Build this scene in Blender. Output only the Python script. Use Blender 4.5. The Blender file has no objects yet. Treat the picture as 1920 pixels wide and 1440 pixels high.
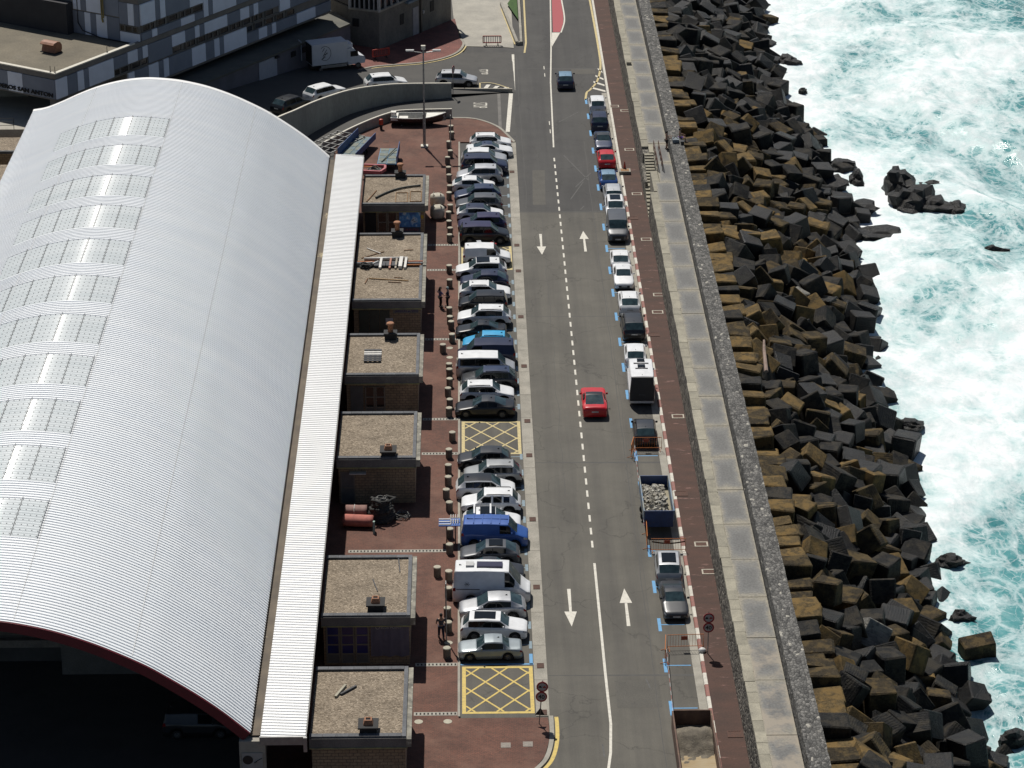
import bpy, bmesh, math, random
from mathutils import Vector, Matrix, noise
R = math.radians
scene = bpy.context.scene
C = scene.collection

# ------------------------------------------------------------------ camera
cam_data = bpy.data.cameras.new('camera')
cam = bpy.data.objects.new('camera', cam_data); C.objects.link(cam)
cam_data.sensor_width = 36.0
cam_data.lens = 36.0 * 5150.0 / 1920.0
cam_data.clip_start = 1.0
cam_data.clip_end = 6000.0
cam.location = (0.0, -200.0, 86.4)
cam.rotation_euler = (R(90 - 23.3), 0.0, R(-1.0013))
scene.camera = cam

# ------------------------------------------------------------------ sky, sun, exposure
SUN_EL = 57.0
SUN_AZ = -17.0            # degrees from +Y towards +X: the sun stands ahead and a little left
world = bpy.data.worlds.new('World'); scene.world = world
world.use_nodes = True
wn = world.node_tree.nodes; wl = world.node_tree.links
sky = wn.new('ShaderNodeTexSky'); sky.sky_type = 'NISHITA'; sky.sun_disc = False
sky.sun_elevation = R(SUN_EL); sky.sun_rotation = R(SUN_AZ)
bg = wn['Background']; bg.inputs['Strength'].default_value = 0.05
wl.new(sky.outputs[0], bg.inputs['Color'])
sun_data = bpy.data.lights.new('sun', 'SUN'); sun_data.energy = 5.0; sun_data.angle = R(0.53)
sun_data.color = (1.0, 0.955, 0.88)
sun = bpy.data.objects.new('sun', sun_data); C.objects.link(sun)
sd = Vector((math.sin(R(SUN_AZ)) * math.cos(R(SUN_EL)), math.cos(R(SUN_AZ)) * math.cos(R(SUN_EL)), math.sin(R(SUN_EL))))
sun.rotation_euler = sd.to_track_quat('Z', 'Y').to_euler()
sun.location = sd * 300
vs = scene.view_settings
vs.view_transform = 'Standard'; vs.look = 'None'; vs.exposure = -0.25; vs.gamma = 1.0
vs.use_curve_mapping = False
scene.render.engine = 'CYCLES'

# ------------------------------------------------------------------ helpers
def tag(o, label=None, cat=None, group=None, kind=None):
    if label: o['label'] = label
    if cat: o['category'] = cat
    if group: o['group'] = group
    if kind: o['kind'] = kind
    return o

def thing(name, label, cat, loc=(0, 0, 0), rz=0.0, group=None):
    o = bpy.data.objects.new(name, None); C.objects.link(o)
    o.empty_display_size = 0.3
    o.location = loc; o.rotation_euler = (0, 0, rz)
    return tag(o, label, cat, group)

def put(name, mesh, parent=None, loc=(0, 0, 0), rot=(0, 0, 0), scale=(1, 1, 1)):
    o = bpy.data.objects.new(name, mesh); C.objects.link(o)
    o.parent = parent; o.location = loc; o.rotation_euler = rot; o.scale = scale
    return o

class MB:
    """collects faces and links them as one mesh"""
    def __init__(s): s.v = []; s.f = []; s.m = []; s.cur = 0
    def add(s, vs_, fs):
        b = len(s.v); s.v += [tuple(p) for p in vs_]
        for f in fs: s.f.append([b + i for i in f]); s.m.append(s.cur)
        return s
    def quad(s, a, b, c, d): return s.add([a, b, c, d], [(0, 1, 2, 3)])
    def box(s, x0, y0, z0, x1, y1, z1):
        v = [(x0, y0, z0), (x1, y0, z0), (x1, y1, z0), (x0, y1, z0), (x0, y0, z1), (x1, y0, z1), (x1, y1, z1), (x0, y1, z1)]
        return s.add(v, [(0, 3, 2, 1), (4, 5, 6, 7), (0, 1, 5, 4), (1, 2, 6, 5), (2, 3, 7, 6), (3, 0, 4, 7)])
    def cbox(s, c, size, rot=None):
        hx, hy, hz = size[0] / 2, size[1] / 2, size[2] / 2
        v = [Vector((x * hx, y * hy, z * hz)) for z in (-1, 1) for x, y in ((-1, -1), (1, -1), (1, 1), (-1, 1))]
        if rot is not None: v = [rot @ p for p in v]
        v = [p + Vector(c) for p in v]
        return s.add(v, [(0, 3, 2, 1), (4, 5, 6, 7), (0, 1, 5, 4), (1, 2, 6, 5), (2, 3, 7, 6), (3, 0, 4, 7)])
    def bar(s, a, b, w, h=None):
        a = Vector(a); b = Vector(b); d = b - a; L = d.length
        if L < 1e-6: return s
        q = d.to_track_quat('X', 'Z').to_matrix()
        return s.cbox((a + b) / 2, (L, w, h or w), q)
    def prism(s, poly, z0, z1):
        n = len(poly)
        ar = sum(poly[i][0] * poly[(i + 1) % n][1] - poly[(i + 1) % n][0] * poly[i][1] for i in range(n))
        if ar < 0: poly = list(reversed(poly))
        v = [(p[0], p[1], z0) for p in poly] + [(p[0], p[1], z1) for p in poly]
        f = [tuple(range(n - 1, -1, -1)), tuple(range(n, 2 * n))] + [(i, (i + 1) % n, n + (i + 1) % n, n + i) for i in range(n)]
        return s.add(v, f)
    def poly(s, pts):
        return s.add(pts, [tuple(range(len(pts)))])
    def tube(s, path, r, n=8, cap=True):
        path = [Vector(p) for p in path]; rs = r if isinstance(r, (list, tuple)) else [r] * len(path)
        rings = []; up = Vector((0, 0, 1))
        for i, p in enumerate(path):
            d = (path[min(i + 1, len(path) - 1)] - path[max(i - 1, 0)]).normalized()
            a = d.cross(up)
            if a.length < 1e-3: a = d.cross(Vector((1, 0, 0)))
            a.normalize(); b = a.cross(d).normalized()
            rings.append([p + (a * math.cos(2 * math.pi * k / n) + b * math.sin(2 * math.pi * k / n)) * rs[i] for k in range(n)])
        v = [q for rg in rings for q in rg]; f = []
        for i in range(len(path) - 1):
            for k in range(n):
                f.append((i * n + k, i * n + (k + 1) % n, (i + 1) * n + (k + 1) % n, (i + 1) * n + k))
        if cap:
            f.append(tuple(range(n))); f.append(tuple(range((len(path) - 1) * n + n - 1, (len(path) - 1) * n - 1, -1)))
        return s.add(v, f)
    def lathe(s, prof, n=16, c=(0, 0, 0), axis='z', cap=True):
        v = []; f = []
        for r, z in prof:
            for k in range(n):
                a = 2 * math.pi * k / n
                p = (r * math.cos(a), r * math.sin(a), z)
                if axis == 'y': p = (p[0], z, p[1])
                v.append((p[0] + c[0], p[1] + c[1], p[2] + c[2]))
        for i in range(len(prof) - 1):
            for k in range(n):
                f.append((i * n + k, i * n + (k + 1) % n, (i + 1) * n + (k + 1) % n, (i + 1) * n + k))
        if cap and prof[0][0] > 1.1e-3: f.append(tuple(range(n - 1, -1, -1)))
        if cap and prof[-1][0] > 1.1e-3: f.append(tuple(range((len(prof) - 1) * n, len(prof) * n)))
        return s.add(v, f)
    def loft(s, a, b):
        n = len(a)
        return s.add(list(a) + list(b), [(i, i + 1, n + i + 1, n + i) for i in range(n - 1)])
    def mesh(s, name, mats, smooth=False, fix=True):
        me = bpy.data.meshes.new(name); me.from_pydata(s.v, [], s.f)
        ml = mats if isinstance(mats, (list, tuple)) else [mats]
        for m in ml: me.materials.append(m)
        if len(ml) > 1: me.polygons.foreach_set('material_index', s.m)
        if fix:
            bm = bmesh.new(); bm.from_mesh(me)
            bmesh.ops.recalc_face_normals(bm, faces=bm.faces[:])
            bm.to_mesh(me); bm.free()
        if smooth: me.polygons.foreach_set('use_smooth', [True] * len(me.polygons))
        me.update()
        return me
    def build(s, name, mats, parent=None, smooth=False, loc=(0, 0, 0), rz=0.0, fix=True):
        return put(name, s.mesh(name, mats, smooth, fix), parent, loc, (0, 0, rz))

def struct(name, mb, m, parent=None, smooth=False, kind='structure'):
    o = mb.build(name, m, parent, smooth)
    if parent is None: o['kind'] = kind
    return o

def resample(pl, n):
    pl = [Vector(p) for p in pl]; d = [0]
    for a, b in zip(pl, pl[1:]): d.append(d[-1] + (b - a).length)
    out = []; j = 0
    for i in range(n):
        t = d[-1] * i / (n - 1)
        while j < len(pl) - 2 and d[j + 1] < t: j += 1
        k = (t - d[j]) / max(1e-9, d[j + 1] - d[j]); out.append(pl[j].lerp(pl[j + 1], k))
    return out

def catmull(pts, n=6):
    P = [Vector(p) for p in pts]; out = []
    for i in range(len(P) - 1):
        p0 = P[max(i - 1, 0)]; p1 = P[i]; p2 = P[i + 1]; p3 = P[min(i + 2, len(P) - 1)]
        for k in range(n):
            t = k / n
            out.append(0.5 * ((2 * p1) + (p2 - p0) * t + (2 * p0 - 5 * p1 + 4 * p2 - p3) * t * t + (3 * p1 - p0 - 3 * p2 + p3) * t ** 3))
    out.append(P[-1]); return out

def offset(pl, d):
    """sideways copy of an xy polyline (left of its direction for d>0)"""
    out = []
    for i, p in enumerate(pl):
        a = Vector(pl[max(i - 1, 0)]); b = Vector(pl[min(i + 1, len(pl) - 1)])
        t = (b - a); t = Vector((t.x, t.y)).normalized()
        q = Vector(p).copy(); q.x -= t.y * d; q.y += t.x * d; out.append(q)
    return out

# ------------------------------------------------------------------ materials
def nodes(name):
    m = bpy.data.materials.new(name); m.use_nodes = True
    nt = m.node_tree; return m, nt.nodes, nt.links, nt.nodes['Principled BSDF']

def ramp(N, stops):
    r = N.new('ShaderNodeValToRGB'); e = r.color_ramp.elements
    while len(e) < len(stops): e.new(0.5)
    for i, (p, c) in enumerate(stops):
        e[i].position = p; e[i].color = c if len(c) == 4 else (*c, 1)
    return r

def mixc(N, L, fac, a, b, mode='MIX'):
    m = N.new('ShaderNodeMix'); m.data_type = 'RGBA'; m.blend_type = mode
    for s_, v in ((m.inputs[0], fac), (m.inputs[6], a), (m.inputs[7], b)):
        if hasattr(v, 'links'): L.new(v, s_)
        elif isinstance(v, (int, float)): s_.default_value = v
        else: s_.default_value = (*v, 1) if len(v) == 3 else v
    return m.outputs[2]

def pm(name, col, rough=0.8, col2=None, scale=1.5, detail=6, amt=1.0, grain=0.0, gscale=60, bump=0.0, bscale=30,
       metal=0.0, coat=0.0, rnd=0.0, spots=None, world_co=False, stretch=None, spec=None, emit=None):
    """procedural paint/stone/etc: two tones mixed by noise, fine grain, optional stains, optional per object value jitter"""
    m, N, L, b = nodes(name)
    tc = N.new('ShaderNodeTexCoord')
    co = tc.outputs['Object']
    if world_co:
        g = N.new('ShaderNodeNewGeometry'); co = g.outputs['Position']
    if stretch:
        mp = N.new('ShaderNodeMapping'); mp.inputs['Scale'].default_value = stretch; L.new(co, mp.inputs[0]); co = mp.outputs[0]
    if rnd and not world_co:
        oi = N.new('ShaderNodeObjectInfo'); ad = N.new('ShaderNodeVectorMath'); ad.operation = 'MULTIPLY_ADD'
        cb = N.new('ShaderNodeCombineXYZ')
        for k in range(3): L.new(oi.outputs['Random'], cb.inputs[k])
        L.new(cb.outputs[0], ad.inputs[0]); ad.inputs[1].default_value = (37, 53, 71); L.new(co, ad.inputs[2]); co = ad.outputs[0]
    c = None
    if col2 is None: col2 = tuple(x * 0.75 for x in col)
    n = N.new('ShaderNodeTexNoise'); n.inputs['Scale'].default_value = scale; n.inputs['Detail'].default_value = detail
    n.inputs['Roughness'].default_value = 0.6; L.new(co, n.inputs['Vector'])
    r = ramp(N, [(0.35, (0, 0, 0)), (0.68, (1, 1, 1))]); L.new(n.outputs['Fac'], r.inputs[0])
    f = r.outputs[0]
    if amt != 1.0:
        mm = N.new('ShaderNodeMath'); mm.operation = 'MULTIPLY'; L.new(f, mm.inputs[0]); mm.inputs[1].default_value = amt; f = mm.outputs[0]
    c = mixc(N, L, f, col, col2)
    if spots:
        scol, sscale, lo, hi = spots
        n3 = N.new('ShaderNodeTexNoise'); n3.inputs['Scale'].default_value = sscale; n3.inputs['Detail'].default_value = 8
        n3.inputs['Roughness'].default_value = 0.65; L.new(co, n3.inputs['Vector'])
        r3 = ramp(N, [(lo, (0, 0, 0)), (hi, (1, 1, 1))]); L.new(n3.outputs['Fac'], r3.inputs[0])
        c = mixc(N, L, r3.outputs[0], c, scol)
    if grain:
        n2 = N.new('ShaderNodeTexNoise'); n2.inputs['Scale'].default_value = gscale; n2.inputs['Detail'].default_value = 2
        L.new(co, n2.inputs['Vector'])
        r2 = ramp(N, [(0.3, (1 - grain,) * 3), (0.7, (1 + grain,) * 3)]); L.new(n2.outputs['Fac'], r2.inputs[0])
        c = mixc(N, L, 1.0, c, r2.outputs[0], 'MULTIPLY')
    if rnd:
        oi2 = N.new('ShaderNodeObjectInfo')
        r4 = ramp(N, [(0, (1 - rnd,) * 3), (1, (1 + rnd,) * 3)]); L.new(oi2.outputs['Random'], r4.inputs[0])
        c = mixc(N, L, 1.0, c, r4.outputs[0], 'MULTIPLY')
    L.new(c, b.inputs['Base Color'])
    b.inputs['Roughness'].default_value = rough; b.inputs['Metallic'].default_value = metal
    if coat: b.inputs['Coat Weight'].default_value = coat; b.inputs['Coat Roughness'].default_value = 0.06
    if spec is not None: b.inputs['Specular IOR Level'].default_value = spec
    if bump:
        nb = N.new('ShaderNodeTexNoise'); nb.inputs['Scale'].default_value = bscale; nb.inputs['Detail'].default_value = 5
        L.new(co, nb.inputs['Vector'])
        bp = N.new('ShaderNodeBump'); bp.inputs['Strength'].default_value = bump; bp.inputs['Distance'].default_value = 0.05
        L.new(nb.outputs['Fac'], bp.inputs['Height']); L.new(bp.outputs[0], b.inputs['Normal'])
    return m

def brickmat(name, c1, c2, mortar, bw, bh, msize=0.012, rough=0.85, axes='xy', stain=None, bump=0.5):
    m, N, L, b = nodes(name)
    g = N.new('ShaderNodeNewGeometry'); sp = N.new('ShaderNodeSeparateXYZ'); L.new(g.outputs['Position'], sp.inputs[0])
    cb = N.new('ShaderNodeCombineXYZ')
    if axes == 'xy': L.new(sp.outputs[0], cb.inputs[0]); L.new(sp.outputs[1], cb.inputs[1])
    else:
        ad = N.new('ShaderNodeMath'); L.new(sp.outputs[0], ad.inputs[0]); L.new(sp.outputs[1], ad.inputs[1])
        L.new(ad.outputs[0], cb.inputs[0]); L.new(sp.outputs[2], cb.inputs[1])
    t = N.new('ShaderNodeTexBrick'); t.inputs['Scale'].default_value = 1.0
    t.inputs['Brick Width'].default_value = bw; t.inputs['Row Height'].default_value = bh
    t.inputs['Mortar Size'].default_value = msize; t.inputs['Color1'].default_value = (*c1, 1); t.inputs['Color2'].default_value = (*c2, 1)
    t.inputs['Mortar'].default_value = (*mortar, 1); t.inputs['Bias'].default_value = 0.0
    L.new(cb.outputs[0], t.inputs['Vector'])
    n = N.new('ShaderNodeTexNoise'); n.inputs['Scale'].default_value = 0.35; n.inputs['Detail'].default_value = 8; n.inputs['Roughness'].default_value = 0.65
    L.new(g.outputs['Position'], n.inputs['Vector'])
    r = ramp(N, [(0.3, (0.62, 0.62, 0.62)), (0.7, (1.3, 1.25, 1.2))]); L.new(n.outputs['Fac'], r.inputs[0])
    c = mixc(N, L, 1.0, t.outputs['Color'], r.outputs[0], 'MULTIPLY')
    n2 = N.new('ShaderNodeTexNoise'); n2.inputs['Scale'].default_value = 9; n2.inputs['Detail'].default_value = 4; L.new(g.outputs['Position'], n2.inputs['Vector'])
    r2 = ramp(N, [(0.3, (0.8, 0.8, 0.8)), (0.75, (1.25, 1.25, 1.25))]); L.new(n2.outputs['Fac'], r2.inputs[0])
    c = mixc(N, L, 1.0, c, r2.outputs[0], 'MULTIPLY')
    if stain:
        scol, sc, lo, hi = stain
        n3 = N.new('ShaderNodeTexNoise'); n3.inputs['Scale'].default_value = sc; n3.inputs['Detail'].default_value = 7; n3.inputs['Roughness'].default_value = 0.7
        L.new(g.outputs['Position'], n3.inputs['Vector'])
        r3 = ramp(N, [(lo, (0, 0, 0)), (hi, (1, 1, 1))]); L.new(n3.outputs['Fac'], r3.inputs[0])
        c = mixc(N, L, r3.outputs[0], c, scol)
    L.new(c, b.inputs['Base Color']); b.inputs['Roughness'].default_value = rough
    bp = N.new('ShaderNodeBump'); bp.inputs['Strength'].default_value = bump; bp.inputs['Distance'].default_value = 0.02
    L.new(t.outputs['Fac'], bp.inputs['Height']); bp.invert = True; L.new(bp.outputs[0], b.inputs['Normal'])
    return m

def asphaltmat(name, base, base2, patch):
    m, N, L, b = nodes(name)
    g = N.new('ShaderNodeNewGeometry'); P = g.outputs['Position']
    def noise_(sc, det, vec=P, rg=0.6):
        n = N.new('ShaderNodeTexNoise'); n.inputs['Scale'].default_value = sc; n.inputs['Detail'].default_value = det
        n.inputs['Roughness'].default_value = rg; L.new(vec, n.inputs['Vector']); return n.outputs['Fac']
    def rmp(f, st): r = ramp(N, st); L.new(f, r.inputs[0]); return r.outputs[0]
    mp = N.new('ShaderNodeMapping'); mp.inputs['Scale'].default_value = (0.9, 0.035, 1); L.new(P, mp.inputs[0])
    lanes = rmp(noise_(1.0, 4, mp.outputs[0]), [(0.38, (0, 0, 0)), (0.66, (1, 1, 1))])
    c = mixc(N, L, lanes, base, base2)
    # far stretch of the road is an older, greyer and darker course
    sp = N.new('ShaderNodeSeparateXYZ'); L.new(P, sp.inputs[0])
    mr = N.new('ShaderNodeMapRange'); mr.inputs[1].default_value = 40.6; mr.inputs[2].default_value = 41.2; L.new(sp.outputs[1], mr.inputs[0])
    c = mixc(N, L, mr.outputs[0], c, mixc(N, L, 1.0, c, patch, 'MULTIPLY'))
    big = rmp(noise_(0.16, 7, rg=0.7), [(0.3, (0.74, 0.74, 0.74)), (0.72, (1.18, 1.18, 1.18))])
    c = mixc(N, L, 1.0, c, big, 'MULTIPLY')
    fine = rmp(noise_(14, 4), [(0.25, (0.8, 0.8, 0.8)), (0.8, (1.22, 1.22, 1.22))])
    c = mixc(N, L, 1.0, c, fine, 'MULTIPLY')
    oil = rmp(noise_(0.55, 6, rg=0.6), [(0.66, (1, 1, 1)), (0.8, (0.55, 0.55, 0.55))])
    c = mixc(N, L, 1.0, c, oil, 'MULTIPLY')
    vo = N.new('ShaderNodeTexVoronoi'); vo.feature = 'DISTANCE_TO_EDGE'; vo.inputs['Scale'].default_value = 0.11
    ad = N.new('ShaderNodeVectorMath'); ad.operation = 'MULTIPLY_ADD'
    nn = N.new('ShaderNodeTexNoise'); nn.inputs['Scale'].default_value = 0.5; nn.inputs['Detail'].default_value = 5; L.new(P, nn.inputs['Vector'])
    L.new(nn.outputs['Color'], ad.inputs[0]); ad.inputs[1].default_value = (3, 3, 3); L.new(P, ad.inputs[2]); L.new(ad.outputs[0], vo.inputs['Vector'])
    crack = rmp(vo.outputs['Distance'], [(0.0, (0.62, 0.62, 0.62)), (0.006, (1, 1, 1))])
    c = mixc(N, L, 1.0, c, crack, 'MULTIPLY')
    L.new(c, b.inputs['Base Color']); b.inputs['Roughness'].default_value = 0.82
    bp = N.new('ShaderNodeBump'); bp.inputs['Strength'].default_value = 0.25; bp.inputs['Distance'].default_value = 0.02
    L.new(noise_(30, 3), bp.inputs['Height']); L.new(bp.outputs[0], b.inputs['Normal'])
    return m

def paintmat(name, col, wear=0.5):
    m, N, L, b = nodes(name)
    g = N.new('ShaderNodeNewGeometry')
    n = N.new('ShaderNodeTexNoise'); n.inputs['Scale'].default_value = 3.5; n.inputs['Detail'].default_value = 9; n.inputs['Roughness'].default_value = 0.75
    L.new(g.outputs['Position'], n.inputs['Vector'])
    r = ramp(N, [(wear - 0.04, (*col, 1)), (wear + 0.22, tuple(x * 0.55 + 0.03 for x in col))]); L.new(n.outputs['Fac'], r.inputs[0])
    L.new(r.outputs[0], b.inputs['Base Color']); b.inputs['Roughness'].default_value = 0.7
    return m

M = {}
M['asphalt'] = asphaltmat('asphalt', (0.112, 0.104, 0.086), (0.083, 0.077, 0.066), (0.57, 0.59, 0.67))
M['asphalt_side'] = pm('asphalt_side', (0.078, 0.074, 0.068), 0.85, (0.06, 0.058, 0.055), 0.4, grain=0.15, gscale=14, bump=0.2, world_co=True, spots=((0.045, 0.044, 0.043), 0.5, 0.6, 0.72))
M['base_ground'] = pm('base_ground', (0.11, 0.105, 0.1), 0.9, (0.08, 0.078, 0.075), 0.2, grain=0.12, gscale=9, world_co=True)
M['red_paving'] = brickmat('red_paving', (0.165, 0.066, 0.044), (0.12, 0.052, 0.036), (0.066, 0.042, 0.032), 0.22, 0.11, 0.012, stain=((0.2, 0.105, 0.074), 0.3, 0.48, 0.78))
M['red_walk'] = pm('red_walk', (0.078, 0.037, 0.026), 0.85, (0.05, 0.027, 0.02), 0.5, detail=9, grain=0.22, gscale=18, bump=0.15, world_co=True, spots=((0.2, 0.11, 0.095), 1.3, 0.6, 0.7), stretch=(0.6, 1.6, 1))
M['red_path'] = brickmat('red_path', (0.2, 0.075, 0.062), (0.165, 0.066, 0.055), (0.1, 0.055, 0.05), 0.4, 0.4, 0.01)
M['concrete'] = pm('concrete', (0.37, 0.35, 0.3), 0.9, (0.26, 0.245, 0.21), 0.9, grain=0.13, gscale=22, bump=0.2, world_co=True, spots=((0.16, 0.15, 0.13), 1.3, 0.64, 0.78))
M['concrete_band'] = pm('concrete_band', (0.36, 0.335, 0.285), 0.9, (0.25, 0.235, 0.2), 0.7, grain=0.2, gscale=16, rnd=0.1, bump=0.15, spots=((0.14, 0.13, 0.115), 1.6, 0.66, 0.76))
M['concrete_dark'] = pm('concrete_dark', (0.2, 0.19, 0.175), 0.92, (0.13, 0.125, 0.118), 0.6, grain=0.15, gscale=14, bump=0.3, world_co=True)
M['concrete_pale'] = pm('concrete_pale', (0.42, 0.395, 0.34), 0.9, (0.3, 0.285, 0.25), 0.35, grain=0.12, gscale=12, world_co=True, spots=((0.2, 0.19, 0.17), 0.8, 0.64, 0.75))
M['white_paint'] = paintmat('white_paint', (0.66, 0.63, 0.55))
M['yellow_paint'] = paintmat('yellow_paint', (0.62, 0.46, 0.12))
M['yellow_pale'] = paintmat('yellow_pale', (0.58, 0.47, 0.22), 0.48)
M['blue_paint'] = paintmat('blue_paint', (0.12, 0.33, 0.58), 0.55)
M['blue_worn'] = paintmat('blue_worn', (0.22, 0.3, 0.35), 0.46)
M['red_paint'] = paintmat('red_paint', (0.36, 0.055, 0.065), 0.55)
M['kerb_red'] = paintmat('kerb_red', (0.3, 0.12, 0.095), 0.42)
M['kerb_white'] = paintmat('kerb_white', (0.62, 0.59, 0.52), 0.5)
M['rust_iron'] = pm('rust_iron', (0.1, 0.04, 0.024), 0.8, (0.055, 0.028, 0.02), 8, grain=0.3, gscale=40)
M['steel'] = pm('steel', (0.3, 0.3, 0.3), 0.45, (0.2, 0.2, 0.2), 4, metal=0.8)
M['dark_metal'] = pm('dark_metal', (0.045, 0.045, 0.048), 0.5, (0.03, 0.03, 0.03), 4, metal=0.3)
M['galv'] = pm('galv', (0.34, 0.34, 0.33), 0.5, (0.24, 0.24, 0.24), 3, metal=0.5)
M['black_rubber'] = pm('black_rubber', (0.016, 0.016, 0.017), 0.75)
M['black_plastic'] = pm('black_plastic', (0.02, 0.02, 0.022), 0.5)
# ================================================================== ground, roads, markings
def sheet(name, pts, z, m, kind='structure', parent=None):
    mb = MB(); mb.poly([(p[0], p[1], p[2] if len(p) > 2 else z) for p in pts])
    o = mb.build(name, m, parent)
    if parent is None: o['kind'] = kind
    return o

WALK_Z = 0.13; TERR_Z = 0.10
sheet('ground', [(-900, -700), (16.6, -700), (16.6, 1500), (-900, 1500)], -0.45, M['base_ground'])
sheet('road', [(-0.72, -700), (14.86, -700), (14.86, 900), (-0.72, 900)], 0.0, M['asphalt'])
sheet('quay_apron', [(-60, -400), (-0.9, -400), (-0.9, 61), (-60, 61)], 0.002, M['asphalt_side'])
lane_out = [(-1.5, 76.6), (-6.4, 75.2), (-8.9, 73.9), (-12.0, 71.2), (-14.9, 66.3), (-17.0, 61.6), (-18.6, 58.2), (-22, 50)]
lane_in = [(-1.45, 69.5), (-6.3, 69.2), (-7.9, 68.2), (-10.2, 65.4), (-12.5, 61.7), (-14.6, 57.6), (-16.5, 53), (-17.2, 44)]
laneA = resample(lane_out, 24); laneB = resample(lane_in, 24)
mb = MB(); mb.loft([(p.x, p.y, 0.004 - 0.0 * i) for i, p in enumerate(laneA)], [(p.x, p.y, 0.004) for p in laneB])
mb.poly([(-1.6, 69.2, 0.006), (0.3, 69.4, 0.006), (1.7, 68.5, 0.006), (3.03, 66.7, 0.006), (3.9, 64.5, 0.006), (5.0, 61.3, 0.006), (5.0, 78.6, 0.006), (-1.6, 77.0, 0.006)])
struct('ramp_lane', mb, M['asphalt_side'])

# upper street, rising towards the left behind the curved wall
up_near = [(5.3, 78.5, 0.012), (-1.5, 76.8, 0.33), (-6.31, 75.7, 0.75), (-8.88, 74.5, 1.0), (-11.97, 71.5, 1.45), (-14.9, 66.5, 1.95), (-17.0, 61.9, 2.3), (-18.6, 58.4, 2.6), (-22, 51, 3.0)]
up_far = [(5.3, 93.2, 0.012), (-0.9, 92.9, 0.12), (-2.5, 90.33, 0.22), (-4.82, 88.24, 0.36), (-7.4, 86.98, 0.52), (-9.95, 85.56, 0.74), (-13.2, 89.4, 0.92), (-20.0, 80.0, 1.5), (-22.1, 77.6, 1.72), (-27, 70, 2.3), (-34, 59.5, 3.0)]
A = resample(up_near, 40); B = resample(up_far, 40)
mb = MB()
rows = [[a.lerp(b, k / 4) for a, b in zip(A, B)] for k in range(5)]
for r0, r1 in zip(rows, rows[1:]): mb.loft(r0, r1)
struct('upper_street', mb, M['asphalt_side'])
# red pavement round the grey building
kerb_line = catmull([(-11.6, 83.9, 0.95), (-9.95, 85.56, 0.82), (-7.4, 86.98, 0.62), (-4.82, 88.24, 0.46), (-2.52, 90.33, 0.32), (-1.0, 92.9, 0.22), (-0.35, 96.0, 0.2), (-0.65, 97.94, 0.2)], 5)
back_line = resample([(-14.5, 88.5, 1.02), (-12.7, 93.7, 0.9), (-9.4, 92.2, 0.75), (-1.6, 105.2, 0.35), (-1.2, 106, 0.3)], len(kerb_line))
mb = MB(); mb.loft(kerb_line, back_line); struct('red_pavement', mb, M['red_path'])
mb = MB(); ko = offset(kerb_line, -0.28)
mb.loft([p + Vector((0, 0, 0.012)) for p in kerb_line], [p + Vector((0, 0, 0.012)) for p in ko]); mb.loft([p + Vector((0, 0, 0.012)) for p in ko], [p - Vector((0, 0, 0.16)) for p in ko])
struct('pavement_kerb', mb, M['concrete'])
mb = MB(); k1 = offset(kerb_line, -0.36); k2 = offset(kerb_line, -0.54)
mb.loft([p - Vector((0, 0, 0.075)) for p in k1[:30]], [p - Vector((0, 0, 0.075)) for p in k2[:30]]); struct('kerbside_yellow_line', mb, M['yellow_pale'])
# pale forecourt
sheet('forecourt', [(-1.7, 150), (-1.6, 115), (-1.35, 107), (-0.35, 98.2), (-0.2, 95.6), (4.0, 95.2), (5.35, 94.8), (5.35, 150)], 0.045, M['concrete_pale'])

# terrace of red brick paving
terr_curve = [(-13.0, 60.4), (-12.5, 61.5), (-10.2, 65.2), (-7.9, 68.0), (-6.3, 69.0), (-1.4, 69.4), (0.33, 69.25), (1.69, 68.35), (3.03, 66.55), (3.82, 64.45), (4.68, 61.5)]
sheet('terrace', [(-13.0, -76), (-0.74, -76), (1.4, -61.0), (3.0, -59.0), (3.95, -57.7), (4.5, -56.5), (4.82, -54.6), (4.86, -52.7), (4.8, -51.9), (-0.72, -51.9), (-0.72, 61.5), (4.68, 61.5)] + list(reversed(terr_curve[:-1])), TERR_Z, M['red_paving'])
mb = MB()
edge = [(-0.74, -76), (1.4, -61.0), (3.0, -59.0), (3.95, -57.7), (4.5, -56.5), (4.82, -54.6), (4.88, -52.7), (4.86, -51.7)]
e1 = catmull([(p[0], p[1], TERR_Z + 0.006) for p in edge], 4); e2 = offset(e1, -0.28)
mb.loft(e1, e2); mb.loft(e2, [p - Vector((0, 0, 0.12)) for p in e2])
tc_ = catmull([(p[0], p[1], TERR_Z + 0.006) for p in terr_curve[5:]], 4); tc2 = offset(tc_, 0.26)
mb.loft(tc_, tc2); mb.loft(tc2, [p - Vector((0, 0, 0.12)) for p in tc2])
struct('terrace_kerb', mb, M['concrete'])
mb = MB()
y1 = offset(e1, -0.36); y2 = offset(e1, -0.6)
mb.loft([Vector((p.x, p.y, 0.006)) for p in y1], [Vector((p.x, p.y, 0.006)) for p in y2]); struct('corner_yellow_line', mb, M['yellow_paint'])

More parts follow.
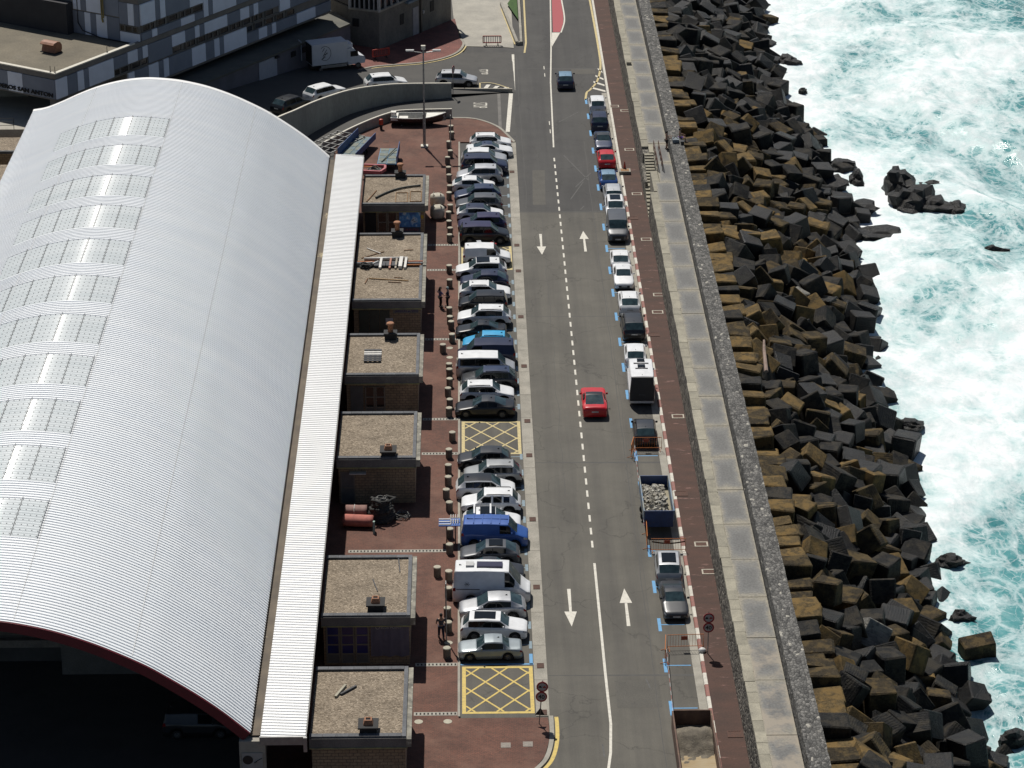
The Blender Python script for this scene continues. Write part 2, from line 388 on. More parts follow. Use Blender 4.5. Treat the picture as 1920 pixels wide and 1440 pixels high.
# kerb strip of bays, concrete band with slabs, iron drain grates
mb = MB(); mb.box(-0.78, -51.7, 0.0, -0.62, 61.6, 0.115); struct('bay_kerb', mb, M['concrete'])
band = bpy.data.objects.new('concrete_band', None); C.objects.link(band); band['kind'] = 'structure'
slab_me = None
y = -51.6; i = 0
while y < 58.5:
    ln = 4.55
    mb = MB(); mb.box(0, 0, 0, 0.84, ln - 0.03, 0.035)
    if slab_me is None: slab_me = mb.mesh('band_slab', M['concrete_band'])
    put('band_slab', slab_me, band, (4.1, y, 0.004)); y += ln
mb = MB(); mb.prism([(4.1, y), (4.94, y), (4.94, 61.6), (4.3, 61.6)], 0.004, 0.039); mb.build('band_slab', M['concrete_band'], band)
def grate_mesh(w, h, bars, frame, mats):
    mb = MB(); mb.cur = 0
    for (a, b_, c_, d_) in ((0, 0, w, frame), (0, h - frame, w, h), (0, frame, frame, h - frame), (w - frame, frame, w, h - frame)): mb.box(a - w / 2, b_ - h / 2, 0, c_ - w / 2, d_ - h / 2, 0.03)
    mb.cur = 1
    mb.box(-w / 2 + frame, -h / 2 + frame, 0, w / 2 - frame, h / 2 - frame, 0.008)
    for k in range(bars):
        x = -w / 2 + frame + (w - 2 * frame) * (k + 0.5) / bars
        mb.box(x - 0.02, -h / 2 + frame, 0.008, x + 0.02, h / 2 - frame, 0.024)
    return mb.mesh('drain_grate', mats)
gl = grate_mesh(0.46, 0.62, 6, 0.05, [M['rust_iron'], M['rust_iron']])
for k, (x, y) in enumerate([(4.41, 52.43), (4.49, 32.06), (4.5, 25.58), (4.5, 14.78), (4.54, 4.11), (4.56, -6.76), (4.56, -13.06), (4.55, -23.94), (4.56, -34.38), (4.53, -45.27), (4.55, -51.2)]):
    near = ['cars at the far end', 'far edge of the farthest yellow box', 'near edge of the farthest yellow box', 'light blue hatchback row', 'navy and white vans', 'far edge of the empty yellow box', 'near edge of the empty yellow box', 'blue van with the rear rack', 'white camper van', 'far edge of the nearest yellow box', 'nearest speed limit sign'][k]
    tag(put('drain_grate', gl, None, (x, y, 0.042)), 'rusty gully grate in the concrete band by the ' + near, 'drain grate', 'gully grates in the concrete band')
wf = pm('grate_frame_pale', (0.5, 0.46, 0.38), 0.8, (0.36, 0.33, 0.28), 6)
gr = grate_mesh(0.95, 0.75, 7, 0.1, [wf, M['rust_iron']])
for k, (x, y, fr, near) in enumerate([(15.39, 72.9, 1, 'farthest parked white car'), (16.42, 71.4, 1, 'wall opposite the farthest parked car'), (16.14, 58.7, 1, 'red parked hatchback'), (16.1, 45.5, 1, 'foot of the stone stairs'), (15.34, 38.8, 0, 'grey parked van'), (16.22, 33.1, 1, 'wall just before the stairs'), (16.43, 19.4, 1, 'wall beside the white parked SUV'), (16.08, 15.4, 1, 'black parked SUV'), (15.42, 10.4, 0, 'kerb by the black parked SUV'), (16.21, -6.3, 1, 'wall behind the white camper'), (15.43, -20.1, 0, 'blue rubble trailer'), (16.23, -28.3, 1, 'orange fence behind the rubble trailer'), (16.41, -32.5, 1, 'pale crossover'), (16.21, -54.2, 0, 'sand skip')]):
    m_ = gr if fr else grate_mesh(0.95, 0.8, 7, 0.07, [M['rust_iron'], M['rust_iron']])
    tag(put('pavement_grate', m_, None, (x, y, WALK_Z + 0.004)), 'rusty %sgrate in the red pavement by the %s' % ('pale framed ' if fr else '', near), 'drain grate', 'grates in the red pavement')

# dotted drain channels across the terrace
def drain(x0, x1, y, w=0.42):
    mb = MB(); z = TERR_Z + 0.006; mb.cur = 0
    mb.box(x0, y - w / 2, TERR_Z - 0.02, x1, y + w / 2, z); mb.cur = 1
    x = x0 + 0.12
    while x < x1 - 0.1:
        mb.box(x, y - w * 0.28, z, x + 0.1, y + w * 0.28, z + 0.005); x += 0.24
    return mb
dark_slot = pm('drain_slot', (0.02, 0.02, 0.018), 0.9)
dr_mat = pm('drain_rim', (0.4, 0.38, 0.33), 0.85, (0.28, 0.265, 0.23), 4)
for x0, x1, y, where in [(-3.5, -0.8, 32.1, 'at the far edge of the farthest yellow box'), (-3.5, -0.8, 25.8, 'at the near edge of the farthest yellow box'), (-3.5, -0.8, 9.8, 'level with the light blue car'), (-3.5, -0.8, -6.4, 'at the far edge of the empty yellow box'), (-3.5, -0.8, -12.75, 'at the near edge of the empty yellow box'), (-8.4, -1.5, -28.9, 'in front of the upturned hulls and rope heap'), (-3.5, -0.8, -45.1, 'at the far edge of the nearest yellow box'), (-3.5, -0.8, -51.35, 'at the near edge of the nearest yellow box')]:
    o = drain(x0, x1, y).build('drain_channel', [dr_mat, dark_slot]); tag(o, 'slotted drain channel across the red terrace ' + where, 'drain channel', 'slotted drain channels')

# right hand pavement with red and white kerb stones
mb = MB(); mb.box(15.08, -700, -0.3, 16.9, 900, WALK_Z); struct('pavement', mb, M['red_walk'])
kerb = bpy.data.objects.new('painted_kerb', None); C.objects.link(kerb); kerb['kind'] = 'structure'
ks = {}
for key, mt in (('r', M['kerb_red']), ('w', M['kerb_white'])):
    mb = MB(); L_ = 1.48
    v = [(0, 0, 0), (0.24, 0, 0), (0.24, 0, 0.14), (0.05, 0, 0.14), (0, 0, 0.09)]
    mb.add(v + [(a, L_, c) for a, _, c in v], [(0, 1, 2, 3, 4), (9, 8, 7, 6, 5)] + [(i, 5 + i, 5 + (i + 1) % 5, (i + 1) % 5) for i in range(5)])
    ks[key] = mb.mesh('kerb_stone', mt)
y = -72.0; i = 0
while y < 122:
    put('kerb_stone', ks['w' if (i % 2 == 0 or y > 46) else 'r'], kerb, (14.84, y, 0.0)); y += 1.5; i += 1
mb = MB(); mb.box(14.3, -72, 0.0, 14.82, 78, 0.012); struct('gutter_strip', mb, M['concrete'])

# ---- repairs: tar seams and a darker patch
rs = random.Random(4)
mb = MB()
def seam(x, y0, y1, w=0.05, wob=0.12):
    n = int((y1 - y0) / 1.5); P = [(x + wob * noise.noise(Vector((x, k * 0.35, 5))), y0 + (y1 - y0) * k / n) for k in range(n + 1)]
    for a, b_ in zip(P, P[1:]): mb.quad((a[0] - w / 2, a[1], 0.0035), (a[0] + w / 2, a[1], 0.0035), (b_[0] + w / 2, b_[1], 0.0035), (b_[0] - w / 2, b_[1], 0.0035))
seam(11.75, -66, 62); seam(11.95, -40, 20, 0.03); seam(7.0, -20, 40, 0.03, 0.2); seam(5.6, 42, 92, 0.04)
for y in (41.0, -14.3, 14.9, -46.5, 86.9): mb.quad((5.0, y, 0.0038), (14.3, y + rs.uniform(-.3, .3), 0.0038), (14.3, y + .07, 0.0038), (5.0, y + .07, 0.0038))
struct('tar_seam', mb, pm('tar_seam', (0.045, 0.043, 0.04), 0.7, (0.065, 0.062, 0.056), 1.2, world_co=True))
mb = MB(); mb.poly([(9.2, -50.6, 0.003), (12.0, -50.6, 0.003), (12.0, -47.2, 0.003), (9.2, -47.2, 0.003)]); mb.poly([(6.2, 43, 0.003), (7.4, 43, 0.003), (7.6, 53, 0.003), (6.4, 53, 0.003)]); mb.poly([(11.4, 84.9, 0.003), (14.0, 84.9, 0.003), (14.0, 87.0, 0.003), (11.4, 87.0, 0.003)])
struct('asphalt_patch', mb, pm('asphalt_patch', (0.096, 0.09, 0.077), 0.85, (0.08, 0.075, 0.065), 0.8, grain=0.2, gscale=12, world_co=True, spots=((0.068, 0.064, 0.057), 1.1, 0.56, 0.72)))
mb = MB()
for a, b_ in (((9.6, 57.5), (11.7, 50)), ((10.4, 48), (12.0, 52)), ((9.4, 68), (11.6, 71.5)), ((9.8, 44.5), (11.2, 49.5)), ((10.6, 41.6), (11.0, 42.6)), ((11.2, -47), (11.4, -48.2)), ((8.05, -55), (8.1, -56.5))):
    d = (Vector(b_) - Vector(a)).normalized(); n_ = Vector((-d.y, d.x)) * 0.05
    mb.quad((a[0] - n_.x, a[1] - n_.y, 0.0042), (b_[0] - n_.x, b_[1] - n_.y, 0.0042), (b_[0] + n_.x, b_[1] + n_.y, 0.0042), (a[0] + n_.x, a[1] + n_.y, 0.0042))
struct('faded_marking', mb, pm('faded_marking', (0.12, 0.118, 0.112), 0.85, (0.075, 0.073, 0.07), 3, world_co=True))

# ---- painted markings
MZ = 0.008
def strip(mb, a, b, w, z=MZ):
    a = Vector((a[0], a[1])); b = Vector((b[0], b[1])); d = (b - a).normalized(); n = Vector((-d.y, d.x)) * w / 2
    mb.quad((*(a - n), z), (*(b - n), z), (*(b + n), z), (*(a + n), z))
mb = MB()
y = -28.4
while y < 56: strip(mb, (8.63, y), (8.63, y + 1.05), 0.15); y += 2.05
for y in (64.5, 67.2, 84.0, 86.7): strip(mb, (8.5, y), (8.5, y + 1.2), 0.09)
for a, b in zip([(8.65, -30.8), (8.65, -46), (8.68, -52.6), (8.5, -56), (7.9, -61), (6.9, -66)], [(8.65, -46), (8.68, -52.6), (8.5, -56), (7.9, -61), (6.9, -66), (5.6, -70)]): strip(mb, a, b, 0.17)
for a, b in zip([(8.68, 60), (9.05, 82), (9.5, 95.0)], [(9.05, 82), (9.5, 95.0), (10.1, 118)]): strip(mb, a, b, 0.15)
struct('centre_line', mb, M['white_paint'])
mb = MB()
mb.poly([(9.55, 95.1, MZ), (10.72, 101, MZ), (9.78, 101, MZ)])
isl = catmull([(10.8, 101), (11.3, 105), (11.42, 108.5), (11.34, 114.8), (11.3, 122)], 5)
for a, b in zip(isl, isl[1:]): strip(mb, a, b, 0.16)
struct('island_white_edge', mb, M['white_paint'])
sheet('island_red_paint', [(9.9, 101.2), (10.72, 101.2), (11.2, 105), (11.32, 108.5), (11.24, 114.8), (11.2, 122), (10.35, 122)], MZ + 0.002, M['red_paint'])
def arrow(name, x, ytip, s):
    """straight ahead arrow, s=+1 pointing away"""
    mb = MB(); L_ = 5.35
    pts = [(0.0, 0.0), (-0.42, -2.1), (-0.085, -2.1), (-0.12, -L_), (0.12, -L_), (0.085, -2.1), (0.42, -2.1)]
    mb.poly([(x + p[0] * s, ytip + p[1] * s, MZ) for p in pts]); return struct(name, mb, M['white_paint'])
arrow('lane_arrow', 6.7, 29.7, -1); arrow('lane_arrow', 10.62, 35.8, 1); arrow('lane_arrow', 6.74, -39.95, -1); arrow('lane_arrow', 10.5, -34.6, 1)
mb = MB()
for pl in ([(14.75, 122), (14.9, 114.7), (15.0, 98)], [(15.0, 98), (14.99, 91.0), (14.85, 87), (14.29, 82.3), (13.4, 79.2), (13.0, 78.2), (12.75, 75.6)]):
    c = catmull(pl, 5)
    for a, b in zip(c, c[1:]): strip(mb, (a[0] - 0.25, a[1]), (b[0] - 0.25, b[1]), 0.22)
struct('edge_yellow_line', mb, M['yellow_pale'])
mb = MB()
for y in (78.3, 80.4, 82.6, 85.2): mb.poly([(14.75, y, MZ), (14.75, y + 0.6, MZ), (13.3 + (y - 78) * 0.14, y + 1.9, MZ), (13.3 + (y - 78) * 0.14, y + 1.3, MZ)])
struct('hatched_corner', mb, M['white_paint'])
mb = MB()
for y in [75.1, 70.0, 64.4, 58.9, 53.4, 47.8, 42.3, 36.8, 31.2, 25.7, 20.3, 14.8, 9.2, 3.8, -1.7, -7.2, -13.2, -18.6, -24.0, -29.0, -34.4, -39.8, -45.3, -50.75]:
    mb.box(12.44, y - 0.9, 0.0, 12.66, y + 0.9, MZ)
    strip(mb, (12.66, y), (14.2, y), 0.1)
struct('blue_bay_marks', mb, M['blue_paint'])
mb = MB()
for y in [58.6, 56.2, 53.6, 51.1, 48.4, 45.6, 42.8, 40.1, 37.4, 34.6, 23.0, 20.4, 17.8, 14.9, 12.0, 9.3, 6.5, 3.7, 1.2, -1.3, -3.9, -13.2, -16.0, -18.6, -21.2, -23.9, -26.5, -29.0, -31.4, -34.2, -37.0, -39.7, -42.4]:
    mb.box(3.86, y - 0.5, 0.0, 4.06, y + 0.5, MZ); strip(mb, (3.0, y), (3.86, y), 0.1)
struct('worn_bay_marks', mb, M['blue_worn'])
mb = MB(); strip(mb, (-0.6, -44.95), (4.1, -44.95), 0.16); mb.box(3.84, -45.0, 0, 4.06, -43.6, MZ); struct('blue_bay_line', mb, M['blue_paint'])
def yellow_box(x0, y0, x1, y1):
    mb = MB(); w = 0.24
    for a, b in (((x0, y0), (x1, y0)), ((x0, y1), (x1, y1))): strip(mb, (a[0], a[1]), (b[0], b[1]), w)
    for x in (x0 + w / 2, x1 - w / 2): strip(mb, (x, y0 + w / 2 + 0.001), (x, y1 - w / 2 - 0.001), w, MZ)
    sx = (x1 - x0) / 2.4; sy = (y1 - y0) / 2.4; xi0, xi1, yi0, yi1 = x0 + w, x1 - w, y0 + w / 2, y1 - w / 2
    for k in range(-4, 8):
        for sgn in (1, -1):
            # line: (x-xi0)/sx -+ (y-yi0)/sy = k*0.8
            pts = []
            cst = k * 0.96 + 0.3
            for x in (xi0, xi1):
                yv = yi0 + sgn * sy * (cst - (x - xi0) / sx) * 1.0 if sgn == 1 else yi0 + sy * ((x - xi0) / sx - cst + 1.2)
                if yi0 <= yv <= yi1: pts.append((x, yv))
            for yv in (yi0, yi1):
                x = xi0 + sx * (cst - (yv - yi0) / sy) if sgn == 1 else xi0 + sx * ((yv - yi0) / sy + cst - 1.2)
                if xi0 <= x <= xi1: pts.append((x, yv))
            pts = sorted(set((round(a, 3), round(b, 3)) for a, b in pts))
            if len(pts) >= 2 and (Vector(pts[0]) - Vector(pts[-1])).length > 0.3: strip(mb, pts[0], pts[-1], 0.13, MZ + (0.002 if sgn == 1 else 0.0035))
    return struct('yellow_hatched_box', mb, M['yellow_paint'] if y0 < -40 else M['yellow_pale'])
yellow_box(-0.5, -51.1, 4.02, -45.35); yellow_box(-0.5, -12.6, 4.0, -6.8); yellow_box(-0.5, 26.1, 4.0, 31.8)
# stop lines, island and words on the side streets
mb = MB()
strip(mb, (5.15, 92.4), (5.0, 79.2), 0.42, 0.016); strip(mb, (4.75, 78.0), (4.2, 65.0), 0.42, 0.016)
strip(mb, (-6.6, 82.6), (-3.6, 83.4), 0.3, 0.6)
mb.f.pop(); mb.m.pop(); mb.v = mb.v[:-4]
struct('stop_line', mb, M['white_paint'])
mb = MB(); mb.box(3.3, 65.1, 0.0, 3.62, 77.8, 0.03); struct('street_drain', mb, M['concrete_dark'])
mb = MB(); mb.prism([(-1.4, 78.55), (4.9, 78.25), (4.9, 78.5), (-1.4, 78.8)], 0.0, 0.42); struct('dividing_kerb', mb, M['concrete'])
mb = MB()
for x in (1.75, 2.7, 3.7): mb.poly([(x, 78.9, 0.2), (x + 0.45, 78.9, 0.2), (x + 0.9, 80.6 - (x - 1.7) * 0.5, 0.2), (x + 0.45, 80.6 - (x - 1.7) * 0.5, 0.2)])
struct('zebra_hatch', mb, M['white_paint'])
mb = MB(); c = catmull([(1.6, 81.2), (2.6, 81.2), (3.6, 80.4), (4.8, 78.9)], 6)
for a, b in zip(c, c[1:]): strip(mb, a, b, 0.14, 0.21)
strip(mb, (1.5, 78.9), (1.5, 81.2), 0.14, 0.21); struct('hatch_yellow_edge', mb, M['yellow_pale'])

def textmesh(body, size, depth=0.0, bold=False):
    cu = bpy.data.curves.new('lettering', 'FONT'); cu.body = body; cu.size = size; cu.extrude = depth
    cu.align_x = 'CENTER'; cu.align_y = 'CENTER'; cu.resolution_u = 3
    if bold: cu.offset = size * 0.018
    ob = bpy.data.objects.new('tmp', cu); C.objects.link(ob)
    bpy.context.view_layer.update()
    me = bpy.data.meshes.new_from_object(ob.evaluated_get(bpy.context.evaluated_depsgraph_get()))
    bpy.data.objects.remove(ob); return me
sm = textmesh('STOP', 1.25); sm.materials.append(M['white_paint'])
for loc in ((1.6, 85.5, 0.12), (1.4, 73.9, 0.02)):
    o = put('stop_lettering', sm, None, loc, (0, 0, R(-90)), (0.62, 1.7, 1)); o['kind'] = 'structure'
# planted strip and yellow kerb by the forecourt
sheet('verge_grass', [(4.9, 112), (6.05, 118), (6.05, 105.3)], 0.34, pm('grass_blades', (0.05, 0.11, 0.02), 0.9, (0.03, 0.07, 0.015), 3, grain=0.4, gscale=20))
mb = MB(); mb.bar((4.2, 112.5, 0.2), (5.75, 96.0, 0.2), 0.3, 0.5); mb.bar((5.75, 96.0, 0.18), (6.2, 96.2, 0.18), 0.3, 0.4); mb.bar((6.2, 96.0, 0.2), (6.3, 122, 0.2), 0.28, 0.45); struct('verge_kerb', mb, M['concrete'])
mb = MB(); strip(mb, (6.5, 93.0), (6.75, 97.0), 0.2); strip(mb, (6.75, 97.0), (6.95, 122), 0.2); strip(mb, (4.15, 111), (5.5, 96.2), 0.12, 0.06); struct('verge_yellow_line', mb, M['yellow_pale'])
# ================================================================== market hall
prof = [(-39.78, 9.56), (-38.55, 9.78), (-37.08, 10.35), (-35.61, 11.02), (-34.16, 11.6), (-32.72, 12.05), (-31.29, 12.36), (-29.84, 12.53), (-28.59, 12.55), (-26.68, 12.38), (-25.26, 12.12), (-23.85, 11.76), (-22.45, 11.28), (-21.06, 10.7), (-19.66, 10.02), (-18.51, 9.4), (-17.57, 8.8), (-15.82, 7.58), (-14.28, 6.35), (-12.74, 4.92)]
arc = catmull([(x, 0, z) for x, z in prof], 4)
def arcn(i):
    a = arc[max(i - 1, 0)]; b = arc[min(i + 1, len(arc) - 1)]; d = (b - a).normalized(); return Vector((-d.z, 0, d.x))
HY0, HY1 = -61.6, 42.7
def sheetmat(name, c1, c2, rough, metal, trans=False):
    m, N, L, b = nodes(name)
    g = N.new('ShaderNodeNewGeometry'); P = g.outputs['Position']
    mp = N.new('ShaderNodeMapping'); mp.inputs['Scale'].default_value = (0.05, 0.9, 0.05); L.new(P, mp.inputs[0])
    n = N.new('ShaderNodeTexNoise'); n.inputs['Scale'].default_value = 1.0; n.inputs['Detail'].default_value = 3; L.new(mp.outputs[0], n.inputs['Vector'])
    n2 = N.new('ShaderNodeTexNoise'); n2.inputs['Scale'].default_value = 0.25; n2.inputs['Detail'].default_value = 7; n2.inputs['Roughness'].default_value = 0.7; L.new(P, n2.inputs['Vector'])
    r = ramp(N, [(0.3, c1), (0.7, c2)]); L.new(n.outputs['Fac'], r.inputs[0])
    r2 = ramp(N, [(0.3, (0.965, 0.965, 0.965)), (0.7, (1.01, 1.01, 1.01))]); L.new(n2.outputs['Fac'], r2.inputs[0])
    L.new(mixc(N, L, 1.0, r.outputs[0], r2.outputs[0], 'MULTIPLY'), b.inputs['Base Color'])
    b.inputs['Roughness'].default_value = rough; b.inputs['Metallic'].default_value = metal
    return m
M['roof_sheet'] = sheetmat('roof_sheet', (0.87, 0.9, 0.93), (0.92, 0.94, 0.955), 0.5, 0.0)
M['canopy_sheet'] = sheetmat('canopy_sheet', (0.86, 0.86, 0.85), (0.9, 0.9, 0.89), 0.5, 0.0)
M['skylight'] = sheetmat('skylight_sheet', (0.64, 0.69, 0.705), (0.74, 0.78, 0.79), 0.1, 0.0)
M['dark_red'] = pm('dark_red_paint', (0.14, 0.008, 0.02), 0.45, (0.1, 0.008, 0.015), 0.6)
M['gutter'] = pm('gutter_brown', (0.16, 0.13, 0.095), 0.85, (0.09, 0.075, 0.06), 0.8, world_co=True, spots=((0.45, 0.38, 0.24), 0.5, 0.62, 0.68), stretch=(1, 0.6, 1))
hall = thing('market_hall', 'long harbour market hall under a white barrel vaulted ribbed metal roof', 'market hall', (-26, -9, 0))
hall_o = Vector((-26, -9, 0))
def hb(mb, name, mat, parent=None, smooth=False):
    o = mb.build(name, mat, parent or hall, smooth)
    if parent is None: o.location = -hall_o
    return o
# ribbed vault: trapezoid corrugation running over the arc
pitch = 0.34; ys = []
n_r = int((HY1 - HY0) / pitch)
for k in range(n_r):
    y0 = HY0 + k * pitch
    ys += [(y0, 0.0), (y0 + pitch * 0.44, 0.0), (y0 + pitch * 0.47, 0.056), (y0 + pitch * 0.8, 0.056)]
ys.append((HY0 + n_r * pitch, 0.0))
nrm = [arcn(i) for i in range(len(arc))]
mb = MB(); na = len(arc)
vv = []
for y, h in ys:
    for i, p in enumerate(arc): vv.append((p.x + nrm[i].x * h, y, p.z + nrm[i].z * h))
ff = []
for r_ in range(len(ys) - 1):
    for i in range(na - 1): ff.append((r_ * na + i, r_ * na + i + 1, (r_ + 1) * na + i + 1, (r_ + 1) * na + i))
mb.add(vv, ff)
roof = hb(mb, 'vault_roof', M['roof_sheet'])
mb = MB()
mb.loft([(p.x - nrm[i].x * 0.12, HY0 + 0.1, p.z - nrm[i].z * 0.12) for i, p in enumerate(arc)], [(p.x - nrm[i].x * 0.12, HY1 - 0.1, p.z - nrm[i].z * 0.12) for i, p in enumerate(arc)])
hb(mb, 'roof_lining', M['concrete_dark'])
# seams along the roof
mb = MB()
for i in (17, 38, 57):
    if i < na:
        p = arc[i]; q = nrm[i]; mb.bar((p.x + q.x * 0.052, HY0 + 0.3, p.z + q.z * 0.052), (p.x + q.x * 0.052, HY1 - 0.3, p.z + q.z * 0.052), 0.03, 0.008)
o = mb.build('roof_seam', M['galv'], roof)
# skylight sheets: eleven rows of six
xs_sky = [-35.62, -34.05, -32.45, -30.85, -29.25, -27.65, -26.05]
def arc_at(x):
    for i in range(na - 1):
        if arc[i].x <= x <= arc[i + 1].x:
            t = (x - arc[i].x) / (arc[i + 1].x - arc[i].x); return arc[i].lerp(arc[i + 1], t), nrm[i].lerp(nrm[i + 1], t)
    return arc[-1], nrm[-1]
sky_rows = [(26.06, 31.48), (18.3, 23.73), (10.5, 16.1), (2.83, 8.24), (-4.75, 0.6), (-12.6, -7.15), (-20.4, -15.0), (-28.1, -22.6), (-35.65, -30.2), (-43.35, -37.8), (-50.9, -45.45)]
sky_me = []
for a, b_ in zip(xs_sky, xs_sky[1:]):
    mb = MB(); ln = 5.4; nn = int(ln / pitch); pts = []
    for y, h in [(k * pitch / 8, 0.028 - 0.028 * math.cos(2 * math.pi * k / 8)) for k in range(nn * 8 + 1)]:
        for s_ in range(4):
            p, q = arc_at(a + 0.02 + (b_ - a - 0.04) * s_ / 3); pts.append((p.x + q.x * (h + 0.03), y, p.z + q.z * (h + 0.03)))
    nr = len(pts) // 4; mb.add(pts, [(r_ * 4 + i, r_ * 4 + i + 1, (r_ + 1) * 4 + i + 1, (r_ + 1) * 4 + i) for r_ in range(nr - 1) for i in range(3)])
    sky_me.append(mb.mesh('skylight_sheet', M['skylight'], True))
scr_me = []
for a, b_ in zip(xs_sky, xs_sky[1:]):   # rows of dark fixing screws and the lapped edge
    mb = MB()
    for s_ in range(5):
        p, q = arc_at(a + 0.08 + (b_ - a - 0.16) * s_ / 4)
        for k in range(0, int(5.4 / pitch), 2):
            y = k * pitch + pitch * 0.5
            mb.cbox((p.x + q.x * 0.09, y, p.z + q.z * 0.09), (0.06, 0.06, 0.02))
    p, q = arc_at(b_); mb.bar((p.x + q.x * 0.085, 0.05, p.z + q.z * 0.085), (p.x + q.x * 0.085, 5.35, p.z + q.z * 0.085), 0.03, 0.015)
    scr_me.append(mb.mesh('fixing_screws', M['dark_metal']))
for (y0, y1) in sky_rows:
    k0 = HY0 + round((y0 - HY0) / pitch) * pitch
    for me, sc in zip(sky_me, scr_me):
        o = put('skylight_sheet', me, roof, (0, k0, 0)); so = put('fixing_screws', sc, roof, (0, k0, 0))
# gable fascias, edge trims
for nm, y, m_ in (('front_fascia', HY0 - 0.12, M['dark_red']), ('rear_fascia', HY1 - 0.15, M['canopy_sheet'])):
    mb = MB(); lo = [(p.x - nrm[i].x * 0.62, y, p.z - nrm[i].z * 0.62) for i, p in enumerate(arc)]; hi = [(p.x + nrm[i].x * -0.02, y, p.z + nrm[i].z * -0.02) for i, p in enumerate(arc)]
    lo2 = [(a, b_ + 0.2, c_) for a, b_, c_ in lo]; hi2 = [(a, b_ + 0.1, c_) for a, b_, c_ in hi]
    mb.loft(lo, hi); mb.loft(hi, hi2); mb.loft(lo2, lo); hb(mb, nm, m_)
mb = MB()
mb.loft([(p.x + nrm[i].x * 0.07, HY0 + n_r * pitch - 0.1, p.z + nrm[i].z * 0.07) for i, p in enumerate(arc)], [(p.x + nrm[i].x * 0.07, HY1 + 0.22, p.z + nrm[i].z * 0.07) for i, p in enumerate(arc)])
hb(mb, 'rear_trim', M['canopy_sheet'])
# long gutter, ribbed side canopy
mb = MB(); mb.box(-12.72, HY0 + 0.2, 4.55, -12.2, HY1 + 0.1, 4.62); mb.box(-12.78, HY0 + 0.2, 4.62, -12.7, HY1 + 0.1, 4.86); mb.box(-12.22, HY0 + 0.2, 4.621, -12.16, HY1 + 0.1, 4.78); hb(mb, 'valley_gutter', M['gutter'])
mb = MB(); yy = []; cp = 0.335; y = HY0 - 0.3
while y < HY1 + 0.6: yy += [(y, 0), (y + cp * 0.5, 0), (y + cp * 0.54, 0.045), (y + cp * 0.85, 0.045)]; y += cp
yy.append((y, 0)); v = []
for y_, h in yy: v += [(-12.15, y_, 4.86 + h), (-9.55, y_, 4.74 + h)]
mb.add(v, [(2 * i, 2 * i + 1, 2 * i + 3, 2 * i + 2) for i in range(len(yy) - 1)])
hb(mb, 'side_canopy', M['canopy_sheet'])
mb = MB(); mb.box(-12.2, HY0 - 0.42, 4.3, -9.5, HY0 - 0.32, 4.84); mb.box(-9.66, HY0 - 0.55, 3.9, -9.45, HY0 - 0.42, 4.84); mb.box(-9.53, HY0 - 0.3, 4.45, -9.5, HY1 + 0.6, 4.73); mb.box(-12.2, HY1 + 0.62, 4.3, -9.5, HY1 + 0.7, 4.84)
hb(mb, 'canopy_fascia', M['galv'])
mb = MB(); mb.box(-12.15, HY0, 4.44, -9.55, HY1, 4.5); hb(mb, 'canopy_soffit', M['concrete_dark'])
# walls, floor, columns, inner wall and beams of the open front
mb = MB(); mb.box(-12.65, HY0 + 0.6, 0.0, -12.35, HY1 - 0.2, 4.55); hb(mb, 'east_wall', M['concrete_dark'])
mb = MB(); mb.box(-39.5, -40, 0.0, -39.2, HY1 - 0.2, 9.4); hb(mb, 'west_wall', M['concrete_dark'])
mb = MB()
lo = [(p.x, HY1 - 0.4, 0.0) for p in arc]; hi = [(p.x - nrm[i].x * 0.2, HY1 - 0.4, p.z - nrm[i].z * 0.2) for i, p in enumerate(arc)]
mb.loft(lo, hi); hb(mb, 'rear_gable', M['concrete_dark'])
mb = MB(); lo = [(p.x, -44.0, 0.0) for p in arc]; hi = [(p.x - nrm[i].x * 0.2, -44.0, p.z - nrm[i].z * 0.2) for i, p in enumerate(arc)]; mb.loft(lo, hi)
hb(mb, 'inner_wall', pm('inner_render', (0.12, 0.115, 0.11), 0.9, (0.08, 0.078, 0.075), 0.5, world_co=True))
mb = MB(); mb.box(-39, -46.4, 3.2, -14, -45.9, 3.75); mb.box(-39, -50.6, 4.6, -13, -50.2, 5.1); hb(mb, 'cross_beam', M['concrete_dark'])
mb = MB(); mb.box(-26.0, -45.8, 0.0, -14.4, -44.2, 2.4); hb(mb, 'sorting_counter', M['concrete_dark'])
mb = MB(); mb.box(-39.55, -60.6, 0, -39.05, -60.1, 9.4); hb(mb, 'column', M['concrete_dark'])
mb = MB(); mb.box(-13.4, -61.9, 0.003, -11.9, -61.2, 4.5); hb(mb, 'corner_pier', M['concrete'])
mb = MB(); mb.box(-13.25, -61.96, 2.75, -12.05, -61.92, 3.75)
sgn = hb(mb, 'pier_notice', pm('notice_pale', (0.36, 0.36, 0.35), 0.6))
mb = MB(); mb.lathe([(0.001, 0), (0.3, 0)], 20, (-12.92, -61.975, 3.3), 'y', False); mb.bar((-12.45, -61.97, 3.2), (-12.1, -61.97, 3.42), 0.09, 0.01); mb.bar((-12.55, -61.97, 3.12), (-12.4, -61.97, 3.22), 0.2, 0.01); o = mb.build('notice_symbol', M['black_plastic'], sgn); 

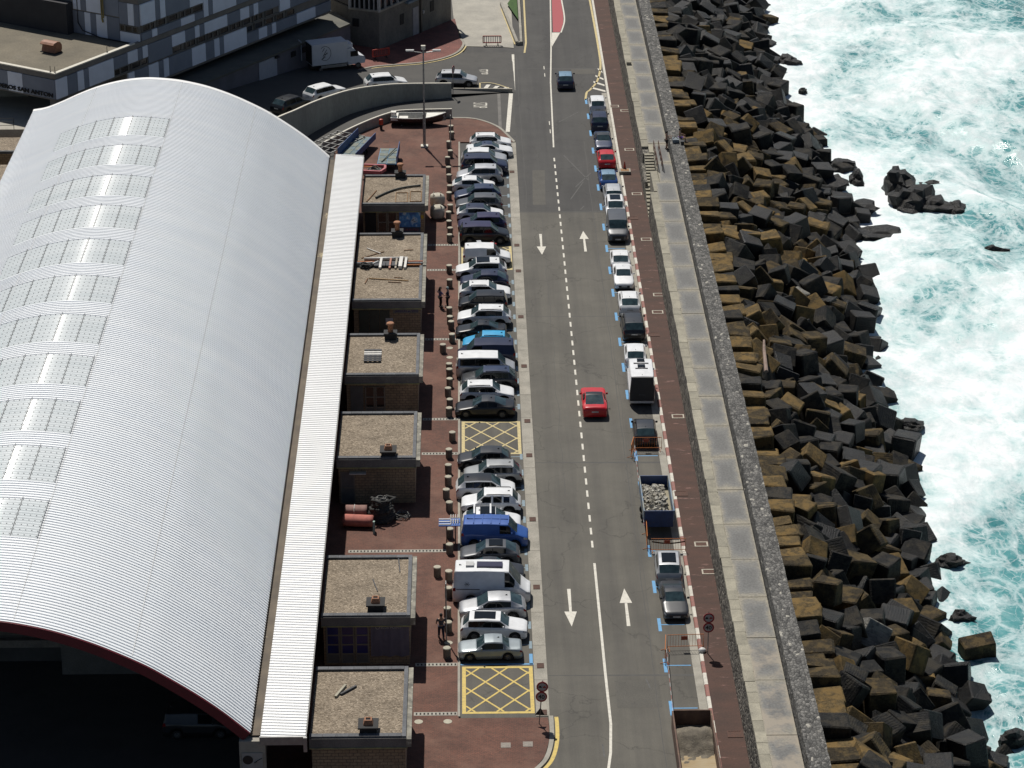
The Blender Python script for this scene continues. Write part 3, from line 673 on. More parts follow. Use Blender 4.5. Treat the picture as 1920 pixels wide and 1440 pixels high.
# ================================================================== huts along the terrace
M['hut_brick'] = brickmat('hut_brick', (0.36, 0.275, 0.18), (0.29, 0.22, 0.145), (0.14, 0.11, 0.08), 0.44, 0.21, 0.018, axes='xz')
M['gravel'] = None
def gravelmat(name, c1, c2, c3):
    m, N, L, b = nodes(name); g = N.new('ShaderNodeNewGeometry'); P = g.outputs['Position']
    v = N.new('ShaderNodeTexVoronoi'); v.inputs['Scale'].default_value = 12.0; L.new(P, v.inputs['Vector'])
    sp = N.new('ShaderNodeSeparateColor'); L.new(v.outputs['Color'], sp.inputs[0])
    r = ramp(N, [(0.0, c1), (0.35, c2), (0.8, c3), (1.0, tuple(min(1, x * 1.5) for x in c3))]); L.new(sp.outputs[0], r.inputs[0])
    n = N.new('ShaderNodeTexNoise'); n.inputs['Scale'].default_value = 0.6; n.inputs['Detail'].default_value = 7; n.inputs['Roughness'].default_value = 0.7; L.new(P, n.inputs['Vector'])
    r2 = ramp(N, [(0.3, (0.68, 0.67, 0.66)), (0.7, (1.18, 1.18, 1.18))]); L.new(n.outputs['Fac'], r2.inputs[0])
    L.new(mixc(N, L, 1.0, r.outputs[0], r2.outputs[0], 'MULTIPLY'), b.inputs['Base Color']); b.inputs['Roughness'].default_value = 0.9
    bp = N.new('ShaderNodeBump'); bp.inputs['Strength'].default_value = 0.9; bp.inputs['Distance'].default_value = 0.06; L.new(v.outputs['Distance'], bp.inputs['Height']); L.new(bp.outputs[0], b.inputs['Normal'])
    return m
M['gravel'] = gravelmat('roof_gravel', (0.14, 0.108, 0.075), (0.25, 0.2, 0.143), (0.31, 0.255, 0.19))
M['coping'] = pm('coping_grey', (0.13, 0.135, 0.145), 0.85, (0.085, 0.088, 0.095), 1.4, grain=0.15, gscale=10, rnd=0.12)
M['coping_pale'] = pm('coping_lichen', (0.35, 0.33, 0.27), 0.9, (0.12, 0.115, 0.1), 1.6, detail=9, world_co=True, spots=((0.5, 0.48, 0.4), 2.5, 0.58, 0.66))
M['ledge_yellow'] = pm('ledge_lichen', (0.4, 0.37, 0.16), 0.9, (0.2, 0.19, 0.13), 1.2, detail=8, world_co=True)
M['door_grey'] = pm('door_grey', (0.13, 0.135, 0.135), 0.6, (0.1, 0.1, 0.1), 2)
M['frame_brown'] = pm('frame_beige', (0.2, 0.185, 0.15), 0.6, (0.15, 0.14, 0.12), 2)
M['glass_dark'] = pm('glass_dark', (0.012, 0.014, 0.018), 0.12, spec=0.5)
M['glass_blue'] = pm('blue_glazing', (0.012, 0.028, 0.16), 0.3, (0.01, 0.02, 0.1), 1.2)
M['terracotta'] = pm('terracotta_pot', (0.42, 0.2, 0.11), 0.85, (0.26, 0.13, 0.075), 4, grain=0.2, gscale=20)
M['bitumen'] = pm('bitumen', (0.022, 0.022, 0.023), 0.8)
HX0, HX1, HZ = -9.45, -3.72, 3.62
RY = 0.55
cop_me = {}
def copings(hut, x0, x1, y, w=0.36, ln=0.82):
    """row of grey coping slabs along x at the hut's edge"""
    n = max(1, round((x1 - x0) / ln)); l = (x1 - x0) / n
    key = (round(l, 3), w)
    if key not in cop_me:
        mb = MB(); mb.box(0.006, -w / 2, 0, l - 0.006, w / 2, 0.1); cop_me[key] = mb.mesh('coping_slab', M['coping'])
    for k in range(n): put('coping_slab', cop_me[key], hut, (x0 + k * l, y, HZ + 0.06))
def make_hut(y0, y1, label, x0=HX0, x1=HX1, front='blank', vent=None, rear_cop=True, front_dark=False):
    y0 += RY; y1 += RY
    cx_, cy_ = (x0 + x1) / 2, (y0 + y1) / 2
    h = thing('storage_hut', label, 'hut', (cx_, cy_, 0), 0, 'flat roofed huts along the hall')
    a0, a1, b0, b1 = x0 - cx_, x1 - cx_, y0 - cy_, y1 - cy_
    mb = MB(); mb.box(a0 + 0.12, b0 + 0.35, 0, a1 - 0.12, b1 - 0.3, HZ - 0.5); mb.build('wall', M['hut_brick'], h)
    mb = MB(); mb.box(a0, b0 + 0.22, HZ - 0.5, a1 - 0.04, b1 - 0.1, HZ - 0.04); mb.build('roof_slab', M['concrete_dark'], h)
    mb = MB(); mb.box(a0, b0, HZ - 0.62, a1 + 0.02, b0 + 0.22, HZ - 0.55); mb.build('front_ledge', M['ledge_yellow'], h)
    mb = MB(); mb.box(a0, b0 + 0.05, HZ - 0.55, a1 - 0.02, b0 + 0.22, HZ + 0.05); mb.build('fascia', M['concrete_dark'], h)
    mb = MB(); mb.box(a1 - 0.04, b0 + 0.0, HZ - 0.5, a1 + 0.26, b1 - 0.05, HZ + 0.02); mb.build('side_ledge', M['coping_pale'], h)
    mb = MB(); mb.box(a0 + 0.05, b0 + 0.5, HZ - 0.04, a1 - 0.25, b1 - 0.42, HZ + 0.02); mb.build('gravel_roof', M['gravel'], h)
    copings(h, a0, a1 - 0.3, b0 + 0.32)
    if rear_cop: copings(h, a0, a1 - 0.3, b1 - 0.26)
    mb = MB(); mb.box(a1 - 0.29, b0 + 0.14, HZ + 0.05, a1 - 0.05, b1 - 0.08, HZ + 0.15); mb.build('edge_coping', M['coping'], h)
    return h, a0, a1, b0, b1
def vent_on(x, y, label, kind):
    y += RY
    if kind == 'pot':
        t = thing('chimney', label, 'chimney', (x, y, HZ + 0.02))
        mb = MB(); mb.box(-0.46, -0.4, 0, 0.46, 0.4, 0.46); mb.box(-0.53, -0.46, 0.46, 0.53, 0.46, 0.56); mb.build('base', M['bitumen'], t)
        mb = MB(); mb.lathe([(0.22, 0.56), (0.2, 0.8), (0.19, 1.08), (0.25, 1.12), (0.27, 1.18)], 14); mb.lathe([(0.28, 1.18), (0.31, 1.22), (0.31, 1.3), (0.25, 1.35)], 14); mb.build('pot', M['terracotta'], t, True)
    else:
        t = thing('roof_vent', label, 'vent', (x, y, HZ + 0.02))
        mb = MB(); mb.box(-0.5, -0.5, 0, 0.5, 0.5, 0.42); mb.box(-0.6, -0.6, 0.42, 0.6, 0.6, 0.52); mb.build('base', M['bitumen'], t)
        mb = MB(); mb.lathe([(0.42, 0.52), (0.34, 0.72), (0.3, 0.82), (0.2, 0.82), (0.18, 0.6)], 4); o = mb.build('cap', M['terracotta'], t); o.rotation_euler = (0, 0, R(45))
        mb = MB(); mb.lathe([(0.001, 0.76), (0.17, 0.76)], 12, cap=False); mb.build('opening', M['bitumen'], t)
    return t
def glazed_doors(h, x0, x1, y, rows, cols, glass, z0=0.1, z1=2.75, doors='door'):
    """door leaves of several panes set proud of the front wall"""
    w = (x1 - x0) / cols
    for c_ in range(cols):
        mb = MB(); a, b_ = x0 + c_ * w + 0.02, x0 + (c_ + 1) * w - 0.02; fw = 0.1
        mb.box(a, y - 0.08, z0, a + fw, y, z1); mb.box(b_ - fw, y - 0.08, z0, b_, y, z1)
        for r_ in range(rows + 1):
            z = z0 + (z1 - z0) * r_ / rows; mb.box(a + fw, y - 0.08, max(z0, z - 0.05), b_ - fw, y, min(z1, z + 0.05))
        d = mb.build(doors, M['frame_brown'], h)
        for r_ in range(rows):
            za, zb = z0 + (z1 - z0) * r_ / rows + 0.05, z0 + (z1 - z0) * (r_ + 1) / rows - 0.05
            mb = MB(); mb.box(a + fw, y - 0.05, za, b_ - fw, y - 0.01, zb); mb.build('pane', glass if not (rows > 2 and r_ == 0) else M['door_grey'], d)
H = {}
h, a0, a1, b0, b1 = H['1'] = make_hut(32.2, 40.5, 'farthest gravel roofed hut beside the white rubble bags')
glazed_doors(h, a0 + 1.4, a0 + 3.2, b0 + 0.34, 3, 2, M['glass_dark'], 0.1, 2.9)
mb = MB(); mb.box(a0 + 0.3, b0 + 0.3, 0.1, a0 + 1.3, b0 + 0.34, 2.9); mb.build('doorway', M['bitumen'], h)
mb = MB(); mb.box(a1 - 2.35, b0 + 0.26, 1.0, a1 - 0.45, b0 + 0.34, 3.0)
def muralmat():
    m, N, L, b = nodes('diver_mural'); g = N.new('ShaderNodeTexCoord')
    n = N.new('ShaderNodeTexNoise'); n.inputs['Scale'].default_value = 1.6; n.inputs['Detail'].default_value = 5; n.inputs['Distortion'].default_value = 0.8; L.new(g.outputs['Object'], n.inputs['Vector'])
    r = ramp(N, [(0.3, (0.012, 0.05, 0.16)), (0.46, (0.03, 0.14, 0.42)), (0.58, (0.08, 0.3, 0.6)), (0.66, (0.5, 0.6, 0.66)), (0.75, (0.03, 0.06, 0.14))]); L.new(n.outputs['Fac'], r.inputs[0])
    L.new(r.outputs[0], b.inputs['Base Color']); b.inputs['Roughness'].default_value = 0.5; return m
board = mb.build('mural_board', muralmat(), h)
mb = MB(); mb.box(a1 - 2.35, b0 + 0.245, 1.0, a1 - 0.45, b0 + 0.258, 1.5); mb.build('caption_strip', pm('caption_dark', (0.03, 0.05, 0.09), 0.6), board)
tm = textmesh('CLUB BUCEO', 0.26, 0.004); tm.materials.append(pm('caption_red', (0.3, 0.05, 0.05), 0.6)); o = put('lettering', tm, board, (a1 - 1.4, b0 + 0.238, 1.25), (R(90), 0, 0))
mb = MB(); mb.box(a1 - 0.4, b0 + 0.3, 2.3, a1 - 0.16, b0 + 0.34, 2.6); mb.build('yellow_plate', pm('yellow_plate', (0.5, 0.35, 0.03), 0.6), h)
vent_on(-6.1, 40.0, 'terracotta chimney pot on the farthest hut roof', 'pot')
h, a0, a1, b0, b1 = H['2a'] = make_hut(17.2, 24.9, 'gravel roofed hut with the pile of planks and pipes at its near edge')
vent_on(-6.05, 24.3, 'terracotta chimney pot on the hut behind the pile of pipes', 'pot')
h, a0, a1, b0, b1 = H['2b'] = make_hut(8.7, 16.9, 'gravel roofed hut with a green shutter and a disabled sign on its front', rear_cop=False)
for k in range(3):
    mb = MB(); mb.box(a0 + 0.55 + k * 0.85, b0 + 0.3, 0.1, a0 + 1.37 + k * 0.85, b0 + 0.34, 2.8); mb.build('shutter_panel', pm('shutter_green', (0.04, 0.06, 0.055), 0.5), h)
mb = MB(); mb.box(a1 - 2.4, b0 + 0.28, 2.55, a1 - 0.3, b0 + 0.34, 2.95); sg = mb.build('name_board', pm('name_board', (0.2, 0.19, 0.17), 0.7), h)
tm = textmesh('JARDUN en VIVO', 0.25, 0.004, True); tm.materials.append(pm('letter_blue', (0.03, 0.035, 0.16), 0.6)); put('lettering', tm, sg, (a1 - 1.25, b0 + 0.272, 2.72), (R(90), 0, 0))
mb = MB(); mb.box(a1 - 3.0, b0 + 0.29, 1.5, a1 - 2.4, b0 + 0.34, 2.1); sg = mb.build('access_sign', pm('sign_white', (0.5, 0.5, 0.52), 0.6), h)
mb = MB(); q = b0 + 0.28
mb.lathe([(0.09, 0), (0.13, 0)], 14, (a1 - 2.72, q, 1.72), 'y', False); mb.bar((a1 - 2.74, q, 2.0), (a1 - 2.7, q, 1.78), 0.06, 0.01); mb.bar((a1 - 2.7, q, 1.8), (a1 - 2.56, q, 1.8), 0.05, 0.01); mb.bar((a1 - 2.56, q, 1.8), (a1 - 2.5, q, 1.62), 0.05, 0.01); mb.build('symbol', pm('symbol_blue', (0.03, 0.06, 0.2), 0.6), sg)
h, a0, a1, b0, b1 = H['3'] = make_hut(-6.85, 1.75, 'gravel roofed hut with a black pallet lying on top')
glazed_doors(h, a0 + 1.5, a0 + 3.1, b0 + 0.34, 3, 2, M['glass_dark'], 0.1, 2.7)
mb = MB(); mb.box(a0 + 0.4, b0 + 0.3, 0.1, a0 + 1.4, b0 + 0.34, 2.75); mb.build('door', M['door_grey'], h)
vent_on(-6.1, 0.9, 'terracotta chimney pot on the roof of the hut with the pallet', 'pot')
h, a0, a1, b0, b1 = H['4'] = make_hut(-22.05, -13.6, 'gravel roofed hut behind the rope heap and upturned hulls')
glazed_doors(h, a0 + 0.2, a0 + 1.3, b0 + 0.34, 2, 1, M['door_grey'], 0.1, 2.6)
mb = MB(); mb.box(a0 + 0.9, b0 - 0.1, 2.55, a0 + 2.1, b0 + 0.34, 2.62); mb.build('lamp_bracket', pm('bracket_white', (0.6, 0.58, 0.52), 0.6), h)
vent_on(-5.75, -21.2, 'terracotta cowl vent on the hut behind the rope heap', 'cowl')
h, a0, a1, b0, b1 = H['5'] = make_hut(-45.9, -37.2, 'gravel roofed hut with the violet banner and blue paned doors')
glazed_doors(h, a0 + 0.25, a0 + 3.05, b0 + 0.34, 4, 3, M['glass_blue'], 0.25, 2.95)
mb = MB(); n_ = 24; top = []; bot = []
for k in range(n_ + 1):
    x = a1 - 2.6 + 2.45 * k / n_; top.append((x, b0 + 0.25 + 0.02 * math.sin(k * 1.3), 3.15 - 0.12 * math.sin(math.pi * k / n_))); bot.append((x, b0 + 0.25 + 0.035 * math.sin(k * 0.9), 0.75 - 0.03 * math.sin(k * 0.7)))
mid = [Vector(a).lerp(Vector(b_), 0.5) + Vector((0, -0.03 + 0.03 * math.sin(k * 1.9), 0)) for k, (a, b_) in enumerate(zip(top, bot))]
mb.loft(top, mid); mb.loft(mid, bot)
ban = mb.build('banner', pm('banner_violet', (0.13, 0.125, 0.165), 0.75, (0.1, 0.1, 0.14), 2), h, True)
tm = textmesh('BLUE POINT', 0.24, 0.003); tm.materials.append(pm('banner_letters', (0.4, 0.4, 0.42), 0.7)); put('lettering', tm, ban, (a1 - 1.3, b0 + 0.2, 2.84), (R(90), 0, 0))
mb = MB(); mb.lathe([(0.1, 0), (0.14, 0)], 14, (a1 - 2.15, b0 + 0.2, 2.86), 'y', False); mb.build('emblem', tm.materials[0], ban)
vent_on(-6.0, -44.6, 'terracotta cowl vent on the hut with the violet banner', 'cowl')
h, a0, a1, b0, b1 = H['6'] = make_hut(-60.9, -52.3, 'nearest gravel roofed hut at the end of the row')
vent_on(-6.0, -59.9, 'terracotta cowl vent on the nearest hut roof', 'cowl')
# brick yard walls between the huts and the hall, far side huts
for k, (y0, y1) in enumerate([(46.9, 51.6), (37.8, 43.5)]):
    t = thing('storage_hut', ['low gravel roofed hut left of the hall, the farther one', 'low gravel roofed hut left of the hall, the nearer one'][k], 'hut', (-47, (y0 + y1) / 2, 0), 0, 'huts on the left of the hall')
    d = (y1 - y0) / 2
    mb = MB(); mb.box(-6, -d + 0.15, 0, 5, d, 4.0); mb.build('wall', M['hut_brick'], t)
    mb = MB(); mb.box(-6.1, -d, 4.0, 5.1, -d + 0.3, 4.25); mb.build('edge_coping', M['coping'], t)
    mb = MB(); mb.box(-6, -d + 0.31, 4.001, 5, d, 4.08); mb.build('gravel_roof', M['gravel'], t)
# ================================================================== fishermen's building (upper left)
fd = Vector((0.536, 0.844, 0)); fn = Vector((-0.822, 0.569, 0)); FP = Vector((-39.35, 54.03, 0))
bld = thing('harbour_building', 'blue grey harbour building with pale cladding panels and a flat roofed wing', 'building', (-39.35, 54.03, 0), math.atan2(0.844, 0.536))
# local frame: +x along the long facade, +y into the building
def bb(mb, name, m, parent=None): return mb.build(name, m, parent or bld)
M['panel_dark'] = pm('panel_slate', (0.22, 0.25, 0.31), 0.75, (0.19, 0.215, 0.27), 0.8, rnd=0.05)
M['panel_light'] = pm('panel_pale', (0.74, 0.8, 0.92), 0.7, (0.68, 0.73, 0.84), 0.8, rnd=0.05)
M['slab_brown'] = pm('slab_concrete', (0.22, 0.205, 0.185), 0.88, (0.16, 0.15, 0.138), 0.7)
M['flat_roof'] = pm('felt_roof', (0.2, 0.175, 0.13), 0.95, (0.135, 0.12, 0.092), 0.28, detail=9, grain=0.12, gscale=5, world_co=True, spots=((0.21, 0.19, 0.15), 0.35, 0.58, 0.75))
M['copper'] = pm('copper_cowl', (0.36, 0.17, 0.1), 0.6, (0.22, 0.1, 0.06), 2)
M['white_coping'] = pm('coping_white', (0.66, 0.63, 0.54), 0.8, (0.56, 0.53, 0.46), 2)
mb = MB(); mb.box(0.06, 0.15, 7.0, 13, 30, 9.0); mb.box(13.2, 0.15, 9.7, 24, 26, 13.9); mb.box(24.0, 0.15, 9.7, 46, 26, 24); mb.box(10.8, 0.15, 4.9, 13.19, 26, 8.9); mb.box(13.2, 0.16, 4.9, 46, 25.9, 9.69); mb.box(-0.0 + 8, 2.2, 0, 46, 26, 6.9); bb(mb, 'core', M['slab_brown'])
mb = MB(); mb.box(0, 0.0, 9.05, 46, 0.42, 9.55); mb.box(0, 0.421, 9.05, 0.42, 30, 9.55); mb.box(0.0, -0.02, 6.93, 46, 0.3, 7.03); mb.box(0.0, 0.3, 6.93, 0.3, 30, 7.03); mb.box(10.8, -0.03, 4.78, 46, 0.2, 4.95); bb(mb, 'floor_band', M['slab_brown'])
mb = MB(); mb.box(0.42, 0.42, 9.0, 13.15, 30, 9.2); bb(mb, 'wing_roof', M['flat_roof'])
mb = MB(); mb.box(-0.03, -0.03, 9.55, 12.2, 0.4, 9.66); mb.box(-0.03, 0.4, 9.55, 0.4, 30, 9.66); bb(mb, 'roof_coping', M['white_coping'])
mb = MB(); mb.box(0.2, 0.3, 0, 0.9, 1.0, 6.95); mb.box(0.2, 14, 0, 0.9, 14.7, 6.95); bb(mb, 'column', M['slab_brown'])
pan_cache = {}
def panel(t0, t1, z0, z1, light, side=0, y0=0.0):
    """cladding panel; side 0 on the long facade, 1 on the left end of the wing, 2 on the left face of the tall block"""
    mb = MB(); g = 0.025
    if side == 0: mb.box(t0 + g, y0 - 0.05, z0 + g, t1 - g, y0 + 0.14, z1 - g)
    elif side == 1: mb.box(-0.05, t0 + g, z0 + g, 0.1, t1 - g, z1 - g)
    else: mb.box(13.12, t0 + g, z0 + g, 13.25, t1 - g, z1 - g)
    return bb(mb, 'cladding_panel', M['panel_light'] if light else M['panel_dark'])
def window(t0, t1, z0, z1, side=0):
    mb = MB(); m = 0.06
    if side == 0:
        for a, b_ in ((t0, t0 + m), (t1 - m, t1)): mb.box(a, -0.02, z0, b_, 0.14, z1)
        mb.box(t0 + m, -0.02, z0, t1 - m, 0.14, z0 + m); mb.box(t0 + m, -0.02, z1 - m, t1 - m, 0.14, z1)
        w = bb(mb, 'window', M['slab_brown']); mb = MB(); mb.box(t0 + m, 0.06, z0 + m, t1 - m, 0.14, z1 - m)
    else:
        for a, b_ in ((t0, t0 + m), (t1 - m, t1)): mb.box(13.1, a, z0, 13.25, b_, z1)
        mb.box(13.1, t0 + m, z0, 13.25, t1 - m, z0 + m); mb.box(13.1, t0 + m, z1 - m, 13.25, t1 - m, z1)
        w = bb(mb, 'window', M['slab_brown']); mb = MB(); mb.box(13.17, t0 + m, z0 + m, 13.25, t1 - m, z1 - m)
    mb.build('pane', M['glass_dark'], w)
full = (7.05, 9.03); uph = (7.78, 9.03)
for t0, t1, lt, zz in [(0.02, 1.7, 1, full), (1.7, 3.21, 0, full), (3.21, 4.18, 1, full), (4.18, 4.9, 0, full), (4.9, 8.74, 1, full), (8.74, 10.91, 0, uph), (10.91, 12.51, 1, uph), (12.51, 13.27, 0, uph), (13.27, 14.12, 1, uph), (14.12, 18.0, 0, full), (18.0, 20.19, 1, uph), (20.19, 21.79, 0, uph), (21.79, 22.59, 1, uph), (22.59, 23.4, 0, uph), (23.4, 27.3, 1, uph), (27.3, 29.52, 0, uph), (29.52, 31.11, 1, uph), (31.11, 31.86, 0, uph), (31.86, 32.71, 1, uph), (32.71, 36.5, 0, uph), (36.5, 38.4, 1, full), (38.4, 42, 0, full), (42, 45.9, 1, full)]:
    panel(t0, t1, zz[0], zz[1], lt)
for t0, t1 in [(8.8, 9.7), (9.75, 11.0), (11.5, 12.9), (12.95, 14.05), (18.05, 19.6), (20.2, 21.0), (21.05, 21.85), (22.3, 23.6), (24.0, 24.75), (24.8, 25.6), (26.0, 27.5), (27.9, 28.7), (28.75, 29.6), (30.0, 31.3), (31.8, 32.6), (32.65, 33.5), (34, 35.4)]: window(t0, t1, 7.08, 7.75)
for t0, t1, lt in [(10.9, 11.86, 1), (11.86, 14.07, 0), (14.07, 15.7, 1), (15.7, 16.48, 0), (16.48, 17.35, 1), (17.35, 21.13, 0), (21.13, 23.46, 1), (23.46, 24.9, 0), (24.9, 25.82, 1), (25.82, 26.55, 0), (26.55, 30.53, 1)]: panel(t0, t1, 4.97, 6.9, lt)
for t0, t1, lt in [(30.53, 32.6, 0), (32.6, 34.13, 1), (34.13, 34.99, 0), (34.99, 35.76, 1), (35.76, 39.5, 0), (39.5, 43, 1), (43, 45.9, 0)]: panel(t0, t1, 4.97, 6.15, lt)
for t0, t1 in [(30.6, 31.6), (32.0, 33.4), (33.9, 35.3), (35.8, 37.2), (37.7, 39.2)]: window(t0, t1, 6.2, 6.88)
# tall block rows
for t0, t1, lt, z0, z1 in [(13.3, 14.92, 0, 9.58, 10.38), (14.92, 15.78, 1, 9.58, 10.38), (15.78, 19.59, 0, 9.58, 10.38), (19.59, 21.88, 1, 9.58, 10.38), (21.88, 23.4, 0, 9.58, 10.38), (23.4, 24.21, 1, 9.58, 11.6), (24.21, 24.93, 0, 9.58, 11.6), (24.93, 28.95, 1, 9.58, 11.6), (28.95, 33, 0, 9.58, 11.6), (33, 36, 1, 9.58, 11.6), (36, 40, 0, 9.58, 11.6), (40, 45.9, 1, 9.58, 11.6),
                          (13.3, 15.61, 1, 11.15, 13.3), (15.61, 16.38, 0, 11.15, 13.3), (16.38, 17.24, 1, 11.15, 13.3), (17.24, 21.16, 0, 11.15, 13.3), (21.16, 23.4, 1, 11.15, 13.3), (23.4, 27.5, 0, 11.65, 13.3), (27.5, 30, 1, 11.65, 13.3), (30, 36, 0, 11.65, 13.3), (36, 40, 1, 11.65, 13.3), (40, 45.9, 0, 11.65, 13.3)]: panel(t0, t1, z0, z1, lt)
for t0, t1 in [(13.5, 14.7), (14.75, 15.4), (15.9, 17.2), (17.7, 19.2), (19.6, 20.3), (20.35, 21.5), (21.6, 23.3)]: window(t0, t1, 10.42, 11.1)
for k in range(6): panel(24.1 + k * 3.6, 27.7 + k * 3.6, 13.4, 15.4, k % 2)
# left face of the tall block, above the wing roof
for t0, t1, lt, z0, z1 in [(0.1, 2.6, 1, 9.25, 10.3), (2.6, 4.2, 0, 9.25, 11.6), (4.2, 5.6, 1, 9.25, 11.6), (5.6, 6.3, 0, 9.25, 11.6), (6.3, 7.1, 1, 9.25, 11.6), (7.1, 8.6, 0, 9.25, 11.6),
                          (0.1, 0.7, 0, 11.05, 13.3), (0.7, 1.5, 1, 11.05, 13.3), (1.5, 2.6, 0, 11.05, 13.3), (2.6, 4.9, 0, 11.7, 13.8), (4.9, 6.8, 1, 11.7, 13.8), (6.8, 7.5, 0, 11.7, 13.8), (7.5, 8.5, 1, 11.7, 13.8)]: panel(t0, t1, z0, z1, lt, 2)
for t0, t1 in [(0.35, 0.95), (1.0, 1.9), (1.95, 2.55)]: window(t0, t1, 10.35, 11.0, 2)
mb = MB(); mb.box(12.2, 8.6, 9.2, 13.2, 30, 12.4); bb(mb, 'rear_wall', pm('dark_render', (0.045, 0.045, 0.05), 0.85, (0.035, 0.035, 0.04), 0.6))
mb = MB(); mb.tube([(13.0, 4.7, 13.6), (13.0, 4.7, 11.3), (13.0, 4.6, 10.9)], 0.09, 8); mb.tube([(12.95, 4.45, 13.6), (12.95, 4.45, 11.4)], 0.06, 8); bb(mb, 'wall_pipes', pm('brass_pipe', (0.3, 0.24, 0.08), 0.5))
mb = MB(); mb.tube([(13.05, 7.9, 13.6), (13.05, 7.9, 10.4), (12.95, 7.3, 9.7), (12.9, 5, 9.3), (12.9, 1, 9.25)], 0.05, 6); bb(mb, 'cable', M['black_rubber'])
# left end of the wing: panels and raised lettering
for t0, t1, lt in [(0.05, 4.1, 0), (4.1, 6.0, 1), (6.0, 7.3, 0), (7.3, 9.4, 1), (9.4, 12, 0), (12, 14, 1)]: panel(t0, t1, 7.05, 9.03, lt, 1)
tm = textmesh('PESCADEROS SAN ANTON', 0.72, 0.05, True); tm.materials.append(M['bitumen'])
xs = [v.co.x for v in tm.vertices]; o = put('lettering', tm, bld, (-0.09, 0.35 + (max(xs)) * 1.06, 7.42), (R(90), 0, R(-90)), (1.06, 0.8, 1))
v_ = thing('roof_cowl', 'curved copper cowl vent on the flat wing roof', 'vent', (-40.9, 63.0, 9.2), R(-32))
mb = MB(); pr = [(-0.55, 0), (0.45, 0), (0.62, 0.35), (0.6, 0.75), (0.35, 1.05), (-0.05, 1.15), (-0.5, 1.08), (-0.72, 0.92), (-0.6, 0.8), (-0.3, 0.75)]
n_ = len(pr); mb.add([(-0.85, a, c_) for a, c_ in pr] + [(0.85, a, c_) for a, c_ in pr], [tuple(range(n_)), tuple(range(2 * n_ - 1, n_ - 1, -1))] + [(i, n_ + i, n_ + (i + 1) % n_, (i + 1) % n_) for i in range(n_)])
mb.build('cowl', M['copper'], v_, False)
mb = MB(); mb.box(-0.95, -0.62, -0.02, 0.95, 0.5, 0.08); mb.build('base', M['bitumen'], v_)
for k, (x, y) in enumerate([(0.25, 0.55), (0.3, 0.02), (8.3, 0.15)]):
    mb = MB(); mb.tube([(x, y + 0.2, 9.6), (x, y + 0.2, 10.25)], 0.03, 6); mb.tube([(x - 0.15, y + 0.2, 9.68), (x + 0.15, y + 0.2, 9.68)], 0.03, 5); bb(mb, 'roof_post', M['dark_metal'])
# low annex in front of the facade, garage door, small openings
ann = thing('service_annex', 'low dark annex with a pale garage door below the panelled facade', 'building', (0, 0, 0))
mb = MB(); poly = [(-12.6, 91.6), (-20.0, 80.2), (-26.2, 70.6), (-31, 63.5), (-33.5, 64.9), (-14.5, 96)]
mb.prism(poly, 0.0, 3.75); mb.build('wall', pm('annex_render', (0.17, 0.165, 0.19), 0.85, (0.13, 0.128, 0.145), 0.7, world_co=True), ann)
mb = MB(); mb.prism([(-12.45, 91.4), (-19.85, 80.0), (-26.05, 70.4), (-31, 63.2), (-33.6, 64.9), (-14.5, 96.2)], 3.75, 3.95); mb.build('roof', pm('annex_roof', (0.15, 0.145, 0.12), 0.92, (0.1, 0.1, 0.09), 0.5, world_co=True), ann)
ad = Vector((7.4, 11.4, 0)).normalized(); an = Vector((ad.y, -ad.x, 0))
def on_annex(t, z): return Vector((-20.0, 80.2, z)) + ad * t + an * 0.03
def annex_piece(name, t0, t1, z0, z1, m, dep=0.06):
    a = on_annex(t0, z0); b_ = on_annex(t1, z0); mb = MB(); q = an * dep
    mb.add([a, b_, b_ + q, a + q] + [p + Vector((0, 0, z1 - z0)) for p in (a, b_, b_ + q, a + q)], [(0, 3, 2, 1), (4, 5, 6, 7), (0, 1, 5, 4), (1, 2, 6, 5), (2, 3, 7, 6), (3, 0, 4, 7)])
    return mb.build(name, m, ann)
annex_piece('garage_door', -3.1, 0.0, 1.4, 3.6, pm('garage_white', (0.42, 0.44, 0.5), 0.6, (0.38, 0.4, 0.45), 2))
for t in (2.6, 4.6, 6.4): annex_piece('vent_opening', t, t + 0.8, 2.75, 3.35, M['bitumen'])
annex_piece('roof_lamp', -0.4, 0.2, 3.4, 3.6, M['black_plastic'], 0.3)
# grey concrete building beside the forecourt
gb = thing('grey_building', 'board marked grey concrete building with a glazed upper floor', 'building', (0, 0, 0))
M['board_concrete'] = pm('board_concrete', (0.2, 0.19, 0.165), 0.92, (0.13, 0.125, 0.112), 0.8, detail=9, grain=0.14, gscale=7, bump=0.3, world_co=True, stretch=(1, 1, 0.5))
gp = [(-12.66, 93.7), (-9.45, 92.3), (-1.62, 105.2), (-8, 112), (-16, 99)]
mb = MB(); mb.prism(gp, 0.0, 5.0); mb.build('wall', M['board_concrete'], gb)
mb = MB(); mb.prism([(-12.5, 93.85), (-9.5, 92.5), (-1.9, 105.1), (-8, 111.6), (-15.8, 99)], 5.0, 8.6); mb.build('glazed_floor', M['glass_dark'], gb)
mb = MB(); mb.prism([(-13.0, 93.4), (-9.4, 91.9), (-1.3, 105.2), (-8, 112.4), (-16.4, 99)], 8.6, 9.1); mb.build('roof', M['concrete'], gb)
def gface(a, b_, t):
    a = Vector((*a, 0)); b_ = Vector((*b_, 0)); return a.lerp(b_, t), (b_ - a).normalized()
frame_w = pm('mullion_white', (0.5, 0.5, 0.5), 0.6)
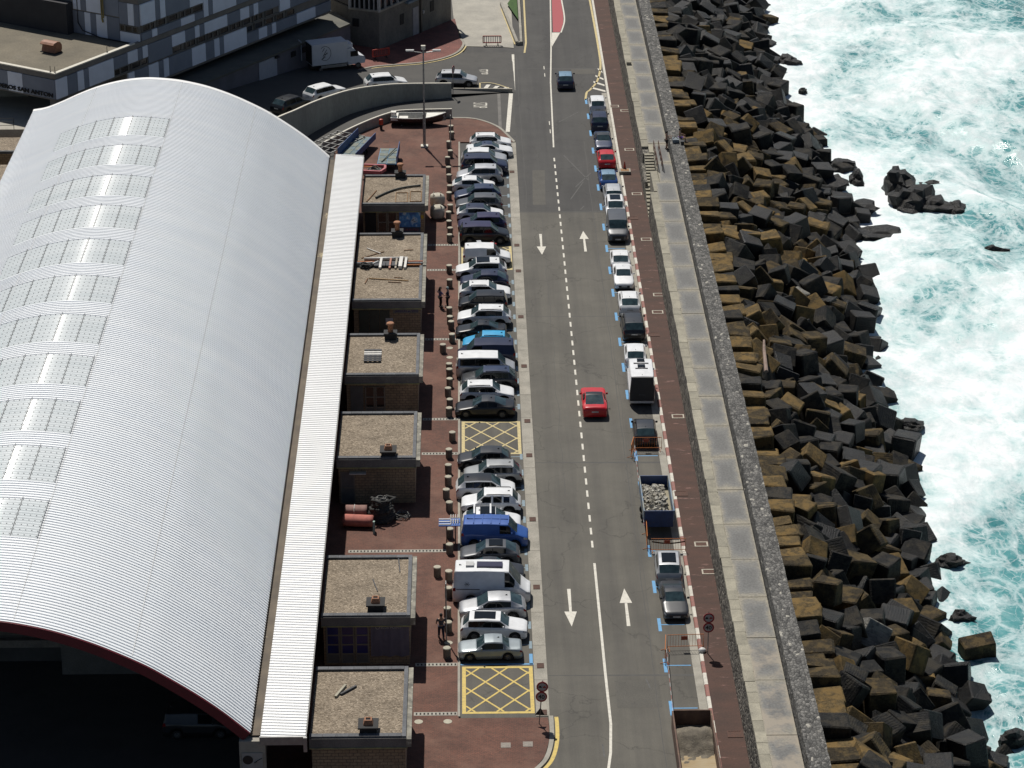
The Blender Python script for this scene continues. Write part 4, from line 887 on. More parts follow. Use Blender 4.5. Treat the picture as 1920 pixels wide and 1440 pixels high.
for (a, b_, n) in (((-12.66, 93.7), (-9.45, 92.3), 6), ((-9.45, 92.3), (-1.62, 105.2), 12)):
    for k in range(n + 1):
        p, d = gface(a, b_, k / n); w = 0.3 if (k == 0 or (k == n and n == 6)) else 0.09
        mb = MB(); mb.cbox((p.x, p.y, 6.5), (w, 0.24, 3.2), Matrix.Rotation(math.atan2(d.y, d.x), 3, 'Z')); mb.build('mullion', frame_w, gb)
    p, d = gface(a, b_, 0.5); L_ = (Vector(b_) - Vector(a)).length; mb = MB(); mb.cbox((p.x, p.y, 4.98), (L_ + 0.1, 0.3, 0.22), Matrix.Rotation(math.atan2(d.y, d.x), 3, 'Z')); mb.build('sill_beam', M['concrete'], gb)
def gpiece(name, a, b_, t0, t1, z0, z1, m, dep=0.08):
    p, d = gface(a, b_, (t0 + t1) / 2); L_ = (Vector(b_) - Vector(a)).length * (t1 - t0)
    mb = MB(); mb.cbox((p.x, p.y, (z0 + z1) / 2), (L_, dep, z1 - z0), Matrix.Rotation(math.atan2(d.y, d.x), 3, 'Z')); return mb.build(name, m, gb)
ra, rb_ = (-9.45, 92.3), (-1.62, 105.2)
gpiece('door', ra, rb_, 0.455, 0.53, 0.5, 3.7, pm('door_pale', (0.34, 0.34, 0.37), 0.6), 0.14)
for t in (0.28, 0.7): gpiece('window', ra, rb_, t, t + 0.05, 2.4, 3.6, M['bitumen'], 0.12)
gpiece('downpipe', ra, rb_, 0.553, 0.57, 0.5, 4.8, M['dark_metal'], 0.3)
gpiece('awning', ra, rb_, 0.35, 0.62, 4.6, 4.8, pm('awning_blue', (0.2, 0.27, 0.33), 0.6), 1.0)
gpiece('wall_lamp', ra, rb_, 0.59, 0.605, 2.6, 2.95, frame_w, 0.3)
gpiece('window', (-12.66, 93.7), (-9.45, 92.3), 0.08, 0.3, 3.0, 3.9, M['bitumen'], 0.12)
# pavement beyond the hall on the left, with railing
mb = MB(); mb.prism([(-90, 52.8), (-40.9, 52.8), (-40.6, 57.4), (-36.5, 60.5), (-33, 68), (-48, 92), (-90, 110)], 0.0, 4.5); struct('left_terrace', mb, M['concrete_pale'])
rl = thing('railing', 'thin steel railing along the edge of the pale pavement far left', 'railing', (-46, 52.95, 4.5))
for k in range(8):
    mb = MB(); mb.tube([(-9 + k * 1.65, 0, 0), (-9 + k * 1.65, 0, 1.05)], 0.03, 6); mb.build('post', M['dark_metal'], rl)
for z in (0.35, 0.7, 1.05): mb = MB(); mb.tube([(-9, 0, z), (2.6, 0, z)], 0.025, 6); mb.build('rail', M['dark_metal'], rl)
lw = thing('parapet_wall', 'low concrete wall under the lettered end of the harbour building', 'wall', (-46, 63.6, 4.5))
mb = MB(); mb.box(-14, -0.2, 0, 2.4, 0.2, 0.9); mb.build('wall', M['concrete'], lw); mb = MB(); mb.box(-14, -0.25, 0.9, 2.45, 0.25, 1.0); mb.build('coping', M['concrete'], lw)

# ================================================================== curved ramp walls
def curved_wall(name, label, path, foot, thick, m, capm):
    """path: (x, y, z_top); vertical wall with a pale coping"""
    t = thing(name, label, 'wall', (path[0][0], path[0][1], 0)); o = Vector(t.location)
    P = catmull(path, 6); Q = offset(P, thick)
    mb = MB(); z0 = foot
    mb.loft([(p.x, p.y, z0) for p in P], P); mb.loft([(q.x, q.y, z0) for q in Q], Q)
    for p, q in ((P[0], Q[0]), (P[-1], Q[-1])): mb.quad((p.x, p.y, z0), (q.x, q.y, z0), q, p)
    w = mb.build('wall', m, t); w.location = -o
    mb = MB(); P2 = offset(P, -0.04); Q2 = offset(P, thick + 0.04); up = Vector((0, 0, 0.14)); 
    mb.loft([p + up for p in P2], [q + up for q in Q2]); mb.loft(P2, [p + up for p in P2]); mb.loft(Q2, [q + up for q in Q2])
    for p, q in ((P2[0], Q2[0]), (P2[-1], Q2[-1])): mb.quad(p, q, q + up, p + up)
    c_ = mb.build('coping', capm, t); c_.location = -o
    return t
M['wall_concrete'] = pm('shutter_concrete', (0.36, 0.355, 0.31), 0.92, (0.26, 0.257, 0.228), 0.35, detail=8, grain=0.1, gscale=6, world_co=True, stretch=(1, 1, 0.3))
curved_wall('retaining_wall', 'tall curved concrete retaining wall with pale coping below the upper street', [(-1.5, 76.55, 1.46), (-6.31, 75.5, 1.76), (-8.88, 74.2, 2.0), (-11.97, 71.1, 2.45), (-14.91, 66.1, 2.95), (-16.99, 61.5, 3.35), (-18.57, 58.1, 3.65), (-22, 50.5, 4.0)], -0.3, -0.3, M['wall_concrete'], M['white_coping'])
curved_wall('parapet_wall', 'low curved concrete wall with pale coping behind the beached boat', [(-1.45, 69.45, 0.9), (-6.3, 69.15, 0.9), (-7.9, 68.15, 0.9), (-10.2, 65.3, 0.9), (-12.5, 61.6, 0.9), (-14.4, 57.7, 0.9), (-15.4, 54, 0.9)], 0.0, -0.28, M['wall_concrete'], M['white_coping'])

# ================================================================== promenade on the sea wall
PZ = 3.0; 
def rubblemat(name, cols, sc, gap, bump, stretch=(1, 1, 1), pale=None):
    m, N, L, b = nodes(name); g = N.new('ShaderNodeNewGeometry')
    mp = N.new('ShaderNodeMapping'); mp.inputs['Scale'].default_value = stretch; L.new(g.outputs['Position'], mp.inputs[0]); P = mp.outputs[0]
    v = N.new('ShaderNodeTexVoronoi'); v.inputs['Scale'].default_value = sc; L.new(P, v.inputs['Vector'])
    ve = N.new('ShaderNodeTexVoronoi'); ve.feature = 'DISTANCE_TO_EDGE'; ve.inputs['Scale'].default_value = sc; L.new(P, ve.inputs['Vector'])
    sp = N.new('ShaderNodeSeparateColor'); L.new(v.outputs['Color'], sp.inputs[0])
    r = ramp(N, [(i / (len(cols) - 1), c_) for i, c_ in enumerate(cols)]); L.new(sp.outputs[0], r.inputs[0])
    re = ramp(N, [(0.0, gap), (0.09, (1, 1, 1))]); L.new(ve.outputs['Distance'], re.inputs[0])
    c = mixc(N, L, 1.0, r.outputs[0], re.outputs[0], 'MULTIPLY')
    n = N.new('ShaderNodeTexNoise'); n.inputs['Scale'].default_value = 6; n.inputs['Detail'].default_value = 6; L.new(g.outputs['Position'], n.inputs['Vector'])
    rn = ramp(N, [(0.3, (0.7, 0.7, 0.7)), (0.7, (1.3, 1.3, 1.3))]); L.new(n.outputs['Fac'], rn.inputs[0])
    c = mixc(N, L, 1.0, c, rn.outputs[0], 'MULTIPLY')
    if pale:
        r5 = ramp(N, [(pale[1], (0, 0, 0)), (pale[1] + 0.02, (1, 1, 1))]); L.new(sp.outputs[1], r5.inputs[0]); c = mixc(N, L, r5.outputs[0], c, pale[0])
    L.new(c, b.inputs['Base Color']); b.inputs['Roughness'].default_value = 0.9
    bp = N.new('ShaderNodeBump'); bp.inputs['Strength'].default_value = bump; bp.inputs['Distance'].default_value = 0.12
    mm = N.new('ShaderNodeMath'); mm.operation = 'ADD'; L.new(ve.outputs['Distance'], mm.inputs[0]); L.new(sp.outputs[2], mm.inputs[1])
    L.new(mm.outputs[0], bp.inputs['Height']); L.new(bp.outputs[0], b.inputs['Normal'])
    return m
M['rubble_wall'] = rubblemat('rubble_wall', [(0.05, 0.048, 0.042), (0.13, 0.12, 0.1), (0.24, 0.225, 0.19), (0.34, 0.31, 0.26)], 3.4, (0.12, 0.12, 0.12), 1.0)
M['parapet_top'] = rubblemat('parapet_top', [(0.065, 0.064, 0.061), (0.105, 0.103, 0.097), (0.145, 0.141, 0.132), (0.21, 0.202, 0.187)], 4.3, (0.3, 0.3, 0.3), 1.0, (1.2, 0.75, 1), ((0.4, 0.38, 0.33), 0.965))
M['wall_coping'] = pm('coping_cream', (0.34, 0.315, 0.245), 0.9, (0.24, 0.225, 0.18), 1.2, detail=8, grain=0.15, gscale=12, rnd=0.14, spots=((0.14, 0.13, 0.105), 1.2, 0.62, 0.74))
sw = thing('sea_wall', 'long rubble stone sea wall carrying the promenade', 'sea wall', (18.7, 20, 0)); so = Vector((18.7, 20, 0))
def sb(mb, name, m, smooth=False, parent=None):
    o = mb.build(name, m, parent or sw, smooth)
    if parent is None: o.location = -so
    return o
ST0, ST1, ST2 = 49.4, 43.9, 38.2     # stairs: top edge, landing, foot
mb = MB()
def wall_face(y0, y1, x0=16.76, x1=16.9):
    n = max(2, int((y1 - y0) / 2)); a = []; b_ = []; c_ = []
    for k in range(n + 1):
        y = y0 + (y1 - y0) * k / n; j = 0.05 * noise.noise(Vector((0, y * 0.7, 0)))
        a.append((x0, y, 0.0)); c_.append(((x0 + x1) / 2 + j, y, PZ * 0.5)); b_.append((x1, y, PZ - 0.18))
    mb.loft(a, c_); mb.loft(c_, b_)
wall_face(-120, ST2 + 0.2); wall_face(ST0, 150)
mb.box(16.9, -120, 0.0, 19.3, ST2, PZ - 0.2); mb.box(16.9, ST0, 0.0, 19.3, 150, PZ - 0.2); mb.box(17.85, ST2, 0, 19.3, ST0, PZ - 0.2)
mb.box(16.72, ST1 + 1.0, 0.0, 16.98, ST0, PZ * 0.5 + 0.0)
sb(mb, 'rubble_face', M['rubble_wall'])
mb = MB(); lo = []; hi = []
for k in range(28): pass
mb.prism([(16.74, ST0), (16.98, ST0), (16.98, ST1), (16.74, ST1)], 1.5, 1.9); sb(mb, 'stair_cheek', M['rubble_wall'])
# cream coping stones along the road edge, uneven
cs = {}
y = -72.0; rr = random.Random(5)
while y < 122:
    ln = rr.choice((1.3, 1.7, 2.1))
    if not (ST2 - 0.5 < y < ST0 + 0.3 and y + ln > ST2 and y < ST0):
        key = ln
        if key not in cs: mb = MB(); mb.box(0, 0, 0, 0.66, ln - 0.03, 0.22); cs[key] = mb.mesh('coping_stone', M['wall_coping'])
        o = put('coping_stone', cs[key], sw, (16.82 + rr.uniform(-0.03, 0.03) - so.x, y - so.y, PZ - 0.18 + rr.uniform(-0.02, 0.015)))
    y += ln
# concrete promenade slabs
def slabmat():
    m, N, L, b = nodes('promenade_slab'); tc = N.new('ShaderNodeTexCoord'); g = N.new('ShaderNodeNewGeometry')
    sp = N.new('ShaderNodeSeparateXYZ'); L.new(tc.outputs['Generated'], sp.inputs[0])
    def edge(o_):   # 0 at the rim, 1 inside
        a = N.new('ShaderNodeMath'); a.operation = 'SUBTRACT'; L.new(o_, a.inputs[0]); a.inputs[1].default_value = 0.5
        c_ = N.new('ShaderNodeMath'); c_.operation = 'ABSOLUTE'; L.new(a.outputs[0], c_.inputs[0]); return c_.outputs[0]
    mx = N.new('ShaderNodeMath'); mx.operation = 'MAXIMUM'; L.new(edge(sp.outputs[0]), mx.inputs[0]); L.new(edge(sp.outputs[1]), mx.inputs[1])
    n = N.new('ShaderNodeTexNoise'); n.inputs['Scale'].default_value = 0.9; n.inputs['Detail'].default_value = 8; n.inputs['Roughness'].default_value = 0.7; L.new(g.outputs['Position'], n.inputs['Vector'])
    ad = N.new('ShaderNodeMath'); ad.operation = 'MULTIPLY_ADD'; L.new(n.outputs['Fac'], ad.inputs[0]); ad.inputs[1].default_value = 0.45; L.new(mx.outputs[0], ad.inputs[2])
    r = ramp(N, [(0.42, (0.15, 0.15, 0.146)), (0.54, (0.18, 0.18, 0.174)), (0.62, (0.205, 0.2, 0.184)), (0.69, (0.26, 0.243, 0.203)), (0.78, (0.34, 0.31, 0.245))]); L.new(ad.outputs[0], r.inputs[0])
    n2 = N.new('ShaderNodeTexNoise'); n2.inputs['Scale'].default_value = 7; n2.inputs['Detail'].default_value = 6; L.new(g.outputs['Position'], n2.inputs['Vector'])
    r2 = ramp(N, [(0.25, (0.7, 0.7, 0.7)), (0.75, (1.22, 1.22, 1.22))]); L.new(n2.outputs['Fac'], r2.inputs[0])
    c = mixc(N, L, 1.0, r.outputs[0], r2.outputs[0], 'MULTIPLY')
    n3 = N.new('ShaderNodeTexNoise'); n3.inputs['Scale'].default_value = 0.55; n3.inputs['Detail'].default_value = 8; n3.inputs['Roughness'].default_value = 0.65
    L.new(g.outputs['Position'], n3.inputs['Vector'])
    sp2 = N.new('ShaderNodeSeparateXYZ'); L.new(g.outputs['Position'], sp2.inputs[0])
    mr = N.new('ShaderNodeMapRange'); mr.inputs[1].default_value = -38; mr.inputs[2].default_value = -56; mr.inputs[3].default_value = -0.12; mr.inputs[4].default_value = 0.12; L.new(sp2.outputs[1], mr.inputs[0])
    a2 = N.new('ShaderNodeMath'); L.new(n3.outputs['Fac'], a2.inputs[0]); L.new(mr.outputs[0], a2.inputs[1])
    r3 = ramp(N, [(0.54, (0, 0, 0)), (0.7, (0.8, 0.8, 0.8))]); L.new(a2.outputs[0], r3.inputs[0])
    c = mixc(N, L, r3.outputs[0], c, (0.34, 0.295, 0.235))
    L.new(c, b.inputs['Base Color']); b.inputs['Roughness'].default_value = 0.85
    return m
M['prom_slab'] = slabmat()
joints = [-76, -70.5, -65, -59.2, -52.6, -47.2, -41.7, -36.3, -30.95, -25.5, -20.0, -14.5, -9.0, -3.55, 2.3, 7.9, 13.2, 18.65, 24.4, 30.0, 35.3, 40.7, 46.2, 51.9, 57.9, 63.2, 68.7, 74.65, 79.9, 85.65, 91.4, 96.6, 102, 107.5, 113, 118.5, 124]
for a, b_ in zip(joints, joints[1:]):
    x0 = 17.5 if not (a < ST0 and b_ > ST2 + 3) else 17.95
    mb = MB(); mb.box(x0, a + 0.035, PZ - 0.2, 19.35, b_ - 0.035, PZ + 0.0 + (0.012 if int(a) % 2 else 0.0)); sb(mb, 'promenade_slab', M['prom_slab'])
mb = MB(); mb.box(17.45, -76, PZ - 0.25, 19.4, 124, PZ - 0.03); 
mb.v = []; mb.f = []; mb.m = []
for a, b_ in ((-76, ST2), (ST0, 124)): mb.box(17.48, a, PZ - 0.22, 19.36, b_, PZ - 0.035)
mb.box(17.9, ST2 + 0.001, PZ - 0.22, 19.36, ST0 - 0.001, PZ - 0.04); sb(mb, 'joint_filler', M['wall_coping'])
# thick parapet with rough stone top
mb = MB(); ny = 420; nx = 5; y0, y1 = -120, 150; v = []
for i in range(ny + 1):
    y = y0 + (y1 - y0) * i / ny
    for k in range(nx + 1):
        x = 19.42 + (20.68 - 19.42) * k / nx + (0.06 * noise.noise(Vector((k * 5.0, y * 1.3, 2))) if k in (0, nx) else 0)
        v.append((x, y, PZ + 1.02 + 0.06 * noise.noise(Vector((x * 2.1, y * 2.1, 0)))))
f = [(i * (nx + 1) + k, i * (nx + 1) + k + 1, (i + 1) * (nx + 1) + k + 1, (i + 1) * (nx + 1) + k) for i in range(ny) for k in range(nx)]
mb.add(v, f); mb.loft([(19.4, v[i * (nx + 1)][1], 0.5) for i in range(ny + 1)], [v[i * (nx + 1)] for i in range(ny + 1)]); mb.loft([v[i * (nx + 1) + nx] for i in range(ny + 1)], [(20.9, v[i * (nx + 1)][1], -5) for i in range(ny + 1)])
sb(mb, 'parapet', M['parapet_top'])
# stairs: two flights down to the pavement, handrail
def flight(ya, yb, za, zb, n, xa, xb):
    for k in range(n):
        ya_ = ya + (yb - ya) * k / n; yb_ = ya + (yb - ya) * (k + 1) / n; z = za + (zb - za) * (k + 1) / (n + 1)
        mb = MB(); mb.box(xa, min(ya_, yb_), 0.0, xb, max(ya_, yb_), z); sb(mb, 'stair_step', M['wall_coping'])
flight(ST0, ST1 + 0.9, PZ, 1.5, 10, 16.99, 17.84)
mb = MB(); mb.box(16.74, ST1, 0, 17.84, ST1 + 0.9, 1.5); sb(mb, 'landing', M['wall_coping'])
flight(ST1, ST2 + 0.4, 1.5, WALK_Z, 8, 16.78, 17.2)
mb = MB(); mb.box(17.21, ST2, 0, 17.845, ST1, PZ - 0.02); sb(mb, 'stair_block', M['wall_coping'])
hr = bpy.data.objects.new('handrail', None); C.objects.link(hr); hr.parent = sw; hr.location = -so
for off in (0, 0.45):
    for k in range(5):
        y = ST0 + 0.6 - k * 1.55; z = PZ
        mb = MB(); mb.tube([(17.9 + off, y, z - 0.02), (17.9 + off, y, z + 0.95)], 0.03, 6); mb.build('rail_post', M['rust_iron'], hr)
    for zz in (0.5, 0.95): mb = MB(); mb.tube([(17.9 + off, ST0 + 0.6, PZ + zz), (17.9 + off, ST0 - 5.6, PZ + zz)], 0.03, 6); mb.build('rail', M['rust_iron'], hr)
mb = MB(); mb.box(16.9, 78.0, PZ, 17.4, 78.5, PZ + 0.35); tag(mb.build('stone_post', M['wall_coping']), 'short cream stone block on the edge of the promenade', 'stone block')
# ================================================================== sea
SEA = -4.6
def edge_x(y):
    pts = [(-140, 33.5), (-50, 32.6), (-44, 32.3), (-37, 32.0), (-25, 32.5), (-13, 33.2), (2, 34.2), (13, 34.2), (29, 36.0), (45, 36.8), (59, 37.9), (69, 37.2), (82, 35.6), (95, 34.6), (124, 35.2), (220, 36)]
    for a, b_ in zip(pts, pts[1:]):
        if a[0] <= y <= b_[0]: t = (y - a[0]) / (b_[0] - a[0]); return a[1] + (b_[1] - a[1]) * t
    return pts[-1][1]
def axis(lo, f0, f1, hi, st, growth=1.35):
    a = []; x = f0
    while x <= f1: a.append(x); x += st
    s_ = st; x = a[-1]
    while x < hi: s_ *= growth; x += s_; a.append(min(x, hi))
    s_ = st; x = f0; b_ = []
    while x > lo: s_ *= growth; x -= s_; b_.append(max(x, lo))
    return list(reversed(b_)) + a
ax = axis(18, 26, 86, 2500, 0.42); ay = axis(-900, -72, 135, 3500, 0.5)
def sea_h(x, y):
    d = x - edge_x(max(-139, min(219, y)))
    p = Vector((x, y, 0))
    sw_ = 1.0 * math.sin((x * 0.9 + y * 0.32) * 0.16 + 2.2 * noise.noise(p * 0.025)) 
    ch = 0.42 * noise.fractal(Vector((x * 0.13, y * 0.09, 3)), 1.0, 2.0, 4) + 0.16 * noise.fractal(Vector((x * 0.55, y * 0.42, 7)), 0.9, 2.1, 3)
    k = max(0.0, min(1.0, d / 14)); far = 1.0 if (abs(x) < 400 and abs(y) < 600) else 0.3
    rd = 1 - abs(noise.noise(Vector((x * 0.06, y * 0.035, 11)))) * 2
    return SEA + (sw_ * k + ch + 0.9 * max(0, rd) ** 3 * k) * far
sv = [(x, y, sea_h(x, y) if -80 < y < 145 and x < 95 else SEA + 0.2 * math.sin(x * 0.1 + y * 0.07)) for y in ay for x in ax]
nxx = len(ax)
mb = MB(); mb.add(sv, [(j * nxx + i, j * nxx + i + 1, (j + 1) * nxx + i + 1, (j + 1) * nxx + i) for j in range(len(ay) - 1) for i in range(nxx - 1)])
def seamat():
    m, N, L, b = nodes('foaming_sea'); g = N.new('ShaderNodeNewGeometry'); P = g.outputs['Position']
    def nz(sc, det, rg=0.6, dist=0.0, vec=P):
        n = N.new('ShaderNodeTexNoise'); n.inputs['Scale'].default_value = sc; n.inputs['Detail'].default_value = det; n.inputs['Roughness'].default_value = rg; n.inputs['Distortion'].default_value = dist
        L.new(vec, n.inputs['Vector']); return n.outputs['Fac']
    def op(o_, a, b_=None, c_=None):
        n = N.new('ShaderNodeMath'); n.operation = o_
        for k, v in enumerate((a, b_, c_)):
            if v is None: continue
            if hasattr(v, 'links'): L.new(v, n.inputs[k])
            else: n.inputs[k].default_value = v
        return n.outputs[0]
    mp = N.new('ShaderNodeMapping'); mp.inputs['Scale'].default_value = (1.0, 0.62, 1); mp.inputs['Rotation'].default_value = (0, 0, R(18)); L.new(P, mp.inputs[0]); S = mp.outputs[0]
    at = N.new('ShaderNodeAttribute'); at.attribute_name = 'shore'
    sh = at.outputs['Fac']                      # 0 at the rocks, 1 about 45 m out
    big = nz(0.028, 4, 0.5, 0.6, S)            # large clear and foamy areas
    mid = nz(0.09, 6, 0.6, 1.4, S)
    # lace: thin ridges of stretched foam
    wv = N.new('ShaderNodeVectorMath'); wv.operation = 'MULTIPLY_ADD'
    nn = N.new('ShaderNodeTexNoise'); nn.inputs['Scale'].default_value = 0.4; nn.inputs['Detail'].default_value = 5; L.new(S, nn.inputs['Vector'])
    L.new(nn.outputs['Color'], wv.inputs[0]); wv.inputs[1].default_value = (2.6, 2.6, 0); L.new(S, wv.inputs[2])
    vo = N.new('ShaderNodeTexVoronoi'); vo.feature = 'DISTANCE_TO_EDGE'; vo.inputs['Scale'].default_value = 0.42; L.new(wv.outputs[0], vo.inputs['Vector'])
    vo2 = N.new('ShaderNodeTexVoronoi'); vo2.feature = 'DISTANCE_TO_EDGE'; vo2.inputs['Scale'].default_value = 1.15; L.new(wv.outputs[0], vo2.inputs['Vector'])
    rid = op('ABSOLUTE', op('SUBTRACT', nz(0.2, 8, 0.62, 1.0, S), 0.5))
    cov = op('ADD', op('MULTIPLY', op('SUBTRACT', 1.0, sh), 0.62), op('MULTIPLY', op('SUBTRACT', big, 0.5), 2.1))
    cov = op('ADD', cov, op('MULTIPLY', op('SUBTRACT', mid, 0.5), 1.1))          # coverage about -0.5 .. 1.2
    cov = op('ADD', cov, 0.15)
    w1 = op('ADD', op('MULTIPLY', cov, 0.34), 0.05)
    l1 = op('SUBTRACT', 1.0, op('DIVIDE', vo.outputs['Distance'], op('MAXIMUM', w1, 0.012)))
    l2 = op('SUBTRACT', 1.0, op('DIVIDE', vo2.outputs['Distance'], op('MAXIMUM', op('MULTIPLY', cov, 0.3), 0.01)))
    l3 = op('SUBTRACT', 1.0, op('DIVIDE', rid, op('MAXIMUM', op('MULTIPLY', op('ADD', cov, 0.12), 0.13), 0.004)))
    lace = op('MAXIMUM', op('MAXIMUM', op('MULTIPLY', l1, 0.42), op('MULTIPLY', l2, 0.36)), op('MULTIPLY', l3, 0.52))
    fine = op('MULTIPLY', op('SUBTRACT', nz(3.0, 6, 0.7), 0.5), 1.0)
    solid = op('MULTIPLY', op('SUBTRACT', op('ADD', cov, op('MULTIPLY', op('SUBTRACT', nz(0.5, 8, 0.7, 0.5, S), 0.5), 1.3)), 0.34), 1.5)
    foam = op('ADD', op('ADD', op('MULTIPLY', op('MAXIMUM', lace, 0.0), 0.8), op('MAXIMUM', solid, 0.0)), op('MULTIPLY', fine, 0.7))
    fr = ramp(N, [(0.0, (0, 0, 0)), (0.4, (0.45, 0.45, 0.45)), (0.95, (1, 1, 1))]); L.new(foam, fr.inputs[0])
    # water: deep teal, milky turquoise where air is mixed in
    milk = op('ADD', op('MULTIPLY', cov, 0.75), op('MULTIPLY', op('SUBTRACT', nz(0.3, 5, 0.6, 0.8, S), 0.5), 0.9))
    wr = ramp(N, [(0.0, (0.025, 0.17, 0.185)), (0.2, (0.1, 0.32, 0.33)), (0.4, (0.32, 0.55, 0.55)), (0.75, (0.66, 0.78, 0.79))]); L.new(milk, wr.inputs[0])
    fcr = ramp(N, [(0.3, (0.66, 0.76, 0.78)), (0.62, (0.92, 0.94, 0.95))]); L.new(nz(0.45, 8, 0.7, 0.8, S), fcr.inputs[0])
    c = mixc(N, L, fr.outputs[0], wr.outputs[0], fcr.outputs[0])
    L.new(c, b.inputs['Base Color'])
    rr_ = ramp(N, [(0, (0.1, 0.1, 0.1)), (0.6, (0.75, 0.75, 0.75))]); L.new(fr.outputs[0], rr_.inputs[0]); L.new(rr_.outputs[0], b.inputs['Roughness'])
    b.inputs['Specular IOR Level'].default_value = 0.4
    bp = N.new('ShaderNodeBump'); bp.inputs['Strength'].default_value = 0.4; bp.inputs['Distance'].default_value = 0.3
    L.new(op('ADD', op('MULTIPLY', nz(0.9, 6, 0.6, 0.4, S), 1.0), op('MULTIPLY', fr.outputs[0], 0.25)), bp.inputs['Height']); L.new(bp.outputs[0], b.inputs['Normal'])
    return m
seao = mb.build('sea', seamat(), None, True, fix=False); seao['kind'] = 'structure'
att = seao.data.attributes.new('shore', 'FLOAT', 'POINT')
vals = []
for x, y, z in sv:
    d = x - edge_x(max(-139, min(219, y)))
    k = d / 45.0
    # foam lingers far out near the middle of the view, clearer water near the lower end
    yb = max(0.0, min(1.0, (8 - y + 0.25 * (x - 34)) / 42.0)); k = k * (1 + 2.0 * yb) + 0.74 * yb
    vals.append(max(0.0, min(1.0, k)))
att.data.foreach_set('value', vals)

# ================================================================== armour blocks
def blockmat(name, c1, c2, top, wetness, lines):
    m, N, L, b = nodes(name); tc = N.new('ShaderNodeTexCoord'); oi = N.new('ShaderNodeObjectInfo'); g = N.new('ShaderNodeNewGeometry')
    ge = N.new('ShaderNodeAttribute'); ge.attribute_name = 'tone'
    cb = N.new('ShaderNodeCombineXYZ'); [L.new(oi.outputs['Random'], cb.inputs[k]) for k in range(3)]
    ad = N.new('ShaderNodeVectorMath'); ad.operation = 'MULTIPLY_ADD'; L.new(cb.outputs[0], ad.inputs[0]); ad.inputs[1].default_value = (91, 47, 63); L.new(g.outputs['Position'], ad.inputs[2])
    def nz(sc, det, rg=0.6):
        n = N.new('ShaderNodeTexNoise'); n.inputs['Scale'].default_value = sc; n.inputs['Detail'].default_value = det; n.inputs['Roughness'].default_value = rg; L.new(ad.outputs[0], n.inputs['Vector']); return n.outputs['Fac']
    r = ramp(N, [(0.32, c1), (0.66, c2)]); L.new(nz(0.7, 7), r.inputs[0])
    r2 = ramp(N, [(0.32, (0.45, 0.45, 0.45)), (0.7, (1.5, 1.5, 1.5))]); L.new(nz(6.5, 8, 0.75), r2.inputs[0])
    c = mixc(N, L, 1.0, r.outputs[0], r2.outputs[0], 'MULTIPLY')
    # lighter tone mixed in by noise patches on every face
    r3 = ramp(N, [(0.47, (0, 0, 0)), (0.58, (1, 1, 1))]); L.new(nz(1.3, 6), r3.inputs[0])
    c = mixc(N, L, r3.outputs[0], c, top)
    L.new(c, b.inputs['Base Color']); b.inputs['Roughness'].default_value = wetness; b.inputs['Specular IOR Level'].default_value = 0.3 if wetness < 0.5 else 0.12
    wv = N.new('ShaderNodeTexWave'); wv.inputs['Scale'].default_value = lines; wv.inputs['Distortion'].default_value = 6.0; wv.inputs['Detail'].default_value = 3; L.new(tc.outputs['Object'], wv.inputs['Vector'])
    bp = N.new('ShaderNodeBump'); bp.inputs['Strength'].default_value = 1.0; bp.inputs['Distance'].default_value = 0.09
    mm = N.new('ShaderNodeMath'); mm.operation = 'MULTIPLY_ADD'; L.new(wv.outputs['Fac'], mm.inputs[0]); mm.inputs[1].default_value = 0.16; L.new(nz(8, 8, 0.75), mm.inputs[2])
    L.new(mm.outputs[0], bp.inputs['Height']); L.new(bp.outputs[0], b.inputs['Normal'])
    return m
BM = {'ochre': blockmat('block_ochre', (0.15, 0.108, 0.052), (0.085, 0.064, 0.036), (0.195, 0.13, 0.053), 0.85, 0.4),
      'brown': blockmat('block_brown', (0.062, 0.048, 0.029), (0.034, 0.029, 0.021), (0.1, 0.073, 0.036), 0.8, 3.2),
      'grey': blockmat('block_grey', (0.028, 0.028, 0.0275), (0.014, 0.014, 0.0145), (0.045, 0.04, 0.032), 0.62, 3.0),
      'wet': blockmat('block_wet', (0.016, 0.0165, 0.0175), (0.009, 0.0095, 0.0105), (0.024, 0.022, 0.019), 0.42, 3.4),
      'pale': blockmat('block_pale', (0.22, 0.215, 0.2), (0.13, 0.13, 0.125), (0.26, 0.25, 0.22), 0.7, 3.0)}
rb = random.Random(21)
def block_geo(r_):
    """bevelled, slightly skewed cube of edge 1"""
    c = {}; P = []
    for i in (-1, 1):
        for j in (-1, 1):
            for k in (-1, 1):
                c[(i, j, k)] = Vector((i, j, k)) * 0.5 + Vector((r_.uniform(-0.05, 0.05), r_.uniform(-0.05, 0.05), r_.uniform(-0.05, 0.05)))
    bm = bmesh.new(); vs_ = {k: bm.verts.new(v) for k, v in c.items()}
    for f in (((-1, -1, -1), (-1, 1, -1), (1, 1, -1), (1, -1, -1)), ((-1, -1, 1), (1, -1, 1), (1, 1, 1), (-1, 1, 1)), ((-1, -1, -1), (1, -1, -1), (1, -1, 1), (-1, -1, 1)), ((1, -1, -1), (1, 1, -1), (1, 1, 1), (1, -1, 1)), ((1, 1, -1), (-1, 1, -1), (-1, 1, 1), (1, 1, 1)), ((-1, 1, -1), (-1, -1, -1), (-1, -1, 1), (-1, 1, 1))):
        bm.faces.new([vs_[k] for k in f])
    bmesh.ops.bevel(bm, geom=bm.edges[:] , offset=r_.uniform(0.03, 0.06), segments=1, affect='EDGES')
    for v in bm.verts: v.co += Vector((r_.uniform(-1, 1), r_.uniform(-1, 1), r_.uniform(-1, 1))) * 0.012
    V = [v.co.copy() for v in bm.verts]; bm.verts.index_update(); Fc = [[v.index for v in f.verts] for f in bm.faces]; bm.free(); return V, Fc
geos = [block_geo(rb) for _ in range(10)]
